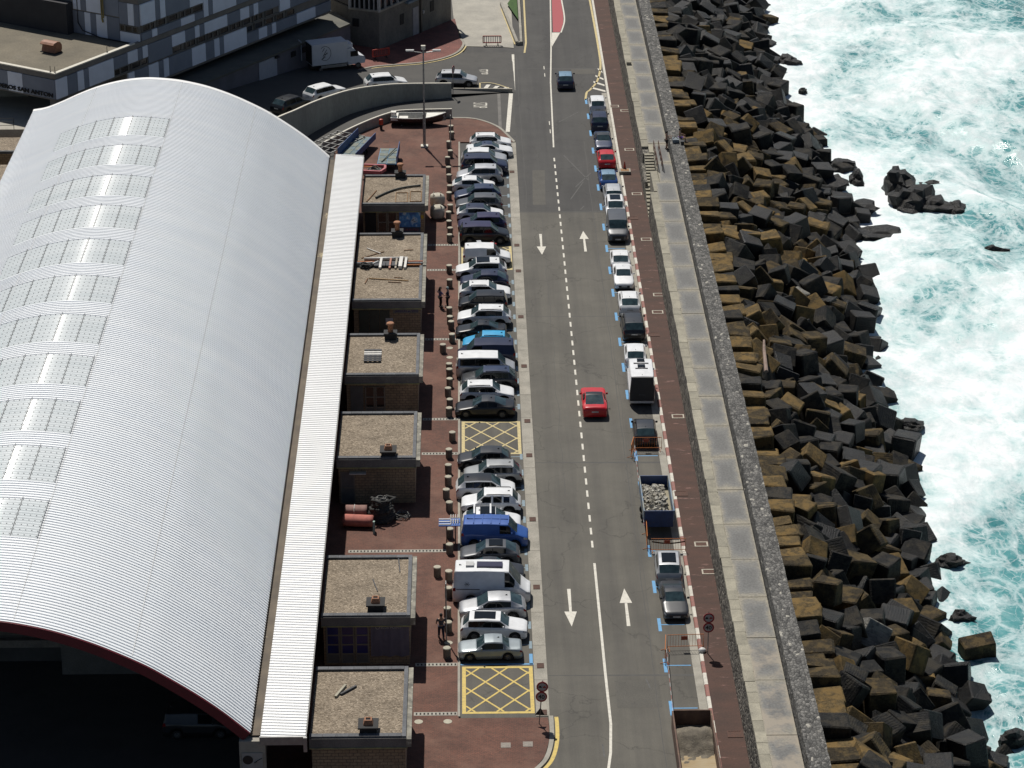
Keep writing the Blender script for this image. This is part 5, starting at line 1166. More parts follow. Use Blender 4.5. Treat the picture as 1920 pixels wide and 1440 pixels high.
bmesh_cache = {}
def block_mesh(gi, mk):
    if (gi, mk) not in bmesh_cache:
        mb = MB(); mb.add(geos[gi][0], geos[gi][1]); bmesh_cache[(gi, mk)] = mb.mesh('armour_block', BM[mk])
    return bmesh_cache[(gi, mk)]
def slope_z(x, y):
    e = edge_x(y); t = (x - 20.9) / (e + 0.6 - 20.9)
    return 2.15 + (SEA - 0.6 - 2.15) * (max(0, t) ** 1.08)
blocks = []
y = -74.0; row = 0
while y < 134:
    e = edge_x(y)
    # row against the parapet: squared blocks laid roughly level
    s_ = rb.uniform(1.5, 2.0); zt = rb.uniform(1.6, 2.7)
    blocks.append(dict(p=Vector((21.55 + rb.uniform(-0.1, 0.35), y + rb.uniform(-0.15, 0.15), zt - s_ / 2 + 0.35)), s=(s_ * rb.uniform(1.1, 1.5), s_ * rb.uniform(0.85, 1.1), s_), r=(rb.gauss(0, 0.07), rb.gauss(0, 0.09), rb.gauss(0, 0.06)), m=rb.choices(['ochre', 'brown', 'grey'], [5, 4, 2])[0], kind='row', c=0))
    x = 23.5 + rb.uniform(-0.3, 0.3); col_ = 0
    while x < e + rb.uniform(-0.2, 1.8):
        t = (x - 21) / (e - 21); s_ = rb.uniform(1.4, 2.0)
        z = slope_z(x, y) + rb.gauss(0.0, 0.5)
        w = rb.random()
        if t > 0.86: mk = rb.choices(['wet', 'grey', 'brown'], [7, 2, 0.7])[0]
        elif t > 0.5: mk = rb.choices(['wet', 'grey', 'brown', 'ochre', 'pale'], [4, 5, 2.4, 1.5, 0.12])[0]
        else: mk = rb.choices(['wet', 'grey', 'brown', 'ochre'], [2, 4.5, 3, 2.4])[0]
        if y > 66: mk = rb.choices([mk, 'grey', 'wet'], [4, 4, 3])[0]
        blocks.append(dict(p=Vector((x + rb.gauss(0, 0.2), y + rb.gauss(0, 0.25), z)), s=(s_ * rb.uniform(0.95, 1.12), s_ * rb.uniform(0.95, 1.1), s_ * rb.uniform(0.9, 1.05)), r=(rb.uniform(-1.6, 1.6), rb.uniform(-1.6, 1.6), rb.uniform(0, 3.14)) if rb.random() < 0.85 else (rb.gauss(0, 0.2), rb.gauss(0.25, 0.2), rb.uniform(-0.6, 0.6)), m=mk, kind='slope' if t < 0.86 else 'water', c=col_ + 1))
        col_ += 1; x += rb.uniform(1.45, 1.9)
    y += rb.uniform(1.52, 1.8)
camp = Vector((0, -200, 86.4))
vis = [b_ for b_ in blocks if -63.5 < b_['p'].y < 121]
vis.sort(key=lambda b_: (b_['p'] - camp).length / (b_['s'][0] * b_['s'][1]) ** 0.5 * 1.0)
chosen = set(id(b_) for b_ in vis[:300])
words = {'ochre': 'ochre stained', 'brown': 'brown', 'grey': 'dark grey', 'wet': 'black wet', 'pale': 'pale'}
nth = ['lying level against the parapet', 'second out from the parapet', 'third out from the parapet', 'fourth out from the parapet', 'fifth out from the parapet', 'sixth out from the parapet', 'seventh out from the parapet', 'eighth out towards the foam', 'ninth out, at the foam', 'outermost in the foam']
LAND = [(-62, 'near end of the sand skip'), (-57, 'middle of the sand skip'), (-53, 'far end of the sand skip'), (-49, 'empty fenced bays'), (-44, 'limit sign on the pavement'), (-37.3, 'charcoal saloon facing the camera'), (-32.6, 'pale grey crossover'), (-28.5, 'orange fence behind the rubble trailer'), (-23.3, 'blue rubble trailer'), (-17, 'gap beyond the rubble trailer'), (-10, 'charcoal hatchback at the kerb'), (-4, 'red sports coupe'), (1, 'roadside camper van'), (5.2, 'white hatchback before the camper'), (11, 'black roadside off roader'), (17, 'white roadside crossover'), (24, 'white roadside saloon'), (34, 'grey roadside van')]
where = {'row': 'lying level against the parapet', 'slope': 'tumbled on the sea defence slope', 'water': 'at the foot of the slope in the foam'}
rest = MB(); order = ['ochre', 'brown', 'grey', 'wet', 'pale']
for b_ in blocks:
    gi = rb.randrange(10)
    if id(b_) in chosen:
        o = put('armour_block', block_mesh(gi, b_['m']), None, b_['p'], b_['r'], b_['s'])
        tag(o, '%s cube %s, opposite the %s' % (words[b_['m']], nth[min(b_['c'], 9)], min(LAND, key=lambda q: abs(q[0] - b_['p'].y))[1]), 'concrete block', 'concrete cubes of the nearer sea defence')
    else:
        T = Matrix.LocRotScale(b_['p'], __import__('mathutils').Euler(b_['r']), Vector(b_['s'])); rest.cur = order.index(b_['m'])
        rest.add([T @ v for v in geos[gi][0]], geos[gi][1])
o = rest.build('armour_block_mass', [BM[k] for k in order]); tag(o, 'far stretch of tumbled concrete cubes in the sea defence', 'concrete blocks', None, 'stuff')
mb = MB(); yy_ = [(-130 + 4.0 * k) for k in range(72)]
rows = [[(20.7 + (edge_x(y) + 3 - 20.7) * j / 6, y, slope_z(20.7 + (edge_x(y) + 3 - 20.7) * j / 6, y) - 1.7) for y in yy_] for j in range(7)]
for a, b_ in zip(rows, rows[1:]): mb.loft(a, b_)
struct('rubble_bed', mb, pm('rubble_bed', (0.03, 0.029, 0.027), 0.9, (0.02, 0.02, 0.019), 0.8, world_co=True))
# ================================================================== rocks standing in the water
def rock(x, y, sx, sy, sz, label, seed, mk='wet', z=SEA):
    r_ = random.Random(seed); bm = bmesh.new(); bmesh.ops.create_icosphere(bm, subdivisions=3, radius=1.0)
    for v in bm.verts:
        p = v.co.copy(); n_ = noise.fractal(p * 0.9 + Vector((seed * 3.1, 0, 0)), 0.9, 2.0, 4)
        q = Vector((round(p.x * 2.2 + n_ * 0.8) / 2.2, round(p.y * 2.2) / 2.2, round(p.z * 1.8 + n_ * 0.5) / 1.8))
        v.co = p.lerp(q, 0.45) * (1 + 0.45 * n_)
        v.co = Vector((v.co.x * sx, v.co.y * sy, v.co.z * sz * 0.8 + sz * 0.2))
    me = bpy.data.meshes.new('sea_rock'); bm.to_mesh(me); bm.free(); me.materials.append(BM[mk])
    o = put('sea_rock', me, None, (x, y, z), (0, 0, r_.uniform(-0.3, 0.3))); return tag(o, label, 'rock', 'rocks standing in the foam')
for k, a in enumerate([(43.3, 60.0, 1.5, 2.4, 2.0, 'blocky black rock, tallest of the cluster out in the foam'), (43.9, 54.8, 2.1, 2.6, 1.9, 'broad black rock at the centre of the offshore cluster'), (46.0, 53.6, 1.8, 1.5, 1.1, 'low black rock sloping off the offshore cluster'), (48.0, 53.0, 1.1, 1.3, 0.9, 'small black rock ending the offshore cluster'), (46.4, 60.6, 1.3, 1.2, 0.6, 'flat black rock awash behind the offshore cluster'), (39.3, 46.5, 2.2, 1.7, 0.7, 'flat black rock just off the foot of the slope'), (49.4, 41.0, 1.5, 1.1, 1.0, 'lone flat black rock farthest right in the foam'), (38.2, 53.5, 1.5, 1.3, 0.9, 'dark rock off the slope left of the offshore cluster'), (38.5, 66.8, 1.5, 1.6, 0.8, 'long low dark rock joined to the slope foot'), (39.2, 61.5, 0.8, 1.2, 1.2, 'upright dark rock beside the slope foot'), (35.0, -22.2, 1.0, 0.8, 0.7, 'small angular black rock in the clear turquoise water'), (34.2, -31.0, 0.8, 0.6, 0.7, 'small dark cube nearest the ochre rock in the water'), (34.9, -47.5, 1.0, 0.7, 0.8, 'black rock near the lower corner of the water'), (36.9, 104, 1.1, 1.6, 0.9, 'dark rock out at the far end of the slope'), (37.4, 92.5, 0.5, 0.7, 0.6, 'tiny dark rock alone in the far foam'), (35.8, 2.2, 1.0, 0.9, 0.5, 'flat dark rock awash in the middle of the shore')]):
    rock(*a[:5], a[5], k + 3)
tag(put('armour_block', block_mesh(2, 'brown'), None, (34.5, -36.2, SEA + 0.55), (0.16, -0.12, 0.1), (2.3, 1.3, 1.7)), 'ochre brown concrete block standing alone in the turquoise water', 'concrete block')
lg = thing('driftwood_log', 'bleached driftwood log wedged between the blocks below the parapet', 'log', (23.4, -1.0, 2.7))
mb = MB(); mb.tube([(0.1, 2.0, 0.75), (0.0, 0.8, 0.35), (-0.05, -0.6, 0.1), (-0.1, -2.0, -0.25)], [0.09, 0.13, 0.15, 0.17], 8); mb.build('trunk', pm('bleached_wood', (0.36, 0.27, 0.22), 0.85, (0.24, 0.17, 0.14), 3), lg)
# ================================================================== vehicles
def carpaint(name, col, flake=0.15, rough=0.35, metal=0.0):
    m, N, L, b = nodes(name); tc = N.new('ShaderNodeTexCoord')
    n = N.new('ShaderNodeTexNoise'); n.inputs['Scale'].default_value = 2.0; n.inputs['Detail'].default_value = 6; L.new(tc.outputs['Object'], n.inputs['Vector'])
    r = ramp(N, [(0.35, tuple(x * 0.9 for x in col)), (0.7, tuple(min(1, x * 1.05) for x in col))]); L.new(n.outputs['Fac'], r.inputs[0]); L.new(r.outputs[0], b.inputs['Base Color'])
    b.inputs['Roughness'].default_value = rough; b.inputs['Metallic'].default_value = metal
    b.inputs['Coat Weight'].default_value = 0.35; b.inputs['Coat Roughness'].default_value = 0.05
    return m
PAINT = {k: carpaint('car_' + k, c, rough=r_, metal=m_) for k, (c, r_, m_) in dict(
    white=((0.78, 0.79, 0.8), 0.4, 0), silver=((0.5, 0.51, 0.53), 0.38, 0.45), lightgrey=((0.34, 0.35, 0.355), 0.38, 0.3), grey=((0.1, 0.105, 0.115), 0.35, 0.2),
    darkgrey=((0.034, 0.036, 0.041), 0.33, 0.05), black=((0.014, 0.0145, 0.017), 0.3, 0), navy=((0.018, 0.023, 0.058), 0.32, 0.1), darkblue=((0.025, 0.04, 0.09), 0.32, 0.1),
    blue=((0.03, 0.09, 0.3), 0.35, 0.15), vanblue=((0.03, 0.1, 0.36), 0.4, 0.1), skyblue=((0.03, 0.36, 0.66), 0.4, 0), steelblue=((0.2, 0.32, 0.43), 0.35, 0.3), red=((0.55, 0.012, 0.02), 0.35, 0.0), oldsilver=((0.3, 0.34, 0.36), 0.4, 0.35), purple=((0.03, 0.025, 0.075), 0.32, 0.1)).items()}
M['car_glass'] = pm('car_glass', (0.008, 0.01, 0.012), 0.08, (0.006, 0.008, 0.009), 2, spec=0.35)
M['windscreen'] = pm('windscreen', (0.04, 0.07, 0.08), 0.06, (0.02, 0.035, 0.042), 2.5, spec=0.6)
M['lamp_clear'] = pm('lamp_clear', (0.5, 0.52, 0.54), 0.12, (0.35, 0.36, 0.38), 6)
M['lamp_red'] = pm('lamp_red', (0.28, 0.012, 0.014), 0.2, (0.2, 0.01, 0.012), 6)
M['rim'] = pm('alloy_rim', (0.22, 0.22, 0.23), 0.4, (0.12, 0.12, 0.12), 5, metal=0.5)
M['plate'] = pm('number_plate', (0.6, 0.6, 0.58), 0.5)
SPEC = {
 'hatch': dict(L=4.15, W=1.78, H=1.47, nose=0.72, tc=.265, zc=.97, tw=.43, tr=.83, tg=.955, zg=1.02, tail=.86, belt0=.9, belt1=1.0, wr=.75, rw=.31, wb=(.185, .80), side=[(.34, .54), (.56, .80)], gc=.17),
 'suv': dict(L=4.4, W=1.84, H=1.64, nose=0.85, tc=.255, zc=1.1, tw=.395, tr=.855, tg=.96, zg=1.16, tail=.98, belt0=1.0, belt1=1.12, wr=.77, rw=.345, wb=(.185, .795), side=[(.32, .52), (.54, .72), (.735, .84)], gc=.22),
 'bigsuv': dict(L=4.75, W=1.93, H=1.68, nose=0.92, tc=.275, zc=1.14, tw=.40, tr=.87, tg=.965, zg=1.16, tail=1.0, belt0=1.05, belt1=1.12, wr=.78, rw=.37, wb=(.18, .79), side=[(.33, .52), (.535, .71), (.725, .88)], gc=.24),
 'duster': dict(L=4.3, W=1.82, H=1.68, nose=0.88, tc=.26, zc=1.1, tw=.38, tr=.86, tg=.95, zg=1.16, tail=.98, belt0=1.04, belt1=1.12, wr=.79, rw=.345, wb=(.185, .80), side=[(.33, .50), (.535, .68), (.71, .81)], gc=.24),
 'sedan': dict(L=4.65, W=1.82, H=1.43, nose=0.70, tc=.29, zc=.96, tw=.44, tr=.66, tg=.84, zg=1.05, tail=.98, belt0=.9, belt1=.98, wr=.72, rw=.325, wb=(.18, .785), side=[(.36, .53), (.55, .70)], gc=.16),
 'oldsedan': dict(L=4.2, W=1.68, H=1.39, nose=0.74, tc=.285, zc=.9, tw=.41, tr=.69, tg=.80, zg=.94, tail=.9, belt0=.86, belt1=.9, wr=.74, rw=.29, wb=(.175, .775), side=[(.355, .53), (.55, .70)], gc=.18),
 'coupe': dict(L=4.75, W=1.92, H=1.36, nose=0.72, tc=.36, zc=.96, tw=.49, tr=.62, tg=.86, zg=1.02, tail=.98, belt0=.9, belt1=.98, wr=.70, rw=.345, wb=(.2, .80), side=[(.42, .60), (.62, .70)], gc=.15),
 'mpv': dict(L=4.25, W=1.78, H=1.68, nose=0.85, tc=.22, zc=1.1, tw=.37, tr=.93, tg=.985, zg=1.12, tail=1.0, belt0=1.02, belt1=1.08, wr=.84, rw=.32, wb=(.19, .80), side=[(.31, .51), (.53, .72), (.74, .92)], gc=.18),
 'smallvan': dict(L=4.35, W=1.82, H=1.84, nose=0.88, tc=.215, zc=1.12, tw=.35, tr=.955, tg=.99, zg=1.2, tail=1.05, belt0=1.05, belt1=1.1, wr=.86, rw=.325, wb=(.19, .80), side=[(.305, .5)], gc=.18),
 'van': dict(L=4.75, W=1.9, H=1.95, nose=0.95, tc=.16, zc=1.2, tw=.29, tr=.965, tg=.992, zg=1.25, tail=1.1, belt0=1.12, belt1=1.18, wr=.87, rw=.335, wb=(.185, .80), side=[(.255, .42)], gc=.2),
 'minibus': dict(L=4.75, W=1.9, H=1.92, nose=0.95, tc=.16, zc=1.2, tw=.29, tr=.965, tg=.992, zg=1.25, tail=1.1, belt0=1.12, belt1=1.18, wr=.87, rw=.335, wb=(.185, .80), side=[(.255, .42), (.44, .66), (.68, .93)], gc=.2),
 'camper': dict(L=5.3, W=2.05, H=2.6, nose=1.05, tc=.125, zc=1.4, tw=.275, tr=.97, tg=.995, zg=1.35, tail=1.1, belt0=1.3, belt1=1.35, wr=.88, rw=.35, wb=(.16, .76), side=[(.2, .33)], gc=.22),
}
SPEC['suv2'] = dict(SPEC['suv'], tr=.80, tg=.95, H=1.58, tc=.27, tw=.42, zg=1.14, side=[(.34, .54), (.555, .76)])
SPEC['hatch2'] = dict(SPEC['hatch'], tc=.245, tw=.40, tr=.86, tg=.965, H=1.52, zc=1.0, zg=1.06, side=[(.32, .52), (.535, .70), (.72, .84)])
SPEC['hatch3'] = dict(SPEC['hatch'], tr=.77, tg=.94, H=1.45, zg=1.04, nose=.74, side=[(.345, .54), (.555, .77)])
def lin(pts, t):
    if t <= pts[0][0]: return pts[0][1]
    for (a, va), (b_, vb) in zip(pts, pts[1:]):
        if t <= b_: return va + (vb - va) * (t - a) / max(1e-6, b_ - a)
    return pts[-1][1]
def sstep(x, a, b_): t = max(0, min(1, (x - a) / (b_ - a))); return t * t * (3 - 2 * t)
CARM = {}
def car_meshes(ty):
    if ty in CARM: return CARM[ty]
    S = SPEC[ty]; L_, W, Hh = S['L'], S['W'], S['H']
    top = [(0, S['nose'] - .1), (.012, S['nose'] - .02), (.05, S['nose'] + .05), (S['tc'] - .005, S['zc']), (S['tw'], Hh - .035), ((S['tw'] + S['tr']) / 2, Hh), (S['tr'], Hh - .05), (S['tg'], S['zg'])]
    if ty in ('sedan', 'oldsedan', 'coupe'): top += [(.975, S['tail'] + (.03 if ty != 'oldsedan' else 0)), (.992, S['tail'] - .08), (1, S['tail'] - .2)]
    else: top += [(.99, S['tail']), (1.0, S['tail'] - .1)]
    def ztop(t): k = .008; return (lin(top, t - k) + 2 * lin(top, t) + lin(top, t + k)) / 4
    belt = [(0, S['nose'] - .12), (.05, S['nose'] - .02), (S['tc'], S['zc'] - .05), (S['tg'], S['zg'] - .06), (1, min(S['tail'] - .12, S['zg'] - .1))]
    ra = S['rw'] + .075
    ts = {0.0, .006, .018, .035, .06, .09, 1.0, .994, .98, .965, .94, .91}
    for w in S['wb']:
        for a in range(0, 181, 15): ts.add(round(w - ra / L_ * math.cos(math.radians(a)), 4))
    for k in ('tc', 'tw', 'tr', 'tg'): ts.add(S[k])
    for a, b_ in S['side']: ts.add(a); ts.add(b_)
    ts.add((S['tc'] + S['tw']) / 2); ts.add((S['tr'] + S['tg']) / 2)
    for k in range(26): ts.add(round(k / 25, 4))
    ts = sorted(t for t in ts if 0 <= t <= 1); out = [ts[0]]
    key = set([S['tc'], S['tw'], S['tr'], S['tg']] + [q for ab in S['side'] for q in ab])
    for t in ts[1:]:
        if t - out[-1] > .0045 or t in key or t == 1.0: out.append(t)
    ts = out
    secs = []
    for t in ts:
        zt = ztop(t); fr = max(0, (.1 - t) / .1); re_ = max(0, (t - .92) / .08)
        w = W / 2 * (1 - .17 * fr ** 2 - .09 * re_ ** 2)
        z0 = S['gc'] + .1 * max(0, (.03 - t) / .03) + .08 * max(0, (t - .97) / .03)
        for wc in S['wb']:
            dx = (t - wc) * L_
            if abs(dx) < ra: z0 = max(z0, S['rw'] + math.sqrt(ra * ra - dx * dx))
        zs = min(lin(belt, t), zt - .045); z0 = min(z0, zs - .05); gh = zt - zs; k = sstep(gh, .1, .42)
        wr = S['wr'] * W / 2 * (1 - .06 * re_ - .04 * sstep(abs(t - .6), .2, .45))
        zf = lambda q: z0 + (zs - z0) * q
        secs.append([(w * .80, z0), (w * .975, z0 + .01), (w * 1.0, zf(.38)), (w * .992, zf(.78)), (w * .958, zs), (w * .925, zs + .02 * min(1, gh / .1)),
                     (w * .85 + (wr + .045 - w * .85) * k, (zs + .55 * gh) + (zt - .1 - zs - .55 * gh) * k), (w * .74 + (wr - .02 - w * .74) * k, (zs + .82 * gh) + (zt - .035 - zs - .82 * gh) * k),
                     (w * .42 + (wr * .6 - w * .42) * k, zt - .014), (0, zt)])
    nj = 10
    def P(i, j, s_): y, z = secs[i][j]; return ((.5 - ts[i]) * L_, y * s_, z)
    parts = {n: MB() for n in ('body', 'trim', 'pl0', 'pl1', 'roof', 'windshield', 'rear_window', 'hl0', 'hl1', 'tl0', 'tl1')}
    for q in range(len(S['side'])):
        for s_ in (0, 1): parts['sw%d%d' % (q, s_)] = MB()
    def fcs(dst, i, j, s_):
        a, b_, c_, d_ = P(i, j, s_), P(i + 1, j, s_), P(i + 1, j + 1, s_), P(i, j + 1, s_)
        dst.add([a, b_, c_, d_], [(0, 1, 2, 3) if s_ < 0 else (3, 2, 1, 0)])
    for i in range(len(ts) - 1):
        tm_ = (ts[i] + ts[i + 1]) / 2
        for j in range(nj - 1):
            for si, s_ in enumerate((-1, 1)):
                d = 'body'
                if j <= 1 and ty in ('suv', 'suv2', 'duster', 'smallvan'): d = 'trim'
                if S['tc'] < tm_ < S['tw'] and j >= 7: d = 'windshield'
                elif S['tr'] < tm_ < S['tg'] and j >= 7: d = 'rear_window'
                elif S['tw'] <= tm_ <= S['tr'] and j >= 7: d = 'roof'
                elif j == 5:
                    for q, (a, b_) in enumerate(S['side']):
                        if a <= tm_ <= b_: d = 'sw%d%d' % (q, si)
                    if d == 'body' and S['side'][0][0] < tm_ < S['side'][-1][1] and ty != 'duster': d = 'pl%d' % si
                elif j == 3 and tm_ < .06 and tm_ > .004: d = 'hl%d' % si
                elif j in (3,) and tm_ > .955: d = 'tl%d' % si
                fcs(parts[d], i, j, s_)
    for i in (0, len(ts) - 1):
        ring = [P(i, j, 1) for j in range(nj)] + [P(i, j, -1) for j in range(nj - 2, -1, -1)]
        parts['body'].add(ring, [tuple(range(len(ring)))])
    out = {}
    def weld(me):
        bm = bmesh.new(); bm.from_mesh(me); bmesh.ops.remove_doubles(bm, verts=bm.verts[:], dist=.0005)
        bmesh.ops.recalc_face_normals(bm, faces=bm.faces[:]); bm.to_mesh(me); bm.free()
        me.polygons.foreach_set('use_smooth', [True] * len(me.polygons)); me.update()
    for n, mb in parts.items():
        if not mb.f: continue
        mt = PAINT['white'] if n in ('body', 'roof') else M['windscreen'] if n in ('windshield', 'rear_window') else M['car_glass'] if n[:2] == 'sw' else M['lamp_clear'] if n[:2] == 'hl' else M['black_plastic'] if n[:2] == 'pl' or n == 'trim' else M['lamp_red']
        me = mb.mesh({'sw': 'side_window', 'hl': 'headlight', 'tl': 'tail_light', 'pl': 'door_pillar'}.get(n[:2] if n[2:3].isdigit() else '', n), mt, True, False); weld(me); out[n] = me
    # body outward check
    mb = MB(); mb.box(-L_ / 2 + .12, -W / 2 * .78, .18, L_ / 2 - .12, W / 2 * .78, .62); out['underbody'] = mb.mesh('underbody', M['black_plastic'])
    mb = MB(); mb.box(L_ / 2 - .06, -W * .28, S['gc'] + .12, L_ / 2 - .005 + .02, W * .28, S['nose'] - .2); out['grille'] = mb.mesh('grille', M['black_plastic'])
    mb = MB(); mb.box(-.012, -.26, -.055, .012, .26, .055); out['plate'] = mb.mesh('number_plate', M['plate'])
    rw = S['rw']
    mb = MB(); mb.lathe([(rw * .6, -.1), (rw * .95, -.105), (rw, -.07), (rw, .07), (rw * .95, .105), (rw * .6, .1)], 20, axis='y', cap=False); out['tyre'] = mb.mesh('tyre', M['black_rubber'], True)
    mb = MB(); mb.lathe([(.001, .07), (rw * .16, .085), (rw * .18, .06), (rw * .6, .055), (rw * .64, .09), (rw * .66, .07)], 20, axis='y', cap=False)
    for k in range(5):
        a = 2 * math.pi * k / 5; mb.bar((math.cos(a) * rw * .12, .082, math.sin(a) * rw * .12), (math.cos(a) * rw * .6, .082, math.sin(a) * rw * .6), .07, .02)
    out['rim'] = mb.mesh('rim', M['rim'])
    mb = MB(); mb.lathe([(.001, -.1), (.07, -.08), (.09, 0), (.07, .08), (.001, .1)], 10); out['mirror'] = mb.mesh('mirror', PAINT['white'], True)
    mb = MB(); mb.tube([((.5 - S['tw'] - .04) * L_, 0, 0), ((.5 - S['tw'] - .06) * L_, 0, .05), ((.5 - S['tr'] + .05) * L_, 0, .05), ((.5 - S['tr'] + .03) * L_, 0, 0)], .025, 6); out['rail'] = mb.mesh('roof_rail', M['black_plastic'])
    sl = (S['tr'] - S['tw']) * L_
    mb = MB(); mb.box(-sl * .34, -W * .27, 0, sl * .34, W * .27, .02); out['sunroof'] = mb.mesh('sunroof', M['car_glass'])
    CARM[ty] = out; return out
def ov(o, m): o.material_slots[0].link = 'OBJECT'; o.material_slots[0].material = m
def car(ty, label, cat, loc, heading, paint, roofp=None, rails=False, sun=False, scale=1.0, name='parked_car', group=None, bare=False):
    """heading in degrees, 0 = nose towards +x"""
    S = SPEC[ty]; me = car_meshes(ty); L_, W = S['L'], S['W']
    c = thing(name, label, cat, loc, R(heading), group); c.scale = (scale,) * 3
    b = put('body', me['body'], c); ov(b, PAINT[paint])
    r = put('roof', me['roof'], c); ov(r, PAINT[roofp or paint])
    put('windshield', me['windshield'], c); put('rear_window', me['rear_window'], c)
    for k, m_ in me.items():
        if k[:2] == 'sw': put('side_window', m_, c)
        elif k[:2] == 'hl': put('headlight', m_, c)
        elif k[:2] == 'tl': put('tail_light', m_, c)
        elif k == 'trim': put('lower_cladding', m_, c)
        elif k[:2] == 'pl' and k != 'plate': put('door_pillar', m_, c)
    put('underbody', me['underbody'], c); put('grille', me['grille'], c)
    put('number_plate', me['plate'], c, (-L_ / 2 - .005, 0, S['zg'] - .38)); put('number_plate', me['plate'], c, (L_ / 2 + .02, 0, .42))
    for wi, w in enumerate(S['wb']):
        for s_ in (-1, 1):
            wh = put('wheel', me['tyre'], c, ((.5 - w) * L_, s_ * (W / 2 - .13), S['rw']), (0, 0, 0 if s_ > 0 else math.pi)); wh.name = 'wheel'
            put('rim', me['rim'], wh)
    for s_ in (-1, 1):
        mr = put('mirror', me['mirror'], c, ((.5 - S['tc'] - .075) * L_, s_ * (W / 2 + .06), S['zc'] + .08), (0, 0, 0), (.75, 1.1, .9)); ov(mr, PAINT[paint] if paint not in ('white',) or bare else PAINT['white'])
    if rails:
        for s_ in (-1, 1): put('roof_rail', me['rail'], c, (0, s_ * S['wr'] * W / 2 * .9, S['H'] - .06))
    if sun: put('sunroof', me['sunroof'], c, ((.5 - (S['tw'] + S['tr']) / 2) * L_, 0, S['H'] - .012))
    else:
        mb = None; put('antenna_fin', fin_me, c, ((.5 - S['tr'] + .07) * L_, 0, S['H'] - .045))
    return c
mb = MB(); mb.add([(-.1, -.02, 0), (.1, -.02, 0), (.1, .02, 0), (-.1, .02, 0), (-.09, 0, .09), (-.03, 0, .08)], [(0, 1, 5, 4), (1, 2, 5), (2, 3, 4, 5), (3, 0, 4)]); fin_me = mb.mesh('antenna_fin', M['black_plastic'])
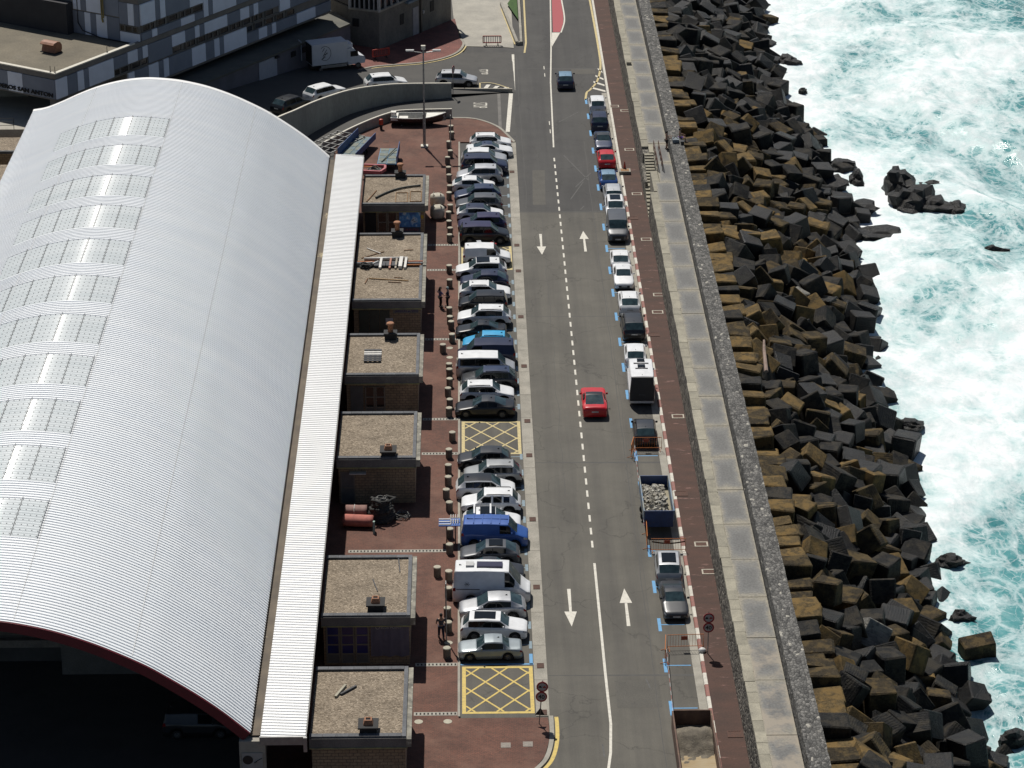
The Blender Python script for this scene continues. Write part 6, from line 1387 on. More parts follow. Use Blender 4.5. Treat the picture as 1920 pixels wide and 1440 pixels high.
# perpendicular row: y, centre x, length seen, nose (+1 towards the road), type, colour, roof, extras, label
ROW = [
 (59.8, 2.4, 4.1, 1, 'suv', 'white', None, 'r', 'white crossover parked at the far end of the bay row'),
 (57.5, 2.27, 4.57, 1, 'sedan', 'white', 'darkblue', '', 'white car with a dark glass roof, second from the far end of the bays'),
 (54.7, 1.72, 4.42, 1, 'suv', 'silver', 'white', '', 'silver crossover with a pale roof beside the dark navy people carrier'),
 (52.45, 1.73, 4.75, 1, 'mpv', 'navy', None, '', 'dark navy people carrier between two silver cars in the bays'),
 (49.9, 1.26, 4.5, -1, 'hatch', 'silver', None, '', 'silver hatchback backed into the bays behind the dark navy people carrier'),
 (47.0, 0.67, 4.05, 1, 'hatch', 'white', None, '', 'white hatchback with red tail lights nearest the far bollards'),
 (44.2, 1.05, 4.5, -1, 'hatch', 'darkblue', None, '', 'dark blue hatchback backed in with a bright glint on its bonnet'),
 (41.5, 1.17, 4.32, -1, 'suv', 'grey', None, '', 'dark grey crossover backed in beside the dark blue hatchback'),
 (38.75, 1.23, 4.28, 1, 'suv', 'white', 'navy', '', 'white crossover with a navy roof in the far part of the bays'),
 (36.0, 1.42, 4.43, -1, 'suv', 'purple', None, '', 'dark purple crossover backed in next to the black estate'),
 (33.2, 1.57, 4.62, 1, 'mpv', 'black', 'purple', '', 'black people carrier with a painted violet sheen just before the far yellow box'),  # purple roof paint stands in for the sheen
 (27.6, 1.74, 4.2, 1, 'smallvan', 'white', None, '', 'small white panel van parked on the farthest yellow box'),
 (24.3, 1.24, 4.43, -1, 'suv', 'white', None, 'b', 'white crossover with a black front half of roof, nearer than the panel van'),
 (21.8, 1.5, 4.2, -1, 'hatch', 'navy', None, '', 'navy hatchback squeezed between two white crossovers'),
 (19.0, 1.5, 4.38, 1, 'suv', 'white', None, 'r', 'white crossover with black roof rails beside the boxy black car'),
 (16.5, 1.32, 4.15, -1, 'mpv', 'black', None, '', 'boxy black people carrier backed in level with the two talking people'),
 (13.2, 1.41, 4.46, -1, 'suv', 'white', None, 'r', 'white crossover backed in just behind the black coupe'),
 (10.7, 1.12, 4.1, -1, 'sedan', 'black', None, '', 'low black car backed in between the white crossover and the light blue hatchback'),
 (7.9, 1.6, 4.0, -1, 'hatch', 'skyblue', None, 'r', 'bright light blue hatchback in the bay row'),
 (5.0, 1.52, 4.7, -1, 'van', 'navy', None, '', 'navy panel van backed in beside the light blue hatchback'),
 (2.4, 1.42, 4.7, 1, 'minibus', 'silver', 'white', '', 'silver passenger van with a white roof nose out to the road'),
 (0.0, 1.7, 4.44, -1, 'suv', 'darkgrey', 'darkblue', 'g', 'dark grey crossover with silver rails beside the silver passenger van'),
 (-2.65, 1.48, 4.25, 1, 'suv', 'white', None, 'r', 'white crossover next to the black saloon before the empty yellow box'),
 (-5.3, 1.34, 4.65, -1, 'sedan', 'black', 'darkgrey', '', 'black saloon alone in full view before the empty yellow box'),
 (-14.7, 1.18, 3.95, -1, 'hatch', 'darkgrey', None, '', 'charcoal hatchback just past the empty yellow box'),
 (-17.5, 1.78, 4.25, -1, 'suv', 'lightgrey', None, 'r', 'mid grey crossover with black rails beside the charcoal hatchback'),
 (-19.9, 1.23, 4.3, 1, 'hatch', 'white', 'black', '', 'white hatchback with a black roof and windscreen pillars'),
 (-22.5, 1.61, 4.25, -1, 'duster', 'white', None, 'r', 'boxy white off roader with black rails backed into the bays'),
 (-25.2, 1.62, 4.1, 1, 'hatch', 'white', None, 'bx', 'white hatchback with white roof bars hidden by the blue van'),
 (-27.6, 1.8, 4.65, 1, 'van', 'vanblue', None, 'v', 'bright blue panel van with a ribbed roof and a rack at the back'),
 (-30.3, 1.44, 4.1, -1, 'hatch', 'grey', None, 's', 'graphite hatchback with a small dark sunroof'),
 (-32.7, 1.6, 4.25, 1, 'sedan', 'darkgrey', None, '', 'dark saloon mostly hidden behind the white camper van in the bays'),
 (-35.9, 1.5, 5.2, 1, 'camper', 'white', None, 'p', 'tall white camper van with a solar panel and grey flanks'),
 (-38.3, 1.54, 4.5, -1, 'sedan', 'silver', None, 'h', 'silver fastback between the camper van and the white off roader'),
 (-41.1, 1.6, 4.35, 1, 'bigsuv', 'white', None, 's', 'large white off roader with a black glass roof'),
 (-43.8, 1.32, 4.1, -1, 'oldsedan', 'oldsilver', None, '', 'old metallic grey saloon beside the nearest yellow box')]
GRP = 'cars parked nose in along the terrace'
rcar = random.Random(3)
CARS = {}
for (y, x, ln, nose, ty, pa, ro, ex, lab) in ROW:
    if 'h' in ex: ty = 'hatch3'
    elif ty == 'suv': ty = ('suv', 'suv2')[int(abs(y) * 7) % 2]
    elif ty == 'hatch': ty = ('hatch', 'hatch2', 'hatch3')[int(abs(y) * 7) % 3]
    sc = max(.9, min(1.06, ln / SPEC[ty]['L']))
    c = car(ty, lab, 'van' if ty in ('van', 'minibus', 'smallvan', 'camper') else 'car', (x, y, 0.0), (0 if nose > 0 else 180) + rcar.gauss(0, 1.3), pa, ro, 'r' in ex or 'g' in ex, 's' in ex, sc, 'camper_van' if ty == 'camper' else 'parked_van' if ty in ('van', 'minibus', 'smallvan') else 'parked_car', GRP)
    CARS[round(y, 1)] = c
    S = SPEC[ty]
    if 'b' in ex:
        mb = MB(); a0_, a1_ = (.5 - S['tw'] - .01) * S['L'], (.5 - S['tw'] - .27) * S['L']; mb.box(a1_, -S['W'] * .33, S['H'] - .03, a0_, S['W'] * .33, S['H'] + .004); mb.build('glass_roof', M['car_glass'], c)
    if 'x' in ex:
        for q in (.52, .8): mb = MB(); mb.box((.5 - q) * S['L'] - .06, -.78, S['H'] + .06, (.5 - q) * S['L'] + .06, .78, S['H'] + .13); mb.build('roof_bar', PAINT['white'], c)
    if 'v' in ex:
        mb = MB()
        for q in range(5): mb.box(1.0 - q * .62 - .03, -.72, S['H'] - .03, 1.0 - q * .62 + .03, .72, S['H'] + .02)
        mb.box(-1.9, -.02, S['H'] - .02, 1.1, .02, S['H'] + .018); mb.build('roof_rib', PAINT['vanblue'], c)
    if 'p' in ex:
        mb = MB(); mb.box(-1.0, -.35, S['H'] + .03, .75, .35, S['H'] + .08); mb.box(-1.0, -.42, S['H'] - .06, .75, -.36, S['H'] + .06)
        pn = mb.build('solar_panel', pm('solar_cells', (0.02, 0.02, 0.05), 0.3, (0.035, 0.03, 0.07), 12), c)
        mb = MB(); mb.box(-1.75, -.3, S['H'] - .03, -1.2, .3, S['H'] + .1); mb.build('roof_hatch', pm('hatch_grey', (0.5, 0.5, 0.5), 0.5), c)
        mb = MB(); mb.box(-2.4, -1.035, 1.2, -.8, -1.02, 1.25); mb.build('side_moulding', M['black_plastic'], c)
        mb = MB()
        for q in range(8): mb.bar((-1.65, -1.03, 1.62), (-1.65 + .2 * math.cos(q * .785), -1.03, 1.62 + .2 * math.sin(q * .785)), .03, .01)
        mb.build('compass_emblem', M['dark_metal'], c)
# parallel row on the right: y, x, heading (90 = away), type, ...
PARK = [(72.15, 13.55, 90, 'hatch', 'white', None, '', 'white hatchback at the far end of the roadside parking'), (66.4, 13.5, 90, 'suv', 'navy', None, '', 'dark navy car second from the far end of the roadside row'),
 (60.2, 13.6, 270, 'sedan', 'darkblue', 'darkgrey', '', 'dark blue saloon just beyond the red hatchback'), (54.8, 13.65, 90, 'hatch', 'red', None, '', 'red hatchback parked at the roadside by the pavement'),
 (48.8, 13.5, 90, 'hatch', 'blue', 'steelblue', '', 'blue hatchback parked in front of the red one'), (44.0, 13.75, 90, 'suv', 'silver', None, 'r', 'silver estate tight behind the white car with the sunroof'),
 (40.0, 13.75, 270, 'suv', 'white', None, 's', 'white crossover with a sunroof facing the camera'), (34.7, 13.65, 270, 'minibus', 'grey', 'grey', '', 'grey passenger van facing the camera at the roadside'),
 (26.9, 13.5, 90, 'hatch', 'white', None, '', 'white hatchback tail to tail with the white saloon'), (22.9, 13.55, 270, 'sedan', 'white', None, '', 'white saloon facing the camera at the roadside'),
 (16.5, 13.7, 90, 'suv', 'white', None, 'r', 'white crossover parked beyond the black off roader'), (11.2, 13.7, 90, 'bigsuv', 'black', 'darkgrey', 'r', 'black off roader with roof rails at the roadside'),
 (5.2, 13.55, 90, 'hatch', 'white', None, '', 'white hatchback in front of the roadside camper'), (-1.5, 13.6, 90, 'camper', 'white', None, 'q', 'white camper van with a black rear end at the roadside'),
 (-9.9, 13.4, 90, 'hatch', 'black', 'darkgrey', '', 'charcoal hatchback parked before the fenced rubble trailer'), (-32.6, 13.6, 90, 'suv', 'lightgrey', 'silver', 's', 'pale grey crossover with a black glass roof behind the orange fence'),
 (-37.3, 13.65, 270, 'sedan', 'darkgrey', 'darkgrey', '', 'charcoal saloon facing the camera, nearest of the roadside cars')]
for (y, x, hd, ty, pa, ro, ex, lab) in PARK:
    sc = 0.98 if ty != 'sedan' else .93
    if ty == 'suv': ty = ('suv', 'suv2')[int(abs(y) * 7) % 2]
    elif ty == 'hatch': ty = ('hatch', 'hatch2', 'hatch3')[int(abs(y) * 7) % 3]
    c = car(ty, lab, 'van' if ty in ('minibus', 'camper') else 'car', (x, y, 0.012), hd + rcar.gauss(0, .8), pa, ro, 'r' in ex, 's' in ex, sc, 'camper_van' if ty == 'camper' else 'parked_van' if ty == 'minibus' else 'parked_car', 'cars parked along the right kerb')
    if 'q' in ex:
        S = SPEC[ty]; h_ = S['H']
        for q, (a, b_) in enumerate(((.9, .45), (-.25, -.75))): mb = MB(); mb.box(b_, -.3, h_ - .03, a, .3, h_ + .07); mb.build('roof_hatch', M['car_glass'], c)
        mb = MB(); mb.box(.05, -.6, h_ - .02, .12, .6, h_ + .04); mb.box(-1.0, -.5, h_ - .02, -.93, .5, h_ + .04); mb.build('roof_bar', M['dark_metal'], c)
        mb = MB(); mb.add([(-2.68, -.95, .5), (-2.68, .95, .5), (-2.66, .95, 1.3), (-2.6, .84, 2.5), (-2.6, -.84, 2.5), (-2.66, -.95, 1.3), (-2.5, -.98, .5), (-2.5, .98, .5), (-2.5, .98, 1.3), (-2.45, .86, 2.52), (-2.45, -.86, 2.52), (-2.5, -.98, 1.3)], [(0, 1, 2, 5), (5, 2, 3, 4), (0, 5, 11, 6), (5, 4, 10, 11), (1, 7, 8, 2), (2, 8, 9, 3), (4, 3, 9, 10)]); mb.build('tailgate_cover', pm('black_cover', (0.03, 0.031, 0.034), 0.55), c)
# moving cars
car('coupe', 'bright red sports coupe driving away along the road', 'car', (9.8, -4.1, 0.0), 90, 'red', 'black', name='sports_car')
car('hatch', 'blue hatchback driving away near the junction', 'car', (10.55, 80.9, 0.0), 90, 'navy', 'steelblue', name='moving_car', scale=1.02)
# side street
car('suv', 'white crossover queuing on the side street behind the lamp post', 'car', (-8.4, 77.0, 0.92), 14, 'white', name='queuing_car')
car('suv', 'silver crossover waiting at the give way of the side street', 'car', (-1.0, 80.3, 0.2), -4, 'silver', name='queuing_car')
car('bigsuv', 'white off roader climbing the side street behind the curved wall', 'car', (-14.5, 71.0, 1.72), 42, 'white', name='queuing_car', scale=.95)
car('suv', 'black car in the shade at the end of the side street queue', 'car', (-17.6, 65.6, 2.15), 50, 'black', name='queuing_car')
car('smallvan', 'white van painted dark for the shade under the market hall', 'van', (-16.6, -53.2, 0.01), 0, 'darkgrey', name='parked_van')  # dark grey body paint stands in for the hall's shade on a white van
# box truck
tk = thing('box_truck', 'white box truck with open rear doors and a round leaf emblem', 'truck', (-13.9, 84.0, 1.05), R(22))
wp = pm('truck_white', (0.6, 0.62, 0.66), 0.5, (0.54, 0.56, 0.6), 1.5)
mb = MB(); mb.box(-3.0, -1.05, .85, 1.0, 1.05, 3.15); bx_ = mb.build('cargo_box', wp, tk)
mb = MB(); mb.box(-3.03, -.95, .95, -3.0, .95, 3.05); mb.build('box_opening', M['bitumen'], bx_)
mb = MB(); mb.box(-3.02, -1.12, .95, -2.0, -1.07, 3.05); mb.build('rear_door', wp, bx_)
mb = MB(); mb.box(-3.5, 1.05, .95, -3.45, 2.0, 3.05); mb.build('rear_door', wp, bx_)
mb = MB(); n_ = 28
for k in range(n_):
    a0_, a1_ = 2 * math.pi * k / n_, 2 * math.pi * (k + 1) / n_
    mb.quad((-1.55 + .68 * math.cos(a0_), -1.062, 2.1 + .8 * math.sin(a0_)), (-1.55 + .68 * math.cos(a1_), -1.062, 2.1 + .8 * math.sin(a1_)), (-1.55 + .63 * math.cos(a1_), -1.062, 2.1 + .75 * math.sin(a1_)), (-1.55 + .63 * math.cos(a0_), -1.062, 2.1 + .75 * math.sin(a0_)))
for q in ((-1.9, 1.5, -1.3, 2.2), (-1.8, 1.8, -1.35, 2.5), (-1.85, 2.3, -1.6, 2.7), (-1.95, 1.45, -1.5, 1.75), (-1.7, 2.0, -1.25, 2.05)): mb.bar((q[0], -1.062, q[1]), (q[2], -1.062, q[3]), .01, .06)
mb.build('leaf_emblem', M['dark_metal'], bx_)
mb = MB(); pr = [(1.05, .55), (2.95, .55), (3.05, .95), (2.9, 1.3), (2.35, 1.45), (1.75, 2.25), (1.05, 2.3)]
mb.add([(a, -.95, c_) for a, c_ in pr] + [(a, .95, c_) for a, c_ in pr], [tuple(range(7)), tuple(range(13, 6, -1))] + [(i, 7 + i, 7 + (i + 1) % 7, (i + 1) % 7) for i in range(7)]); cab = mb.build('cab', wp, tk)
mb = MB(); mb.box(1.35, -.97, 1.4, 2.2, -.955, 1.98); mb.v[-1] = mb.v[-1]; mb.build('side_window', M['car_glass'], cab)
mb = MB(); mb.quad((2.33, -.85, 1.52), (2.33, .85, 1.52), (1.8, .85, 2.24), (1.8, -.85, 2.24)); w_ = mb.build('windshield', M['windscreen'], cab); w_.location = (.02, 0, .01)
mb = MB(); mb.prism([(1.0, -.8), (1.7, -.7), (1.7, .7), (1.0, .8)], 2.35, 2.75); mb.build('wind_deflector', wp, cab)
mb = MB(); mb.box(-2.0, -1.0, .45, .9, -.95, .75); mb.build('side_guard', M['galv'], tk)
mb = MB(); mb.box(-3.0, -.5, .4, 2.6, .5, .85); mb.build('chassis', M['black_plastic'], tk)
me = car_meshes('van')
for x in (-2.0, 2.2):
    for s_ in (-1, 1): wh = put('wheel', me['tyre'], tk, (x, s_ * .88, .335), (0, 0, 0 if s_ > 0 else math.pi)); put('rim', me['rim'], wh)
# ================================================================== street things
# bollards: concrete drums with pale tops
bol_pts = [(-1.52, 64.65), (-1.46, 62.63), (-1.72, 59.63), (-1.57, 56.79), (-1.83, 54.74), (-1.73, 51.77), (-1.67, 49.5), (-1.6, 46.36), (-1.65, 44.38), (-1.51, 40.89), (-1.68, 38.98), (-1.62, 36.53), (-1.52, 34.68), (-1.56, 32.9), (-1.57, 25.1), (-1.52, 21.63), (-1.52, 15.09), (-1.47, 13.11), (-1.36, 11.99), (-1.28, 9.19), (-2.02, 6.97), (-1.5, 2.96), (-1.47, 1.84), (-1.45, -0.11), (-1.57, -1.98), (-1.42, -4.18), (-1.47, -5.85), (-1.21, -10.42), (-1.45, -13.5), (-1.49, -16.24), (-1.49, -18.31), (-1.62, -20.47), (-1.39, -22.59), (-1.34, -26.87), (-1.35, -29.3), (-2.18, -32.75), (-1.39, -33.35), (-1.4, -35.81), (-1.46, -38.69), (-1.4, -40.66), (-1.47, -44.18)]
M['bollard'] = pm('bollard_concrete', (0.2, 0.175, 0.14), 0.9, (0.12, 0.11, 0.095), 3, grain=0.2, gscale=25, rnd=0.12)
M['bollard_top'] = pm('bollard_top', (0.46, 0.43, 0.34), 0.9, (0.36, 0.335, 0.27), 4, grain=0.12, gscale=30, rnd=0.1)
mb = MB(); mb.lathe([(0.25, 0.0), (0.25, 0.66)], 18); bol_me = mb.mesh('drum', M['bollard'], False)
mb = MB(); mb.lathe([(0.25, 0.661), (0.262, 0.665), (0.262, 0.71), (0.235, 0.74), (0.06, 0.745)], 18); top_me = mb.mesh('cap', M['bollard_top'], False)
for k, (x, y) in enumerate(bol_pts):
    near = min(ROW, key=lambda r_: abs(r_[0] - y)); 
    t = thing('bollard', 'concrete drum bollard on the terrace, number %s from the far end of the line' % ['one', 'two', 'three', 'four', 'five', 'six', 'seven', 'eight', 'nine', 'ten', 'eleven', 'twelve', 'thirteen', 'fourteen', 'fifteen', 'sixteen', 'seventeen', 'eighteen', 'nineteen', 'twenty', 'twenty-one', 'twenty-two', 'twenty-three', 'twenty-four', 'twenty-five', 'twenty-six', 'twenty-seven', 'twenty-eight', 'twenty-nine', 'thirty', 'thirty-one', 'thirty-two', 'thirty-three', 'thirty-four', 'thirty-five', 'thirty-six', 'thirty-seven', 'thirty-eight', 'thirty-nine', 'forty', 'forty-one'][k], 'bollard', (x, y, TERR_Z), rcar.uniform(0, 6), 'drum bollards along the bays')
    put('drum', bol_me, t); put('cap', top_me, t)
mb = MB(); mb.lathe([(0.27, 0.0), (0.27, 0.008), (0.001, 0.01)], 16); disc = mb.mesh('bollard_stub', M['bollard_top'])
for (x, y, lab) in [(-1.47, 9.0 - 1.1, 'level with the light blue hatchback'), (-1.46, 5.9, 'beside the stray bollard by the navy van'), (-1.38, -42.2, 'under the thin post by the old grey saloon'), (-1.39, -52.3, 'on the paving below the nearest yellow box'), (-1.55, 42.9, 'among the far bollards'), (-3.19, -52.3, 'near the corner of the nearest hut'), (-1.5, 4.2, 'between the vans and the hut with the pallet')]:
    tag(put('bollard_stub', disc, None, (x, y, TERR_Z + 0.004)), 'pale round stub of a removed bollard ' + lab, 'bollard stub', 'stubs of removed bollards')
# lamp post
lp = thing('lamp_post', 'tall twin armed lamp post on a white foot in the terrace', 'lamp post', (-4.15, 60.1, TERR_Z))
mb = MB(); mb.box(-.36, -.36, 0, .36, .36, .16); mb.build('foot', M['white_coping'], lp)
mb = MB(); mb.tube([(0, 0, .16), (0, 0, 3.4)], .15, 10); mb.tube([(0, 0, 3.4), (0, 0, 10.0)], [.1, .075], 10); mb.build('pole', M['galv'], lp)
mb = MB(); mb.tube([(-1.5, 0, 9.85), (0, 0, 9.65), (1.5, 0, 9.85)], .05, 8); mb.build('arm', M['galv'], lp)
for x in (-1.25, 1.25): mb = MB(); mb.cbox((x * 1.05, 0, 9.9), (.8, .34, .14)); mb.build('lamp_head', pm('lamp_head_pale', (0.62, 0.62, 0.6), 0.4), lp)
mb = MB(); mb.cbox((0, 0, 10.2), (.42, .34, .4)); mb.build('camera_box', M['white_coping'], lp)
# slim posts beside the bollards
for (x, y, h_, lab) in [(-1.55, 59.0, 3.6, 'slim grey post with a small plate by the far bollards'), (-1.52, -41.95, 4.3, 'slim grey post with a small plate beside the walking person')]:
    t = thing('sign_post', lab, 'post', (x, y, TERR_Z)); mb = MB(); mb.tube([(0, 0, 0), (0, 0, h_)], .045, 8); mb.build('pole', M['galv'], t)
    mb = MB(); mb.box(-.02, -.25, h_ - .7, .02, .25, h_); mb.build('plate', M['galv'], t)
# round traffic signs
def ringsign(t, z, kind, r_=.36):
    mb = MB(); mb.lathe([(r_, -.012), (r_, .012), (.001, .012)], 24, (0, -.05, z), 'y'); 
    s_ = mb.build('sign_disc', pm('sign_red', (0.36, 0.03, 0.04), 0.5), t)
    mb = MB(); mb.lathe([(.001, -.066), (r_ * .72, -.066)], 24, (0, 0, z), 'y', False); mb.build('sign_face', pm('sign_face', (0.42, 0.41, 0.4), 0.6), s_)
    if kind == '40':
        tm = textmesh('40', .4, .002, True); tm.materials.append(M['bitumen']); put('number', tm, s_, (0, -.072, z - .01), (R(90), 0, 0))
    elif kind == 'over':
        for q, m_ in ((-.13, M['bitumen']), (.13, pm('car_symbol_red', (0.35, 0.03, 0.03), 0.5))):
            mb = MB(); mb.cbox((q, -.071, z - .02), (.19, .004, .08)); mb.cbox((q, -.0712, z + .045), (.11, .004, .06)); mb.build('car_symbol', m_, s_)
    return s_
for (x, y, zb, tilt, lab) in [(4.25, -52.65, TERR_Z, 4, 'no overtaking and forty limit signs on a leaning post at the terrace corner'), (15.38, -44.0, WALK_Z, 0, 'no overtaking and forty limit signs on a post in the red pavement')]:
    t = thing('traffic_sign', lab, 'road sign', (x, y, zb)); t.rotation_euler = (0, R(tilt), 0)
    mb = MB(); mb.tube([(0, 0, 0), (0, 0, 2.95)], .035, 8); mb.build('pole', M['galv'], t)
    ringsign(t, 2.62, 'over'); ringsign(t, 1.93, '40')
    mb = MB(); mb.add([(-.35, .06, 2.4), (.35, .06, 2.4), (0, .06, 3.02), (-.35, .08, 2.4), (.35, .08, 2.4), (0, .08, 3.02)], [(0, 1, 2), (5, 4, 3), (0, 3, 4, 1), (1, 4, 5, 2), (2, 5, 3, 0)]); mb.build('warning_triangle', M['dark_metal'], t)
    if tilt: mb = MB(); mb.add([(-.3, -.03, .62), (.3, -.03, .62), (0, -.03, 1.15), (-.3, 0, .62), (.3, 0, .62), (0, 0, 1.15)], [(0, 1, 2), (5, 4, 3), (0, 3, 4, 1), (1, 4, 5, 2), (2, 5, 3, 0)]); mb.build('low_triangle', M['bitumen'], t)
t = thing('traffic_sign', 'red round sign seen edge on at the end of the curved wall', 'road sign', (-1.35, 76.9, 0.3), R(70)); mb = MB(); mb.tube([(0, 0, 0), (0, 0, 3.0)], .04, 8); mb.build('pole', M['galv'], t); ringsign(t, 2.7, 'none', .42)
# manhole covers
for k, (x, y, lab) in enumerate([(2.15, -55.2, 'pale square inspection cover in the paving below the nearest yellow box'), (3.5, -55.1, 'pale square inspection cover beside the leaning sign post')]):
    mb = MB(); mb.box(-.3, -.3, 0, .3, .3, .012); mb.box(-.24, -.24, .012, .24, .24, .018); tag(mb.build('inspection_cover', pm('cover_pale%d' % k, (0.3, 0.27, 0.23), 0.8, (0.2, 0.17, 0.15), 9), None, False, (x, y, TERR_Z)), lab, 'manhole cover', 'inspection covers')
mb = MB(); mb.box(-.3, -.3, 0, .3, .3, .012); tag(mb.build('inspection_cover', M['rust_iron'], None, False, (-8.0, 61.8, TERR_Z)), 'rusty square grate in the far terrace beside the blue trailer', 'manhole cover')
t = thing('fire_hydrant', 'red fire hydrant by the low curved wall', 'hydrant', (-8.6, 65.8, TERR_Z)); redm = pm('hydrant_red', (0.5, 0.06, 0.03), 0.5)
mb = MB(); mb.lathe([(.14, 0), (.14, .5)], 12); mb.build('base', M['dark_metal'], t); mb = MB(); mb.lathe([(.2, .5), (.22, .55), (.22, .95), (.17, 1.05), (.05, 1.1)], 14); mb.build('barrel', redm, t)
# red and white plastic barriers
def plastic_barrier(loc, rz, label, shade):
    t = thing('plastic_barrier', label, 'barrier', loc, R(rz)); m_ = pm('barrier_red' + shade, (0.45, 0.05, 0.035), 0.5)
    mb = MB()
    for a, b_ in (((-1, 0, .3), (1, 0, .3)), ((-1, 0, 1.05), (1, 0, 1.05)), ((-1, 0, .3), (-1, 0, 1.05)), ((1, 0, .3), (1, 0, 1.05))): mb.bar(a, b_, .09, .1)
    mb.build('frame', m_, t)
    for k in range(8): mb = MB(); mb.box(-.86 + k * .245 - .04, -.02, .35, -.86 + k * .245 + .04, .02, 1.0); mb.build('bar', pm('barrier_bar%s%d' % (shade, k), (0.72, 0.7, 0.66) if shade == 'a' else (0.4, 0.06, 0.05), 0.6), t)
    for x in (-.65, .65): mb = MB(); mb.box(x - .06, -.28, 0, x + .06, .28, .08); mb.box(x - .04, -.04, .08, x + .04, .04, .3); mb.build('foot', M['black_plastic'], t)
plastic_barrier((2.95, 95.9, .05), 0, 'red and white plastic barrier across the mouth of the pale forecourt', 'a')
plastic_barrier((-9.2, 88.3, .85), 28, 'red plastic barrier standing in the shade by the grey building', 'b')
# orange fence panels and tape round the work area
om = pm('fence_orange', (0.55, 0.17, 0.03), 0.5); tape_m = pm('tape_red', (0.5, 0.08, 0.07), 0.5)
def fence(loc, rz, w, label, board=True):
    t = thing('fence_panel', label, 'fence', loc, R(rz), 'orange fences round the road works')
    mb = MB(); mb.tube([(-w / 2, 0, .12), (-w / 2, 0, 1.1), (w / 2, 0, 1.1), (w / 2, 0, .12)], .025, 6); mb.tube([(-w / 2, 0, .25), (w / 2, 0, .25)], .022, 6); mb.build('frame', om, t)
    n = int(w / .17)
    for k in range(1, n): mb = MB(); mb.tube([(-w / 2 + w * k / n, 0, .25), (-w / 2 + w * k / n, 0, 1.1)], .009, 4, False); mb.build('bar', om, t)
    for s_ in (-1, 1): mb = MB(); mb.tube([(s_ * w / 2 * .9, -.3, .02), (s_ * w / 2 * .9, 0, .12), (s_ * w / 2 * .9, .3, .02)], .022, 6); mb.build('foot', om, t)
    if board: mb = MB(); mb.box(-.3, -.03, .72, .12, -.012, 1.0); mb.build('board', pm('board_red', (0.3, 0.05, 0.02), 0.6), t)
    return t
fence((13.45, -12.3, 0), 0, 2.15, 'orange fence panel behind the charcoal hatchback')
fence((12.3, -12.9, 0), 80, 1.5, 'orange fence panel angled out at the corner behind the charcoal hatchback', False)
fence((13.85, -29.3, 0), 0, 2.4, 'orange fence panel in front of the pale crossover')
fence((12.45, -27.6, 0), 88, 2.6, 'orange fence panel beside the lane at the end of the rubble trailer', False)
fence((14.0, -43.2, 0), 2, 2.35, 'orange fence panel closing the empty bays')
fence((12.62, -44.2, 0), 85, 2.0, 'orange fence panel turned along the lane at the empty bays', False)
def tape(pts, label):
    o_ = thing('barrier_tape', label, 'tape', pts[0]); P = resample([Vector(p) - Vector(pts[0]) for p in pts], 31)
    for k in range(30):
        a, b_ = P[k], P[k + 1]; a = a - Vector((0, 0, .14 * math.sin(math.pi * k / 30))); b_ = b_ - Vector((0, 0, .14 * math.sin(math.pi * (k + 1) / 30)))
        mb = MB(); mb.add([a - Vector((0, 0, .05)), b_ - Vector((0, 0, .05)), b_ + Vector((0, 0, .05)), a + Vector((0, 0, .05)), a + Vector((.012, 0, -.05)), b_ + Vector((.012, 0, -.05)), b_ + Vector((.012, 0, .05)), a + Vector((.012, 0, .05))], [(0, 1, 2, 3), (7, 6, 5, 4), (3, 2, 6, 7), (0, 4, 5, 1)]); mb.build('tape_band', tape_m if k % 2 else PAINT['white'], o_)
tape([(12.42, -13.6, 1.0), (12.3, -27.0, 1.0)], 'red and white tape along the lane beside the rubble trailer')
tape([(12.62, -45.0, 1.0), (12.35, -60.5, 1.0)], 'red and white tape along the lane beside the empty bays')
tape([(12.7, -29.25, .85), (15.0, -29.25, .85)], 'red and white tape strung across the fence at the pale crossover')
# trailer full of rubble
tr = thing('tipper_trailer', 'blue tipper trailer heaped with broken white rubble', 'trailer', (13.4, -23.3, 0))
bl = pm('trailer_blue', (0.025, 0.06, 0.17), 0.55, (0.02, 0.04, 0.11), 2, spots=((0.12, 0.1, 0.08), 3, 0.62, 0.7)); inn = pm('trailer_inside', (0.3, 0.27, 0.19), 0.8, (0.22, 0.19, 0.13), 3)
mb = MB(); mb.box(-1.05, -2.9, .75, 1.05, 2.9, .85); mb.build('bed', inn, tr)
for x in (-1, 1): mb = MB(); mb.box(x * 1.05 - .04, -2.9, .85, x * 1.05 + .04, 2.9, 1.75); sd_ = mb.build('side_board', pm('side_board_blue%d' % x, (0.1, 0.19, 0.32), 0.5, (0.28, 0.27, 0.2), 1.2), tr)
for y_ in (-2.9, 2.9): mb = MB(); mb.box(-1.0, y_ - .04, .5 if y_ < 0 else .85, 1.0, y_ + .04, 1.75); mb.build('end_board', bl, tr)
mb = MB(); mb.tube([(-.25, 2.95, 1.0), (-.18, 3.5, 1.0), (0, 3.8, 1.0), (.18, 3.5, 1.0), (.25, 2.95, 1.0)], .03, 6); mb.build('drawbar', M['dark_metal'], tr)
for x in (-.55, .55): mb = MB(); mb.cbox((x, 3.15, .95), (.3, .5, .5)); mb.build('bracket', bl, tr)
for y_ in (-.9, .3):
    for x in (-1, 1): wh = put('wheel', me['tyre'], tr, (x * .85, y_, .335)); put('rim', me['rim'], wh)
rq = random.Random(8); rubm = [pm('rubble_pale%d' % k, c_, 0.9, tuple(q * .7 for q in c_), 4, grain=0.2, gscale=20) for k, c_ in enumerate([(0.5, 0.48, 0.42), (0.4, 0.37, 0.3), (0.3, 0.28, 0.24)])]
rub = MB()
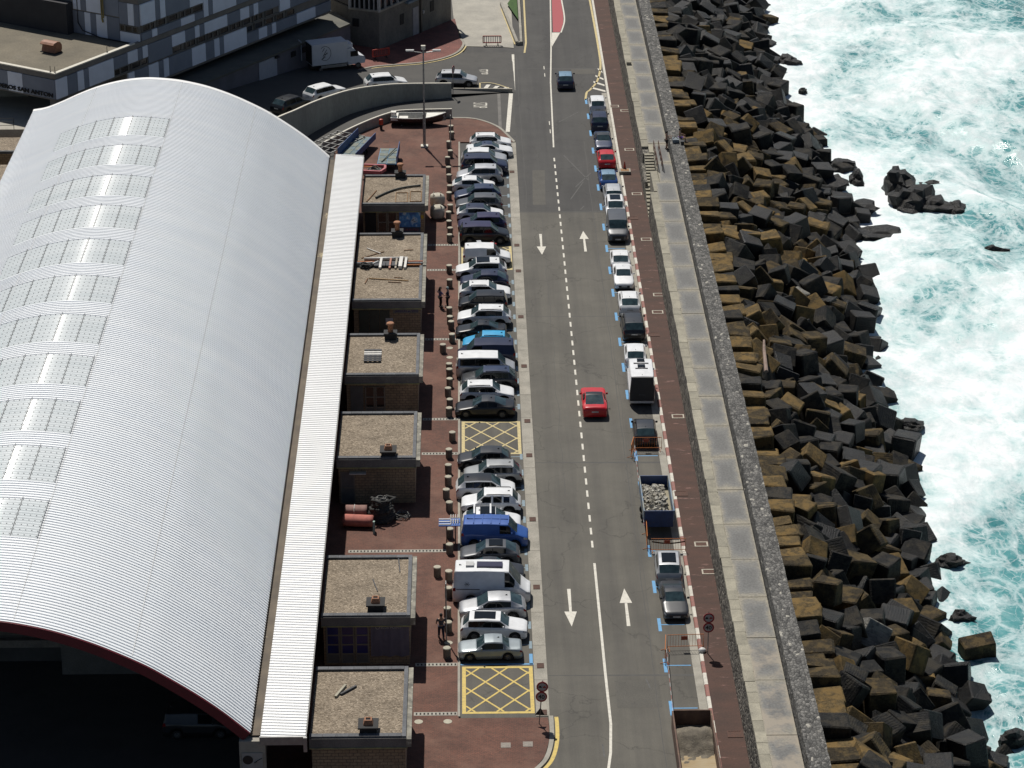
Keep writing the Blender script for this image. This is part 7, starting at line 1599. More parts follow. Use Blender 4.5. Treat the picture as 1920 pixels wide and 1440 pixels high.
for k in range(420):
    x = rq.uniform(-.92, .62); y_ = rq.uniform(-2.75, 2.6); hmax = 1.15 + .42 * math.exp(-((x + .2) / .7) ** 2 - (y_ / 2.1) ** 2); s_ = rq.uniform(.1, .27)
    rub.cur = rq.randrange(3); rub.cbox((x, y_, rq.uniform(hmax - .22, hmax)), (s_ * rq.uniform(.8, 1.5), s_, s_ * rq.uniform(.4, .8)), Matrix.Rotation(rq.uniform(0, 3), 3, 'Z') @ Matrix.Rotation(rq.gauss(0, .5), 3, 'X') @ Matrix.Rotation(rq.gauss(0, .5), 3, 'Y'))
mb = rub; n0 = len(mb.f); mb.cur = 2; mb.add([(-1, -2.8, 1.0), (.75, -2.8, .9), (.75, 2.7, .9), (-1, 2.7, 1.0), (-.2, 0, 1.3)], [(0, 1, 4), (1, 2, 4), (2, 3, 4), (3, 0, 4)])
o = rub.build('rubble_heap', rubm); o.location = (13.4, -23.3, 0); tag(o, 'heap of broken white rubble filling the blue trailer', 'rubble', None, 'stuff')
# skip of sand at the bottom edge
sk = thing('sand_skip', 'rusty open skip half filled with sand at the roadside', 'skip', (13.6, -57.3, 0))
rm = pm('skip_rust', (0.15, 0.09, 0.06), 0.8, (0.09, 0.05, 0.04), 2, spots=((0.25, 0.18, 0.1), 1.5, 0.6, 0.7))
for x in (-1, 1): mb = MB(); mb.box(x * 1.18 - .05, -4.2, .15, x * 1.18 + .05, 4.0, 1.3); mb.build('side_wall', rm, sk)
for y_ in (-4.2, 4.0): mb = MB(); mb.box(-1.13, y_ - .05, .15, 1.13, y_ + .05, 1.35); mb.build('end_wall', rm, sk)
mb = MB(); mb.box(-1.13, -4.15, .12, 1.13, 3.95, .3); mb.build('floor', pm('skip_floor', (0.3, 0.21, 0.1), 0.7, (0.36, 0.29, 0.18), 1.4, stretch=(.6, 2, 1)), sk)
mb = MB(); gx, gy = 16, 24; v = []
for j in range(gy + 1):
    for i in range(gx + 1):
        x = -1.1 + 2.2 * i / gx; y_ = -.6 + 4.4 * j / gy; h_ = .95 * math.exp(-((y_ - 2.0) / 1.25) ** 2) * (1 - .22 * (x / 1.1) ** 2)
        v.append((x, y_, .31 + max(-.02, h_ + .14 * noise.fractal(Vector((x * 1.7, y_ * 1.7, 1)), .9, 2, 4) - .1)))
mb.add(v, [(j * (gx + 1) + i, j * (gx + 1) + i + 1, (j + 1) * (gx + 1) + i + 1, (j + 1) * (gx + 1) + i) for j in range(gy) for i in range(gx)])
o = mb.build('sand_heap', pm('wet_sand', (0.19, 0.165, 0.125), 0.95, (0.11, 0.095, 0.075), 2.4, detail=9, grain=0.25, gscale=22, bump=0.6, bscale=9), None, True); o.location = (13.6, -57.3, 0); tag(o, 'mound of damp grey sand in the rusty skip', 'sand', None, 'stuff')
mb = MB(); mb.lathe([(.001, 0), (.16, .02), (.2, .14), (.12, .25), (.03, .3)], 10); o = mb.build('rubbish_bag', pm('bag_white', (0.72, 0.72, 0.7), 0.5), None, True, (15.05, -43.75, WALK_Z)); o.scale = (1.35, 1.2, 1); tag(o, 'white plastic bag on the kerb beside the limit sign post', 'bag')
# cone on a concrete box
t = thing('traffic_cone', 'red traffic cone on the pale concrete box in the pavement', 'cone', (15.3, 52.1, WALK_Z + .32)); mb = MB(); mb.box(-.18, -.18, 0, .18, .18, .04); mb.build('base', M['black_plastic'], t); mb = MB(); mb.lathe([(.14, .04), (.03, .7)], 12); mb.build('cone_body', redm, t)
t = thing('concrete_box', 'pale concrete box with a rusty lid on the pavement under the cone', 'utility box', (15.3, 51.65, WALK_Z)); mb = MB(); mb.box(-.55, -.5, 0, .55, .5, .3); mb.build('box', M['concrete'], t); mb = MB(); mb.box(-.4, -.36, .3, .4, .36, .32); mb.build('lid', pm('lid_rust', (0.3, 0.16, 0.07), 0.8), t)
# ---- beached boat
bt = thing('fishing_boat', 'white open fishing boat with a dark hull beached on the terrace', 'boat', (-4.9, 67.35, TERR_Z + .06), R(-2))
st = []; nb = 15
for k in range(nb):
    t_ = k / (nb - 1); x = -2.75 + 5.6 * t_; w = 1.0 * (1 - max(0, (t_ - .45) / .55) ** 2.2) * (.86 + .14 * min(1, t_ / .25)); w = max(w, .02)
    sh = .78 + .42 * max(0, (t_ - .4) / .6) ** 2 + .06 * (1 - t_); kz = .1 + .35 * max(0, (t_ - .7) / .3) ** 2
    st.append([(x - (.25 * (1 - sh) if k == nb - 1 else 0), 0, kz), (x, w * .55, kz + .1), (x, w * .88, sh * .5 + kz * .4), (x, w, sh)])
hull = MB()
for s_ in (1, -1):
    for a, b_ in zip(st, st[1:]):
        for j in range(3):
            q = [a[j], b_[j], b_[j + 1], a[j + 1]]; hull.add([(p[0], p[1] * s_, p[2]) for p in q], [(0, 1, 2, 3)])
hull.add([(p[0], p[1], p[2]) for p in st[0]] + [(p[0], -p[1], p[2]) for p in st[0]], [(0, 1, 2, 3, 7, 6, 5)])
hull.build('hull', pm('hull_dark', (0.03, 0.022, 0.022), 0.5, (0.06, 0.025, 0.022), 2), bt)
inn_ = MB()
for s_ in (1, -1):
    for a, b_ in zip(st, st[1:]):
        q = [(a[3][0], a[3][1] * .93 * s_, a[3][2]), (b_[3][0], b_[3][1] * .93 * s_, b_[3][2]), (b_[1][0], b_[1][1] * .95 * s_, .38), (a[1][0], a[1][1] * .95 * s_, .38)]; inn_.add(q, [(0, 1, 2, 3)])
inn_.build('inner_lining', pm('lining_grey', (0.3, 0.3, 0.28), 0.7, (0.2, 0.2, 0.19), 3), bt)
mb = MB(); mb.prism([(a[1][0], a[1][1]) for a in st[:-3]] + [(a[1][0], -a[1][1]) for a in reversed(st[:-3])], .36, .4); mb.build('floor_boards', pm('floor_wood', (0.3, 0.25, 0.15), 0.8, (0.16, 0.15, 0.09), 2), bt)
bw = pm('boat_white', (0.8, 0.79, 0.74), 0.6, (0.64, 0.62, 0.55), 4)
mb = MB(); q = [a[3] for a in st[9:]]; mb.add([(p[0], p[1] * .96, p[2] + .02) for p in q] + [(p[0], -p[1] * .96, p[2] + .02) for p in q], [(i, i + 1, len(q) + i + 1, len(q) + i) for i in range(len(q) - 1)]); mb.build('foredeck', bw, bt)
for s_ in (1, -1): mb = MB(); mb.tube([(a[3][0], a[3][1] * s_, a[3][2] + .02) for a in st], .05, 6); mb.build('gunwale', bw, bt)
mb = MB(); mb.box(-2.7, -.9, .6, -2.0, .9, .86); mb.box(-2.7, -.5, .86, -2.2, .1, 1.35); mb.build('stern_console', bw, bt); mb = MB(); mb.box(-2.16, -.42, .95, -2.195, .02, 1.25); mb.build('console_window', M['glass_dark'], bt)
mb = MB(); mb.box(-1.9, -.6, .4, -1.0, .4, .7); mb.build('engine_box', bw, bt)
for x in (-1.6, 1.4): mb = MB(); mb.box(x - .1, -.75, -.06, x + .1, .75, .14); mb.build('cradle', M['dark_metal'], bt)
# ---- blue trailers, steel rack, pink cradle, rubble bags
def flat_trailer(name, loc, rz, ln, w, label, boards, pole=False):
    t = thing(name, label, 'trailer', loc, R(rz)); tb = pm(name + '_blue', (0.03, 0.09, 0.26), 0.6, (0.02, 0.055, 0.15), 2, spots=((0.2, 0.22, 0.22), 3, 0.64, 0.7))
    mb = MB(); mb.box(-w / 2, -ln / 2, .78, w / 2, ln / 2, .86); mb.build('bed_frame', pm(name + '_rim', (0.1, 0.26, 0.42), 0.6, (0.06, 0.17, 0.32), 3), t)
    n = 6
    for k in range(n):
        y0_ = -ln / 2 + .06 + (ln - .12) * k / n
        for s_ in (0, 1):
            mb = MB(); mb.box(-w / 2 + .06 + s_ * (w / 2 - .03), y0_, .86, -w / 2 + .0 + (s_ + 1) * (w / 2 - .03), y0_ + (ln - .12) / n - .05, .89 + .01 * ((k + s_) % 2)); mb.build('bed_board', pm('%s_board%d%d' % (name, k, s_), (0.25, 0.26, 0.22) if (k + s_) % 2 else (0.18, 0.24, 0.27), 0.85, (0.13, 0.15, 0.12), 4, spots=((0.08, 0.17, 0.28), 2, 0.56, 0.64)), t)
    for s_, h_ in boards: mb = MB(); mb.box(s_ * w / 2 - .03 + s_ * .031, -ln / 2, .7, s_ * w / 2 + .03 + s_ * .031, ln / 2, .86 + h_); mb.build('side_board', tb, t)
    for y_ in (-.35, .45):
        for s_ in (-1, 1): wh = put('wheel', me['tyre'], t, (s_ * (w / 2 - .2), y_, .335)); put('rim', me['rim'], wh)
    mb = MB(); mb.box(-w / 2 + .2, -ln / 2 + .2, .5, w / 2 - .2, ln / 2 - .2, .78); mb.build('chassis', M['black_plastic'], t)
    return t
flat_trailer('flat_trailer', (-10.75, 57.6, TERR_Z), -15.5, 6.6, 1.75, 'long blue trailer with raised sides behind the hall corner', [(-1, .85), (1, .5)])
t = flat_trailer('short_trailer', (-7.6, 54.7, TERR_Z), -2.5, 4.75, 1.85, 'short blue trailer with a pole lying across its bed', [(1, .75)])
pl = thing('wooden_pole', 'thin dark pole lying diagonally on the short blue trailer', 'pole', (-7.6, 54.7, 1.07)); mb = MB(); mb.tube([(-.6, -2.0, 0), (.75, 1.9, .12)], .05, 6); mb.build('shaft', pm('pole_green', (0.06, 0.07, 0.05), 0.7), pl)
rk = thing('steel_rack', 'galvanised steel lattice rack beside the long blue trailer', 'rack', (-13.1, 58.7, TERR_Z), R(-32))
for k in range(5): mb = MB(); mb.bar((-1.6 + k * .8, -3.1, .95), (-1.6 + k * .8, 3.1, .95), .08, .08); mb.build('long_bar', M['galv'], rk)
for k in range(6): mb = MB(); mb.bar((-1.7, -3.0 + k * 1.2, 1.04), (1.7, -3.0 + k * 1.2, 1.04), .08, .08); mb.build('cross_bar', M['galv'], rk)
for x in (-1.6, 0, 1.6):
    for y_ in (-3, 0, 3): mb = MB(); mb.bar((x, y_, 0), (x, y_, .95), .08, .08); mb.build('leg', M['galv'], rk)
pk = thing('boat_cradle', 'faded pink boat cradle full of coiled rope behind the farthest hut', 'cradle', (-9.0, 51.3, TERR_Z), R(-10)); pkm = pm('pink_paint', (0.45, 0.13, 0.15), 0.7, (0.34, 0.1, 0.11), 3)
for a, b_ in (((-1.4, .9, .7), (1.0, 1.0, .7)), ((-1.4, -.9, .7), (.9, -.9, .7)), ((1.0, 1.0, .7), (1.2, 0, .75)), ((1.2, 0, .75), (.9, -.9, .7))): mb = MB(); mb.bar(a, b_, .22, .3); mb.build('beam', pkm, pk)
mb = MB(); mb.bar((-1.4, .5, .72), (.4, .55, .72), .12, .1); mb.build('orange_beam', om, pk)
def rope(name, loc, r_, h_, turns, label, col, rr_=.035, seed=1, loose=6):
    t = thing(name, label, 'rope', loc); q = random.Random(seed); n = int(turns * 14); P = []
    for k in range(n):
        a = k / 14 * 2 * math.pi; f = k / n; rad = r_ * (1 - .55 * f) * (1 + .07 * math.sin(a * 1.7 + f * 9)); P.append((rad * math.cos(a), rad * math.sin(a), .05 + h_ * f + .02 * math.sin(a * 2.3)))
    mb = MB(); mb.tube(P, rr_, 6); mb.build('coil', col, t, True)
    for k in range(loose):
        a = q.uniform(0, 6.28); b_ = a + q.uniform(.6, 2); z = h_ * q.uniform(.4, 1.1); mb = MB()
        mb.tube([Vector((math.cos(a + (b_ - a) * s_) * r_ * q.uniform(.5, 1.0), math.sin(a + (b_ - a) * s_) * r_ * q.uniform(.5, 1.0), z + .12 * math.sin(s_ * 3))) for s_ in (0, .25, .5, .75, 1)], rr_, 6); mb.build('loose_strand', col, t, True)
    return t
rpm = pm('rope_grey', (0.2, 0.2, 0.19), 0.9, (0.06, 0.06, 0.06), 5); rpd = pm('rope_dark', (0.045, 0.045, 0.043), 0.9, (0.025, 0.025, 0.025), 5)
rope('rope_coil', (-8.9, 51.1, TERR_Z + .35), .75, .4, 6, 'tangle of grey rope lying in the pink cradle', rpm, .05, 3, 10)
bagm = pm('bulk_bag', (0.55, 0.52, 0.44), 0.8, (0.4, 0.37, 0.3), 3, bump=.3, bscale=6)
for k, (x, y_, lab) in enumerate([(-2.75, 42.6, 'white bulk bag of rubble beside the farthest hut, the farther one'), (-2.7, 39.3, 'white bulk bag of rubble beside the farthest hut, the nearer one')]):
    t = thing('bulk_bag', lab, 'bag', (x, y_, TERR_Z)); mb = MB(); mb.lathe([(.55, 0), (.68, .25), (.7, .8), (.62, 1.05), (.4, 1.18), (.001, 1.1)], 14); b_ = mb.mesh('sack', bagm, True)
    for v in b_.vertices: v.co += Vector((noise.noise(v.co * 3 + Vector((k * 5, 0, 0))), noise.noise(v.co * 3 + Vector((9, k, 0))), .5 * noise.noise(v.co * 3 + Vector((0, 4, k))))) * .1
    put('sack', b_, t)
    for a in range(4): mb = MB(); q = a * 1.57 + .7; mb.tube([(math.cos(q) * .55, math.sin(q) * .55, 1.0), (math.cos(q) * .45, math.sin(q) * .45, 1.3), (math.cos(q + .6) * .5, math.sin(q + .6) * .5, 1.0)], .04, 5); mb.build('loop', bagm, t)
# ---- things on the hut roofs
RZ = HZ + .03
def stick(a, b_, w, m_, name, label, cat='plank', h_=None):
    a = (a[0], a[1] + RY); b_ = (b_[0], b_[1] + RY)
    t = thing(name, label, cat, ((a[0] + b_[0]) / 2, (a[1] + b_[1]) / 2, RZ)); o_ = Vector(t.location); mb = MB(); mb.bar(Vector((a[0], a[1], RZ + w / 2)) - o_, Vector((b_[0], b_[1], RZ + w / 2 + (h_ or 0))) - o_, w, w); mb.build('length', m_, t); return t
woodm = pm('old_timber', (0.22, 0.11, 0.05), 0.85, (0.13, 0.07, 0.035), 4); pvc = pm('white_pvc', (0.66, 0.64, 0.6), 0.5); dkp = pm('dark_hose', (0.06, 0.065, 0.06), 0.6)
t = thing('hose', 'curved dark hose lying on the farthest hut roof', 'hose', (-6.2, 36.3 + RY, RZ)); mb = MB(); mb.tube(catmull([(-2.0, -2.2, .1), (-1.2, -1.0, .1), (-.2, .1, .1), (1.0, .8, .1), (2.0, 1.1, .1)], 4), .09, 8); mb.build('tube', dkp, t, True)
stick((-9.0, 33.2), (-8.2, 36.2), .08, woodm, 'timber_lath', 'thin brown lath on the left of the farthest hut roof')
for k, (x0_, x1_, y0_, y1_, lab) in enumerate([(-6.4, -5.35, 33.0, 35.6, 'empty timber frame lying on the farthest hut roof, left one'), (-5.1, -4.1, 33.2, 35.9, 'empty timber frame lying on the farthest hut roof, right one')]):
    t = thing('lath_rectangle', lab, 'timber', ((x0_ + x1_) / 2, (y0_ + y1_) / 2 + RY, RZ)); w, d = (x1_ - x0_) / 2, (y1_ - y0_) / 2
    for a, b_ in (((-w, -d), (w, -d)), ((w, -d), (w, d)), ((w, d), (-w, d)), ((-w, d), (-w, -d))): mb = MB(); mb.bar((*a, .04), (*b_, .04), .06, .06); mb.build('rail', pm('frame_wood%d' % k, (0.26, 0.15, 0.07), 0.85), t)
mb = MB(); mb.tube([(-1.85, 0, .14), (1.85, .1, .14)], .14, 10); t = thing('pvc_pipe', 'thick white pipe lying along the pile between two hut roofs', 'pipe', (-6.9, 18.35 + RY, RZ)); mb.build('tube', pvc, t, True)
stick((-9.3, 17.75), (-7.4, 17.75), .14, pm('rusty_beam', (0.42, 0.13, 0.03), 0.8), 'steel_beam', 'rusty orange beam at the left of the roof pile', 'beam'); stick((-5.3, 17.7), (-3.75, 17.75), .16, pm('rusty_beam2', (0.36, 0.1, 0.03), 0.8), 'steel_beam', 'rusty orange beam at the right of the roof pile', 'beam'); stick((-5.2, 17.0), (-3.9, 17.05), .12, pm('rusty_beam3', (0.4, 0.14, 0.04), 0.8), 'steel_beam', 'lower rusty beam at the right of the roof pile', 'beam')
for k, (x, m_, w, lab) in enumerate([(-7.35, pvc, .2, 'white board standing in the middle of the roof pile'), (-6.55, pm('pink_board', (0.5, 0.24, 0.17), 0.8), .15, 'pinkish board in the middle of the roof pile'), (-6.05, pm('beige_board', (0.45, 0.4, 0.32), 0.8), .14, 'beige board in the roof pile'), (-5.65, pvc, .3, 'broad white slab in the roof pile'), (-5.25, pvc, .2, 'narrow white slab in the roof pile')]):
    stick((x, 16.2), (x + .1, 17.9), w, m_, 'board', lab, 'board', .25)
dk = pm('crate_dark', (0.05, 0.052, 0.06), 0.7)
t = thing('plastic_crate', 'row of dark crates forming the base of the roof pile', 'crate', (-6.9, 17.1 + RY, RZ)); mb = MB()
for k in range(4): mb = MB(); mb.box(-.95 + k * .5, -.55, 0, -.5 + k * .5, .5, .22); mb.build('crate_block', dk, t)
rope('tyre_heap', (-8.55, 16.7 + RY, RZ), .5, .25, 3, 'black hoses coiled at the left of the roof pile', rpd, .09, 5, 3)
stick((-9.1, 17.4), (-8.0, 17.0), .1, pvc, 'board', 'thin white strip across the coiled hoses', 'board', .3); stick((-8.6, 16.6), (-7.5, 17.3), .08, pvc, 'board', 'second thin white strip crossing over the coiled hoses', 'board', .3)
stick((-8.2, 14.0), (-4.9, 13.4), .08, pm('pale_batten', (0.42, 0.27, 0.13), 0.85), 'timber_lath', 'long pale batten on the hut roof in front of the pile'); stick((-8.3, 14.0), (-8.5, 12.9), .07, woodm, 'timber_lath', 'short batten joined to the long one on the hut roof')
for k in range(3): stick((-6.6 + k * .25, 13.2 + k * .5), (-5.5 + k * .05, 13.0 + k * .55), .06, woodm, 'timber_lath', ['lowest of three loose laths on the hut roof', 'middle of three loose laths on the hut roof', 'highest of three loose laths on the hut roof'][k])
stick((-8.6, 21.2), (-7.4, 19.9), .08, pvc, 'timber_lath', 'white strip on the roof behind the pile of pipes'); stick((-9.0, 18.8), (-7.1, 20.4), .06, woodm, 'timber_lath', 'brown lath crossing the roof behind the pile of pipes'); stick((-5.4, 20.7), (-4.6, 20.8), .06, woodm, 'timber_lath', 'short angled lath right of centre on the same roof')
pt = thing('pallet', 'black plastic pallet with two pale slats on a gravel roof', 'pallet', (-7.4, -2.9 + RY, RZ))
for k in range(6): mb = MB(); mb.box(-.68, -1.15 + k * .42, .1, .68, -.9 + k * .42, .16); mb.build('slat', pvc if k in (3, 4) else dk, pt)
for x in (-.55, -.18, .18, .55): mb = MB(); mb.box(x - .09, -1.15, 0, x + .09, 1.2, .1); mb.build('runner', dk, pt)
stick((-8.1, -56.0), (-7.55, -54.6), .14, pm('pale_post', (0.42, 0.39, 0.3), 0.8), 'board', 'pale stub of board on the nearest hut roof', 'board'); stick((-7.8, -55.7), (-6.9, -54.7), .12, dk, 'board', 'dark stub of board on the nearest hut roof', 'board')
stick((-4.7, -37.4), (-4.55, -39.6), .07, dk, 'cable', 'black cable trailing over the hut roof edge', 'cable')
stick((-6.3, -40.6), (-5.95, -42.3), .06, dk, 'timber_lath', 'dark twig on the roof of the hut with the banner')
# ---- upturned hulls and rope heap on the terrace
def upturned_hull(loc, ln, r_, rz, col, label, tie=False):  # lumpy roll shape standing in for an upturned hull
    t = thing('upturned_hull', label, 'net roll', loc, R(rz)); mb = MB(); P = []
    n = 14; v = []
    for k in range(9):
        x = -ln / 2 + ln * k / 8
        for j in range(n): a = 2 * math.pi * j / n; q = r_ * (1 + .06 * noise.noise(Vector((k * .9, j * 1.3, r_)))); v.append((x, q * 1.25 * math.cos(a), r_ + q * math.sin(a)))
    mb.add(v, [(k * n + j, k * n + (j + 1) % n, (k + 1) * n + (j + 1) % n, (k + 1) * n + j) for k in range(8) for j in range(n)] + [tuple(range(n)), tuple(range(9 * n - 1, 8 * n - 1, -1))]); mb.build('roll', col, t, True)
    if tie: mb = MB(); mb.tube([(-.1, 1.3 * r_ * math.cos(a), r_ + 1.06 * r_ * math.sin(a)) for a in [k * .45 for k in range(15)]], .03, 5); mb.build('tie', pvc, t)
upturned_hull((-8.05, -23.3, TERR_Z), 1.55, .42, -3, pm('hull_pale', (0.34, 0.2, 0.18), 0.9, (0.24, 0.14, 0.12), 3), 'faded pink upturned hull tied with a cord', True)
upturned_hull((-7.85, -24.9, TERR_Z), 2.1, .42, -6, pm('hull_pink', (0.5, 0.17, 0.13), 0.85, (0.36, 0.12, 0.1), 2.5), 'salmon red upturned hull in front of the tied one')
t = thing('plank', 'pale green plank leaning at the end of the red upturned hull', 'plank', (-6.7, -25.9, TERR_Z)); mb = MB(); mb.cbox((0, 0, .35), (.13, .5, .9), Matrix.Rotation(R(-15), 3, 'X')); mb.build('length', pm('plank_green', (0.3, 0.42, 0.37), 0.7), t)
rope('rope_heap', (-6.2, -23.7, TERR_Z), 1.0, 1.45, 13, 'tall black heap of coiled rope with a pale coil on top', rpd, .1, 7, 8)
rope('rope_coil', (-6.25, -23.5, TERR_Z + 1.25), .5, .3, 3, 'pale loose coil on top of the black rope heap', rpm, .05, 9, 6)
rope('rope_coil', (-4.75, -23.6, TERR_Z), .62, .25, 3, 'small tangle of grey rope on the paving beside the rope heap', rpm, .03, 11, 8)
# ---- rack at the back of the blue van
t = thing('bicycle_rack', 'blue rear platform with white bars behind the bright blue van', 'rack', (-1.35, -27.5, .0)); vb = pm('rack_blue', (0.03, 0.12, 0.42), 0.5)
mb = MB(); mb.box(-.75, -.55, 1.55, .75, .6, 1.62); mb.build('platform', vb, t)
for y_ in (-.4, .0, .4): mb = MB(); mb.box(-.74, y_ - .05, 1.62, .1, y_ + .05, 1.68); mb.build('strap', pvc, t)
for k in range(4): mb = MB(); mb.tube([(.1 + k * .16, -.35, 1.68), (.1 + k * .16, .55, 1.95)], .025, 6); mb.build('bar', pvc, t)
for z in (1.75, 1.9): mb = MB(); mb.tube([(.0, .0 + (z - 1.75), z), (.7, .0 + (z - 1.75), z)], .025, 6); mb.build('cross_bar', pvc, t)
mb = MB(); mb.bar((-.2, -.3, .1), (-.2, -.3, 1.55), .08); mb.bar((.4, -.3, .1), (.4, -.3, 1.55), .08); mb.build('leg', M['dark_metal'], t)
# motorbike tucked between the black carrier and the panel van
t = thing('motorbike', 'red and white motorbike tucked between the black carrier and the panel van', 'motorbike', (1.9, 30.2, 0), R(12))
for x in (-.68, .68): mb = MB(); mb.lathe([(.2, -.06), (.3, -.06), (.31, 0), (.3, .06), (.2, .06)], 16, (x, 0, .31), 'y', False); mb.build('wheel', M['black_rubber'], t)
mb = MB(); mb.add([(-.3, -.12, .55), (.45, -.15, .5), (.75, -.1, .85), (.35, -.15, 1.0), (-.1, -.12, .9), (-.3, .12, .55), (.45, .15, .5), (.75, .1, .85), (.35, .15, 1.0), (-.1, .12, .9)], [(0, 1, 2, 3, 4), (9, 8, 7, 6, 5), (0, 5, 6, 1), (1, 6, 7, 2), (2, 7, 8, 3), (3, 8, 9, 4), (4, 9, 5, 0)]); mb.build('fairing', PAINT['red'], t)
mb = MB(); mb.box(-.75, -.12, .78, -.05, .12, .9); mb.build('seat', M['black_rubber'], t); mb = MB(); mb.tube([(.5, -.38, 1.05), (.55, 0, .98), (.5, .38, 1.05)], .02, 6); mb.build('handlebar', M['dark_metal'], t)
mb = MB(); mb.bar((-.68, 0, .31), (.68, 0, .4), .1, .25); mb.build('frame', M['dark_metal'], t); mb = MB(); mb.cbox((-.85, 0, 1.05), (.4, .45, .32)); mb.build('top_box', PAINT['silver'], t)

# ================================================================== people
SKIN = pm('skin', (0.42, 0.25, 0.17), 0.6, (0.36, 0.21, 0.14), 6); HAIR = pm('dark_hair', (0.014, 0.011, 0.009), 0.7)
def skinmesh(name, joints, edges, m_, parent, root=0):
    """joints: (x, y, z, r); grown with a Skin modifier and subdivided"""
    me_ = bpy.data.meshes.new(name); me_.from_pydata([j[:3] for j in joints], edges, []); me_.materials.append(m_)
    o_ = put(name, me_, parent); sk_ = o_.modifiers.new('skin', 'SKIN'); sk_.use_smooth_shade = True
    ss = o_.modifiers.new('sub', 'SUBSURF'); ss.levels = 1; ss.render_levels = 2
    for i, j in enumerate(joints): sv_ = me_.skin_vertices[0].data[i]; sv_.radius = (j[3], j[3] * (j[4] if len(j) > 4 else 1)); sv_.use_root = (i == root)
    return o_
def person(label, loc, rz, shirt, legs_m, arms, sit=False, hair=True, bare_legs=False, walk=0.0, long_hair=False, cap=None):
    p = thing('person', label, 'person', loc, R(rz)); p.scale = (1.18, 1.18, 1.03)   # faces +y
    hip = .52 if sit else .92; B = hip
    if sit: kn = [(-.1, .42, .5), (.1, .42, .5)]; an_ = [(-.11, .5, .08), (.11, .5, .08)]
    else: kn = [(-.1, .05 + walk, .49), (.1, .05 - walk * .5, .49)]; an_ = [(-.11, 0 + walk * 1.3, .09), (.11, -walk * 1.5, .09)]
    sh = B + .5; J = [(0, 0, B, .13, .8), (0, 0, B + .25, .115, .75), (0, 0, sh - .04, .13, .65), (0, .0, sh + .1, .055), (0, .02, sh + .2, .07)]
    E_ = [(0, 1), (1, 2), (2, 3), (3, 4)]
    for s_ in (0, 1):
        sg = -1 if s_ == 0 else 1; b_ = len(J); J += [(sg * .09, .0, B - .06, .095), (*kn[s_], .062), (*an_[s_], .042), (an_[s_][0], an_[s_][1] + .17, .045, .032)]
        E_ += [(0, b_), (b_, b_ + 1), (b_ + 1, b_ + 2), (b_ + 2, b_ + 3)]
        c_ = len(J); el, wr_ = arms[s_]; J += [(sg * .19, 0, sh - .02, .052), (*el, .04), (*wr_, .03)]; E_ += [(2, c_), (c_, c_ + 1), (c_ + 1, c_ + 2)]
    z0 = 0
    fixj = [(j[0], j[1], j[2]) + tuple(j[3:]) for j in J]
    body = skinmesh('body', fixj, E_, SKIN, p)
    for s_ in (0, 1):   # hands with five fingers
        el, wr_ = arms[s_]; d = (Vector(wr_) - Vector(el)).normalized(); up = Vector((0, 0, 1)) if abs(d.z) < .8 else Vector((0, 1, 0)); a = d.cross(up).normalized(); sg = -1 if s_ == 0 else 1
        w = Vector(wr_); pj = [(*w, .026), (*(w + d * .07), .03)]; pe = [(0, 1)]
        for q in range(4): t0 = w + d * .08 + a * (-.027 + .018 * q); k = len(pj); pj += [(*t0, .0085), (*(t0 + d * (.045 if q in (1, 2) else .036) + up * -.012), .0075)]; pe += [(1, k), (k, k + 1)]
        k = len(pj); th = w + d * .03 - a * sg * .03; pj += [(*th, .01), (*(th + d * .035 - a * sg * .02), .009)]; pe += [(0, k), (k, k + 1)]
        skinmesh('hand', pj, pe, SKIN, p)
    # head with face and hair
    bm = bmesh.new(); bmesh.ops.create_uvsphere(bm, u_segments=16, v_segments=12, radius=.1)
    for v in bm.verts:
        v.co.z *= 1.2; v.co.x *= .82; v.co.y *= .95
        if v.co.z < -.03: v.co.x *= .86; v.co.y = v.co.y * .95 + .008
        if abs(v.co.x) < .02 and v.co.y > .07 and abs(v.co.z + .01) < .03: v.co.y += .018
    hm = bpy.data.meshes.new('head'); bm.to_mesh(hm); bm.free(); hm.materials.append(SKIN); [setattr(f, 'use_smooth', True) for f in hm.polygons]
    hd = put('head', hm, p, (0, .02, sh + .24), (R(-12), 0, 0))
    for s_ in (-1, 1):
        mb = MB(); mb.lathe([(.001, -.01), (.011, 0), (.001, .01)], 8, (s_ * .033, .088, .01)); mb.build('eye', HAIR, hd); mb = MB(); mb.lathe([(.001, -.025), (.016, 0), (.001, .028)], 8, (s_ * .082, 0, 0)); mb.build('ear', SKIN, hd)
    mb = MB(); mb.cbox((0, .088, -.05), (.04, .01, .008)); mb.build('mouth', pm('lips', (0.3, 0.1, 0.08), 0.6), hd)
    bm = bmesh.new(); bmesh.ops.create_uvsphere(bm, u_segments=14, v_segments=10, radius=.108)
    for v in bm.verts:
        v.co.z = v.co.z * 1.18 + .012; v.co.x *= .86; v.co.y = v.co.y * .96 - .014
        if v.co.y > .03 and v.co.z < .05: v.co.y = .03
        if long_hair and v.co.z < -.03 and v.co.y < .02: v.co.z -= .16; v.co.y -= .03
    hm2 = bpy.data.meshes.new('hair'); bm.to_mesh(hm2); bm.free(); hm2.materials.append(cap or HAIR); [setattr(f, 'use_smooth', True) for f in hm2.polygons]; put('hair', hm2, hd)
    # clothes as slightly larger skins
    if shirt:
        cj = [(0, 0, B + .02, .145, .85), (0, 0, B + .25, .135, .82), (0, 0, sh - .02, .148, .7)]; ce = [(0, 1), (1, 2)]
        for s_ in (0, 1):
            sg = -1 if s_ == 0 else 1; el = Vector(arms[s_][0]); k = len(cj); a0_ = Vector((sg * .19, 0, sh - .02)); cj += [(*a0_, .068), (*(a0_.lerp(el, .75)), .056)]; ce += [(2, k), (k, k + 1)]
        skinmesh('shirt', cj, ce, shirt, p, 1)
    tj = [(0, 0, B + .03, .15, .85)]; te = []
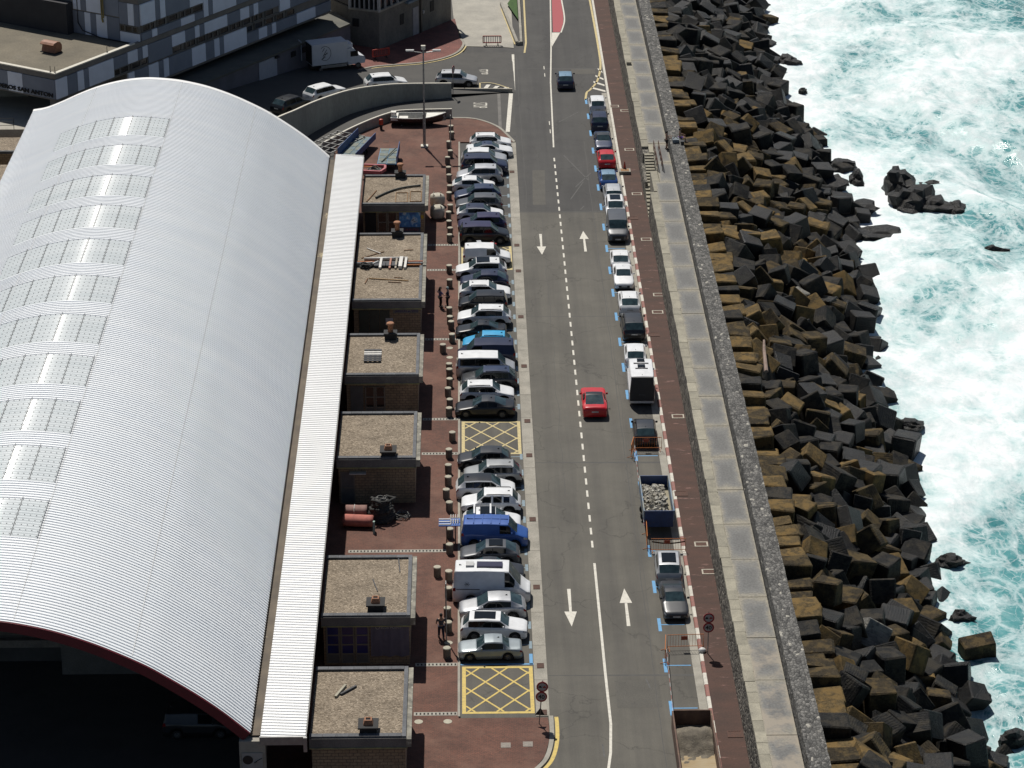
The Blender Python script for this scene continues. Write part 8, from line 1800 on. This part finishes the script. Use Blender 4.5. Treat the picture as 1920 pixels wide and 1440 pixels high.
    for s_ in (0, 1):
        sg = -1 if s_ == 0 else 1; k = len(tj); h0 = Vector((sg * .09, 0, B - .06)); kk = Vector(kn[s_]); aa = Vector(an_[s_])
        tj += [(*h0, .112), (*(kk if not bare_legs else h0.lerp(kk, .8)), .08)]; te += [(0, k), (k, k + 1)]
        if not bare_legs: tj += [(*(aa + Vector((0, 0, .03))), .06)]; te += [(k + 1, k + 2)]
    skinmesh('shorts' if bare_legs else 'trousers', tj, te, legs_m, p)
    for s_ in (0, 1):
        a = an_[s_]; mb = MB(); mb.box(a[0] - .045, a[1] - .08, 0, a[0] + .045, a[1] + .2, .085); mb.build('shoe', M['black_rubber'], p)
    return p
black_c = pm('cloth_black', (0.012, 0.012, 0.014), 0.9); grey_c = pm('cloth_grey', (0.09, 0.09, 0.1), 0.9); lilac = pm('cloth_lilac', (0.16, 0.15, 0.3), 0.9, (0.12, 0.11, 0.24), 12); navy_c = pm('cloth_navy', (0.02, 0.025, 0.05), 0.9)
downL = ((-.25, .0, 1.12), (-.26, .06, .88)); downR = ((.25, .0, 1.12), (.26, .06, .88))
person('person in a lilac top and long black trousers with a hand on the hip', (-2.3, 17.0, TERR_Z), -75, lilac, black_c, (((-.42, -.1, 1.18), (-.2, .1, 1.05)), ((.3, .2, 1.15), (.22, .42, 1.12))), long_hair=True)
person('person in dark clothes and a pale hat listening beside the lilac top', (-1.66, 17.0, TERR_Z), 80, navy_c, black_c, (((-.28, .1, 1.15), (-.18, .3, 1.2)), downR), cap=pm('hat_pale', (0.4, 0.5, 0.5), 0.8))
person('person in a grey shirt walking on the terrace by the old grey saloon', (-1.85, -41.6, TERR_Z), 10, grey_c, navy_c, (((-.26, .08, 1.13), (-.24, .22, .92)), ((.26, -.08, 1.13), (.25, -.1, .88))), walk=.1)
person('bare chested person in black shorts standing at the parapet with fishing tackle', (19.15, 50.2, PZ), -80, None, black_c, (((-.28, .15, 1.2), (-.2, .4, 1.2)), ((.28, .15, 1.2), (.2, .4, 1.15))), bare_legs=True)
person('person in purple shorts sitting on the sea side of the parapet', (20.45, 50.6, PZ + .55), -90, None, pm('cloth_purple', (0.16, 0.08, 0.3), 0.9), (((-.25, .1, .78), (-.2, .35, .7)), ((.25, .1, .78), (.2, .35, .7))), sit=True, bare_legs=True)
t = thing('tackle_bag', 'grey fishing tackle bag lying on the parapet top', 'bag', (19.95, 49.3, PZ + 1.08)); mb = MB(); mb.box(-.3, -.4, 0, .3, .4, .28); mb.build('bag_body', pm('bag_grey', (0.2, 0.24, 0.27), 0.7, (0.1, 0.12, 0.14), 6), t); mb = MB(); mb.tube([(-.25, 0, .28), (0, 0, .48), (.25, 0, .28)], .03, 6); mb.build('strap', M['black_rubber'], t)
t = thing('tackle_box', 'small black box on the sea edge of the parapet', 'box', (20.55, 48.6, PZ + 1.06)); mb = MB(); mb.box(-.15, -.2, 0, .15, .2, .25); mb.build('case', M['black_plastic'], t); mb = MB(); mb.box(-.16, -.21, .25, .16, .21, .29); mb.build('lid', M['black_plastic'], t)
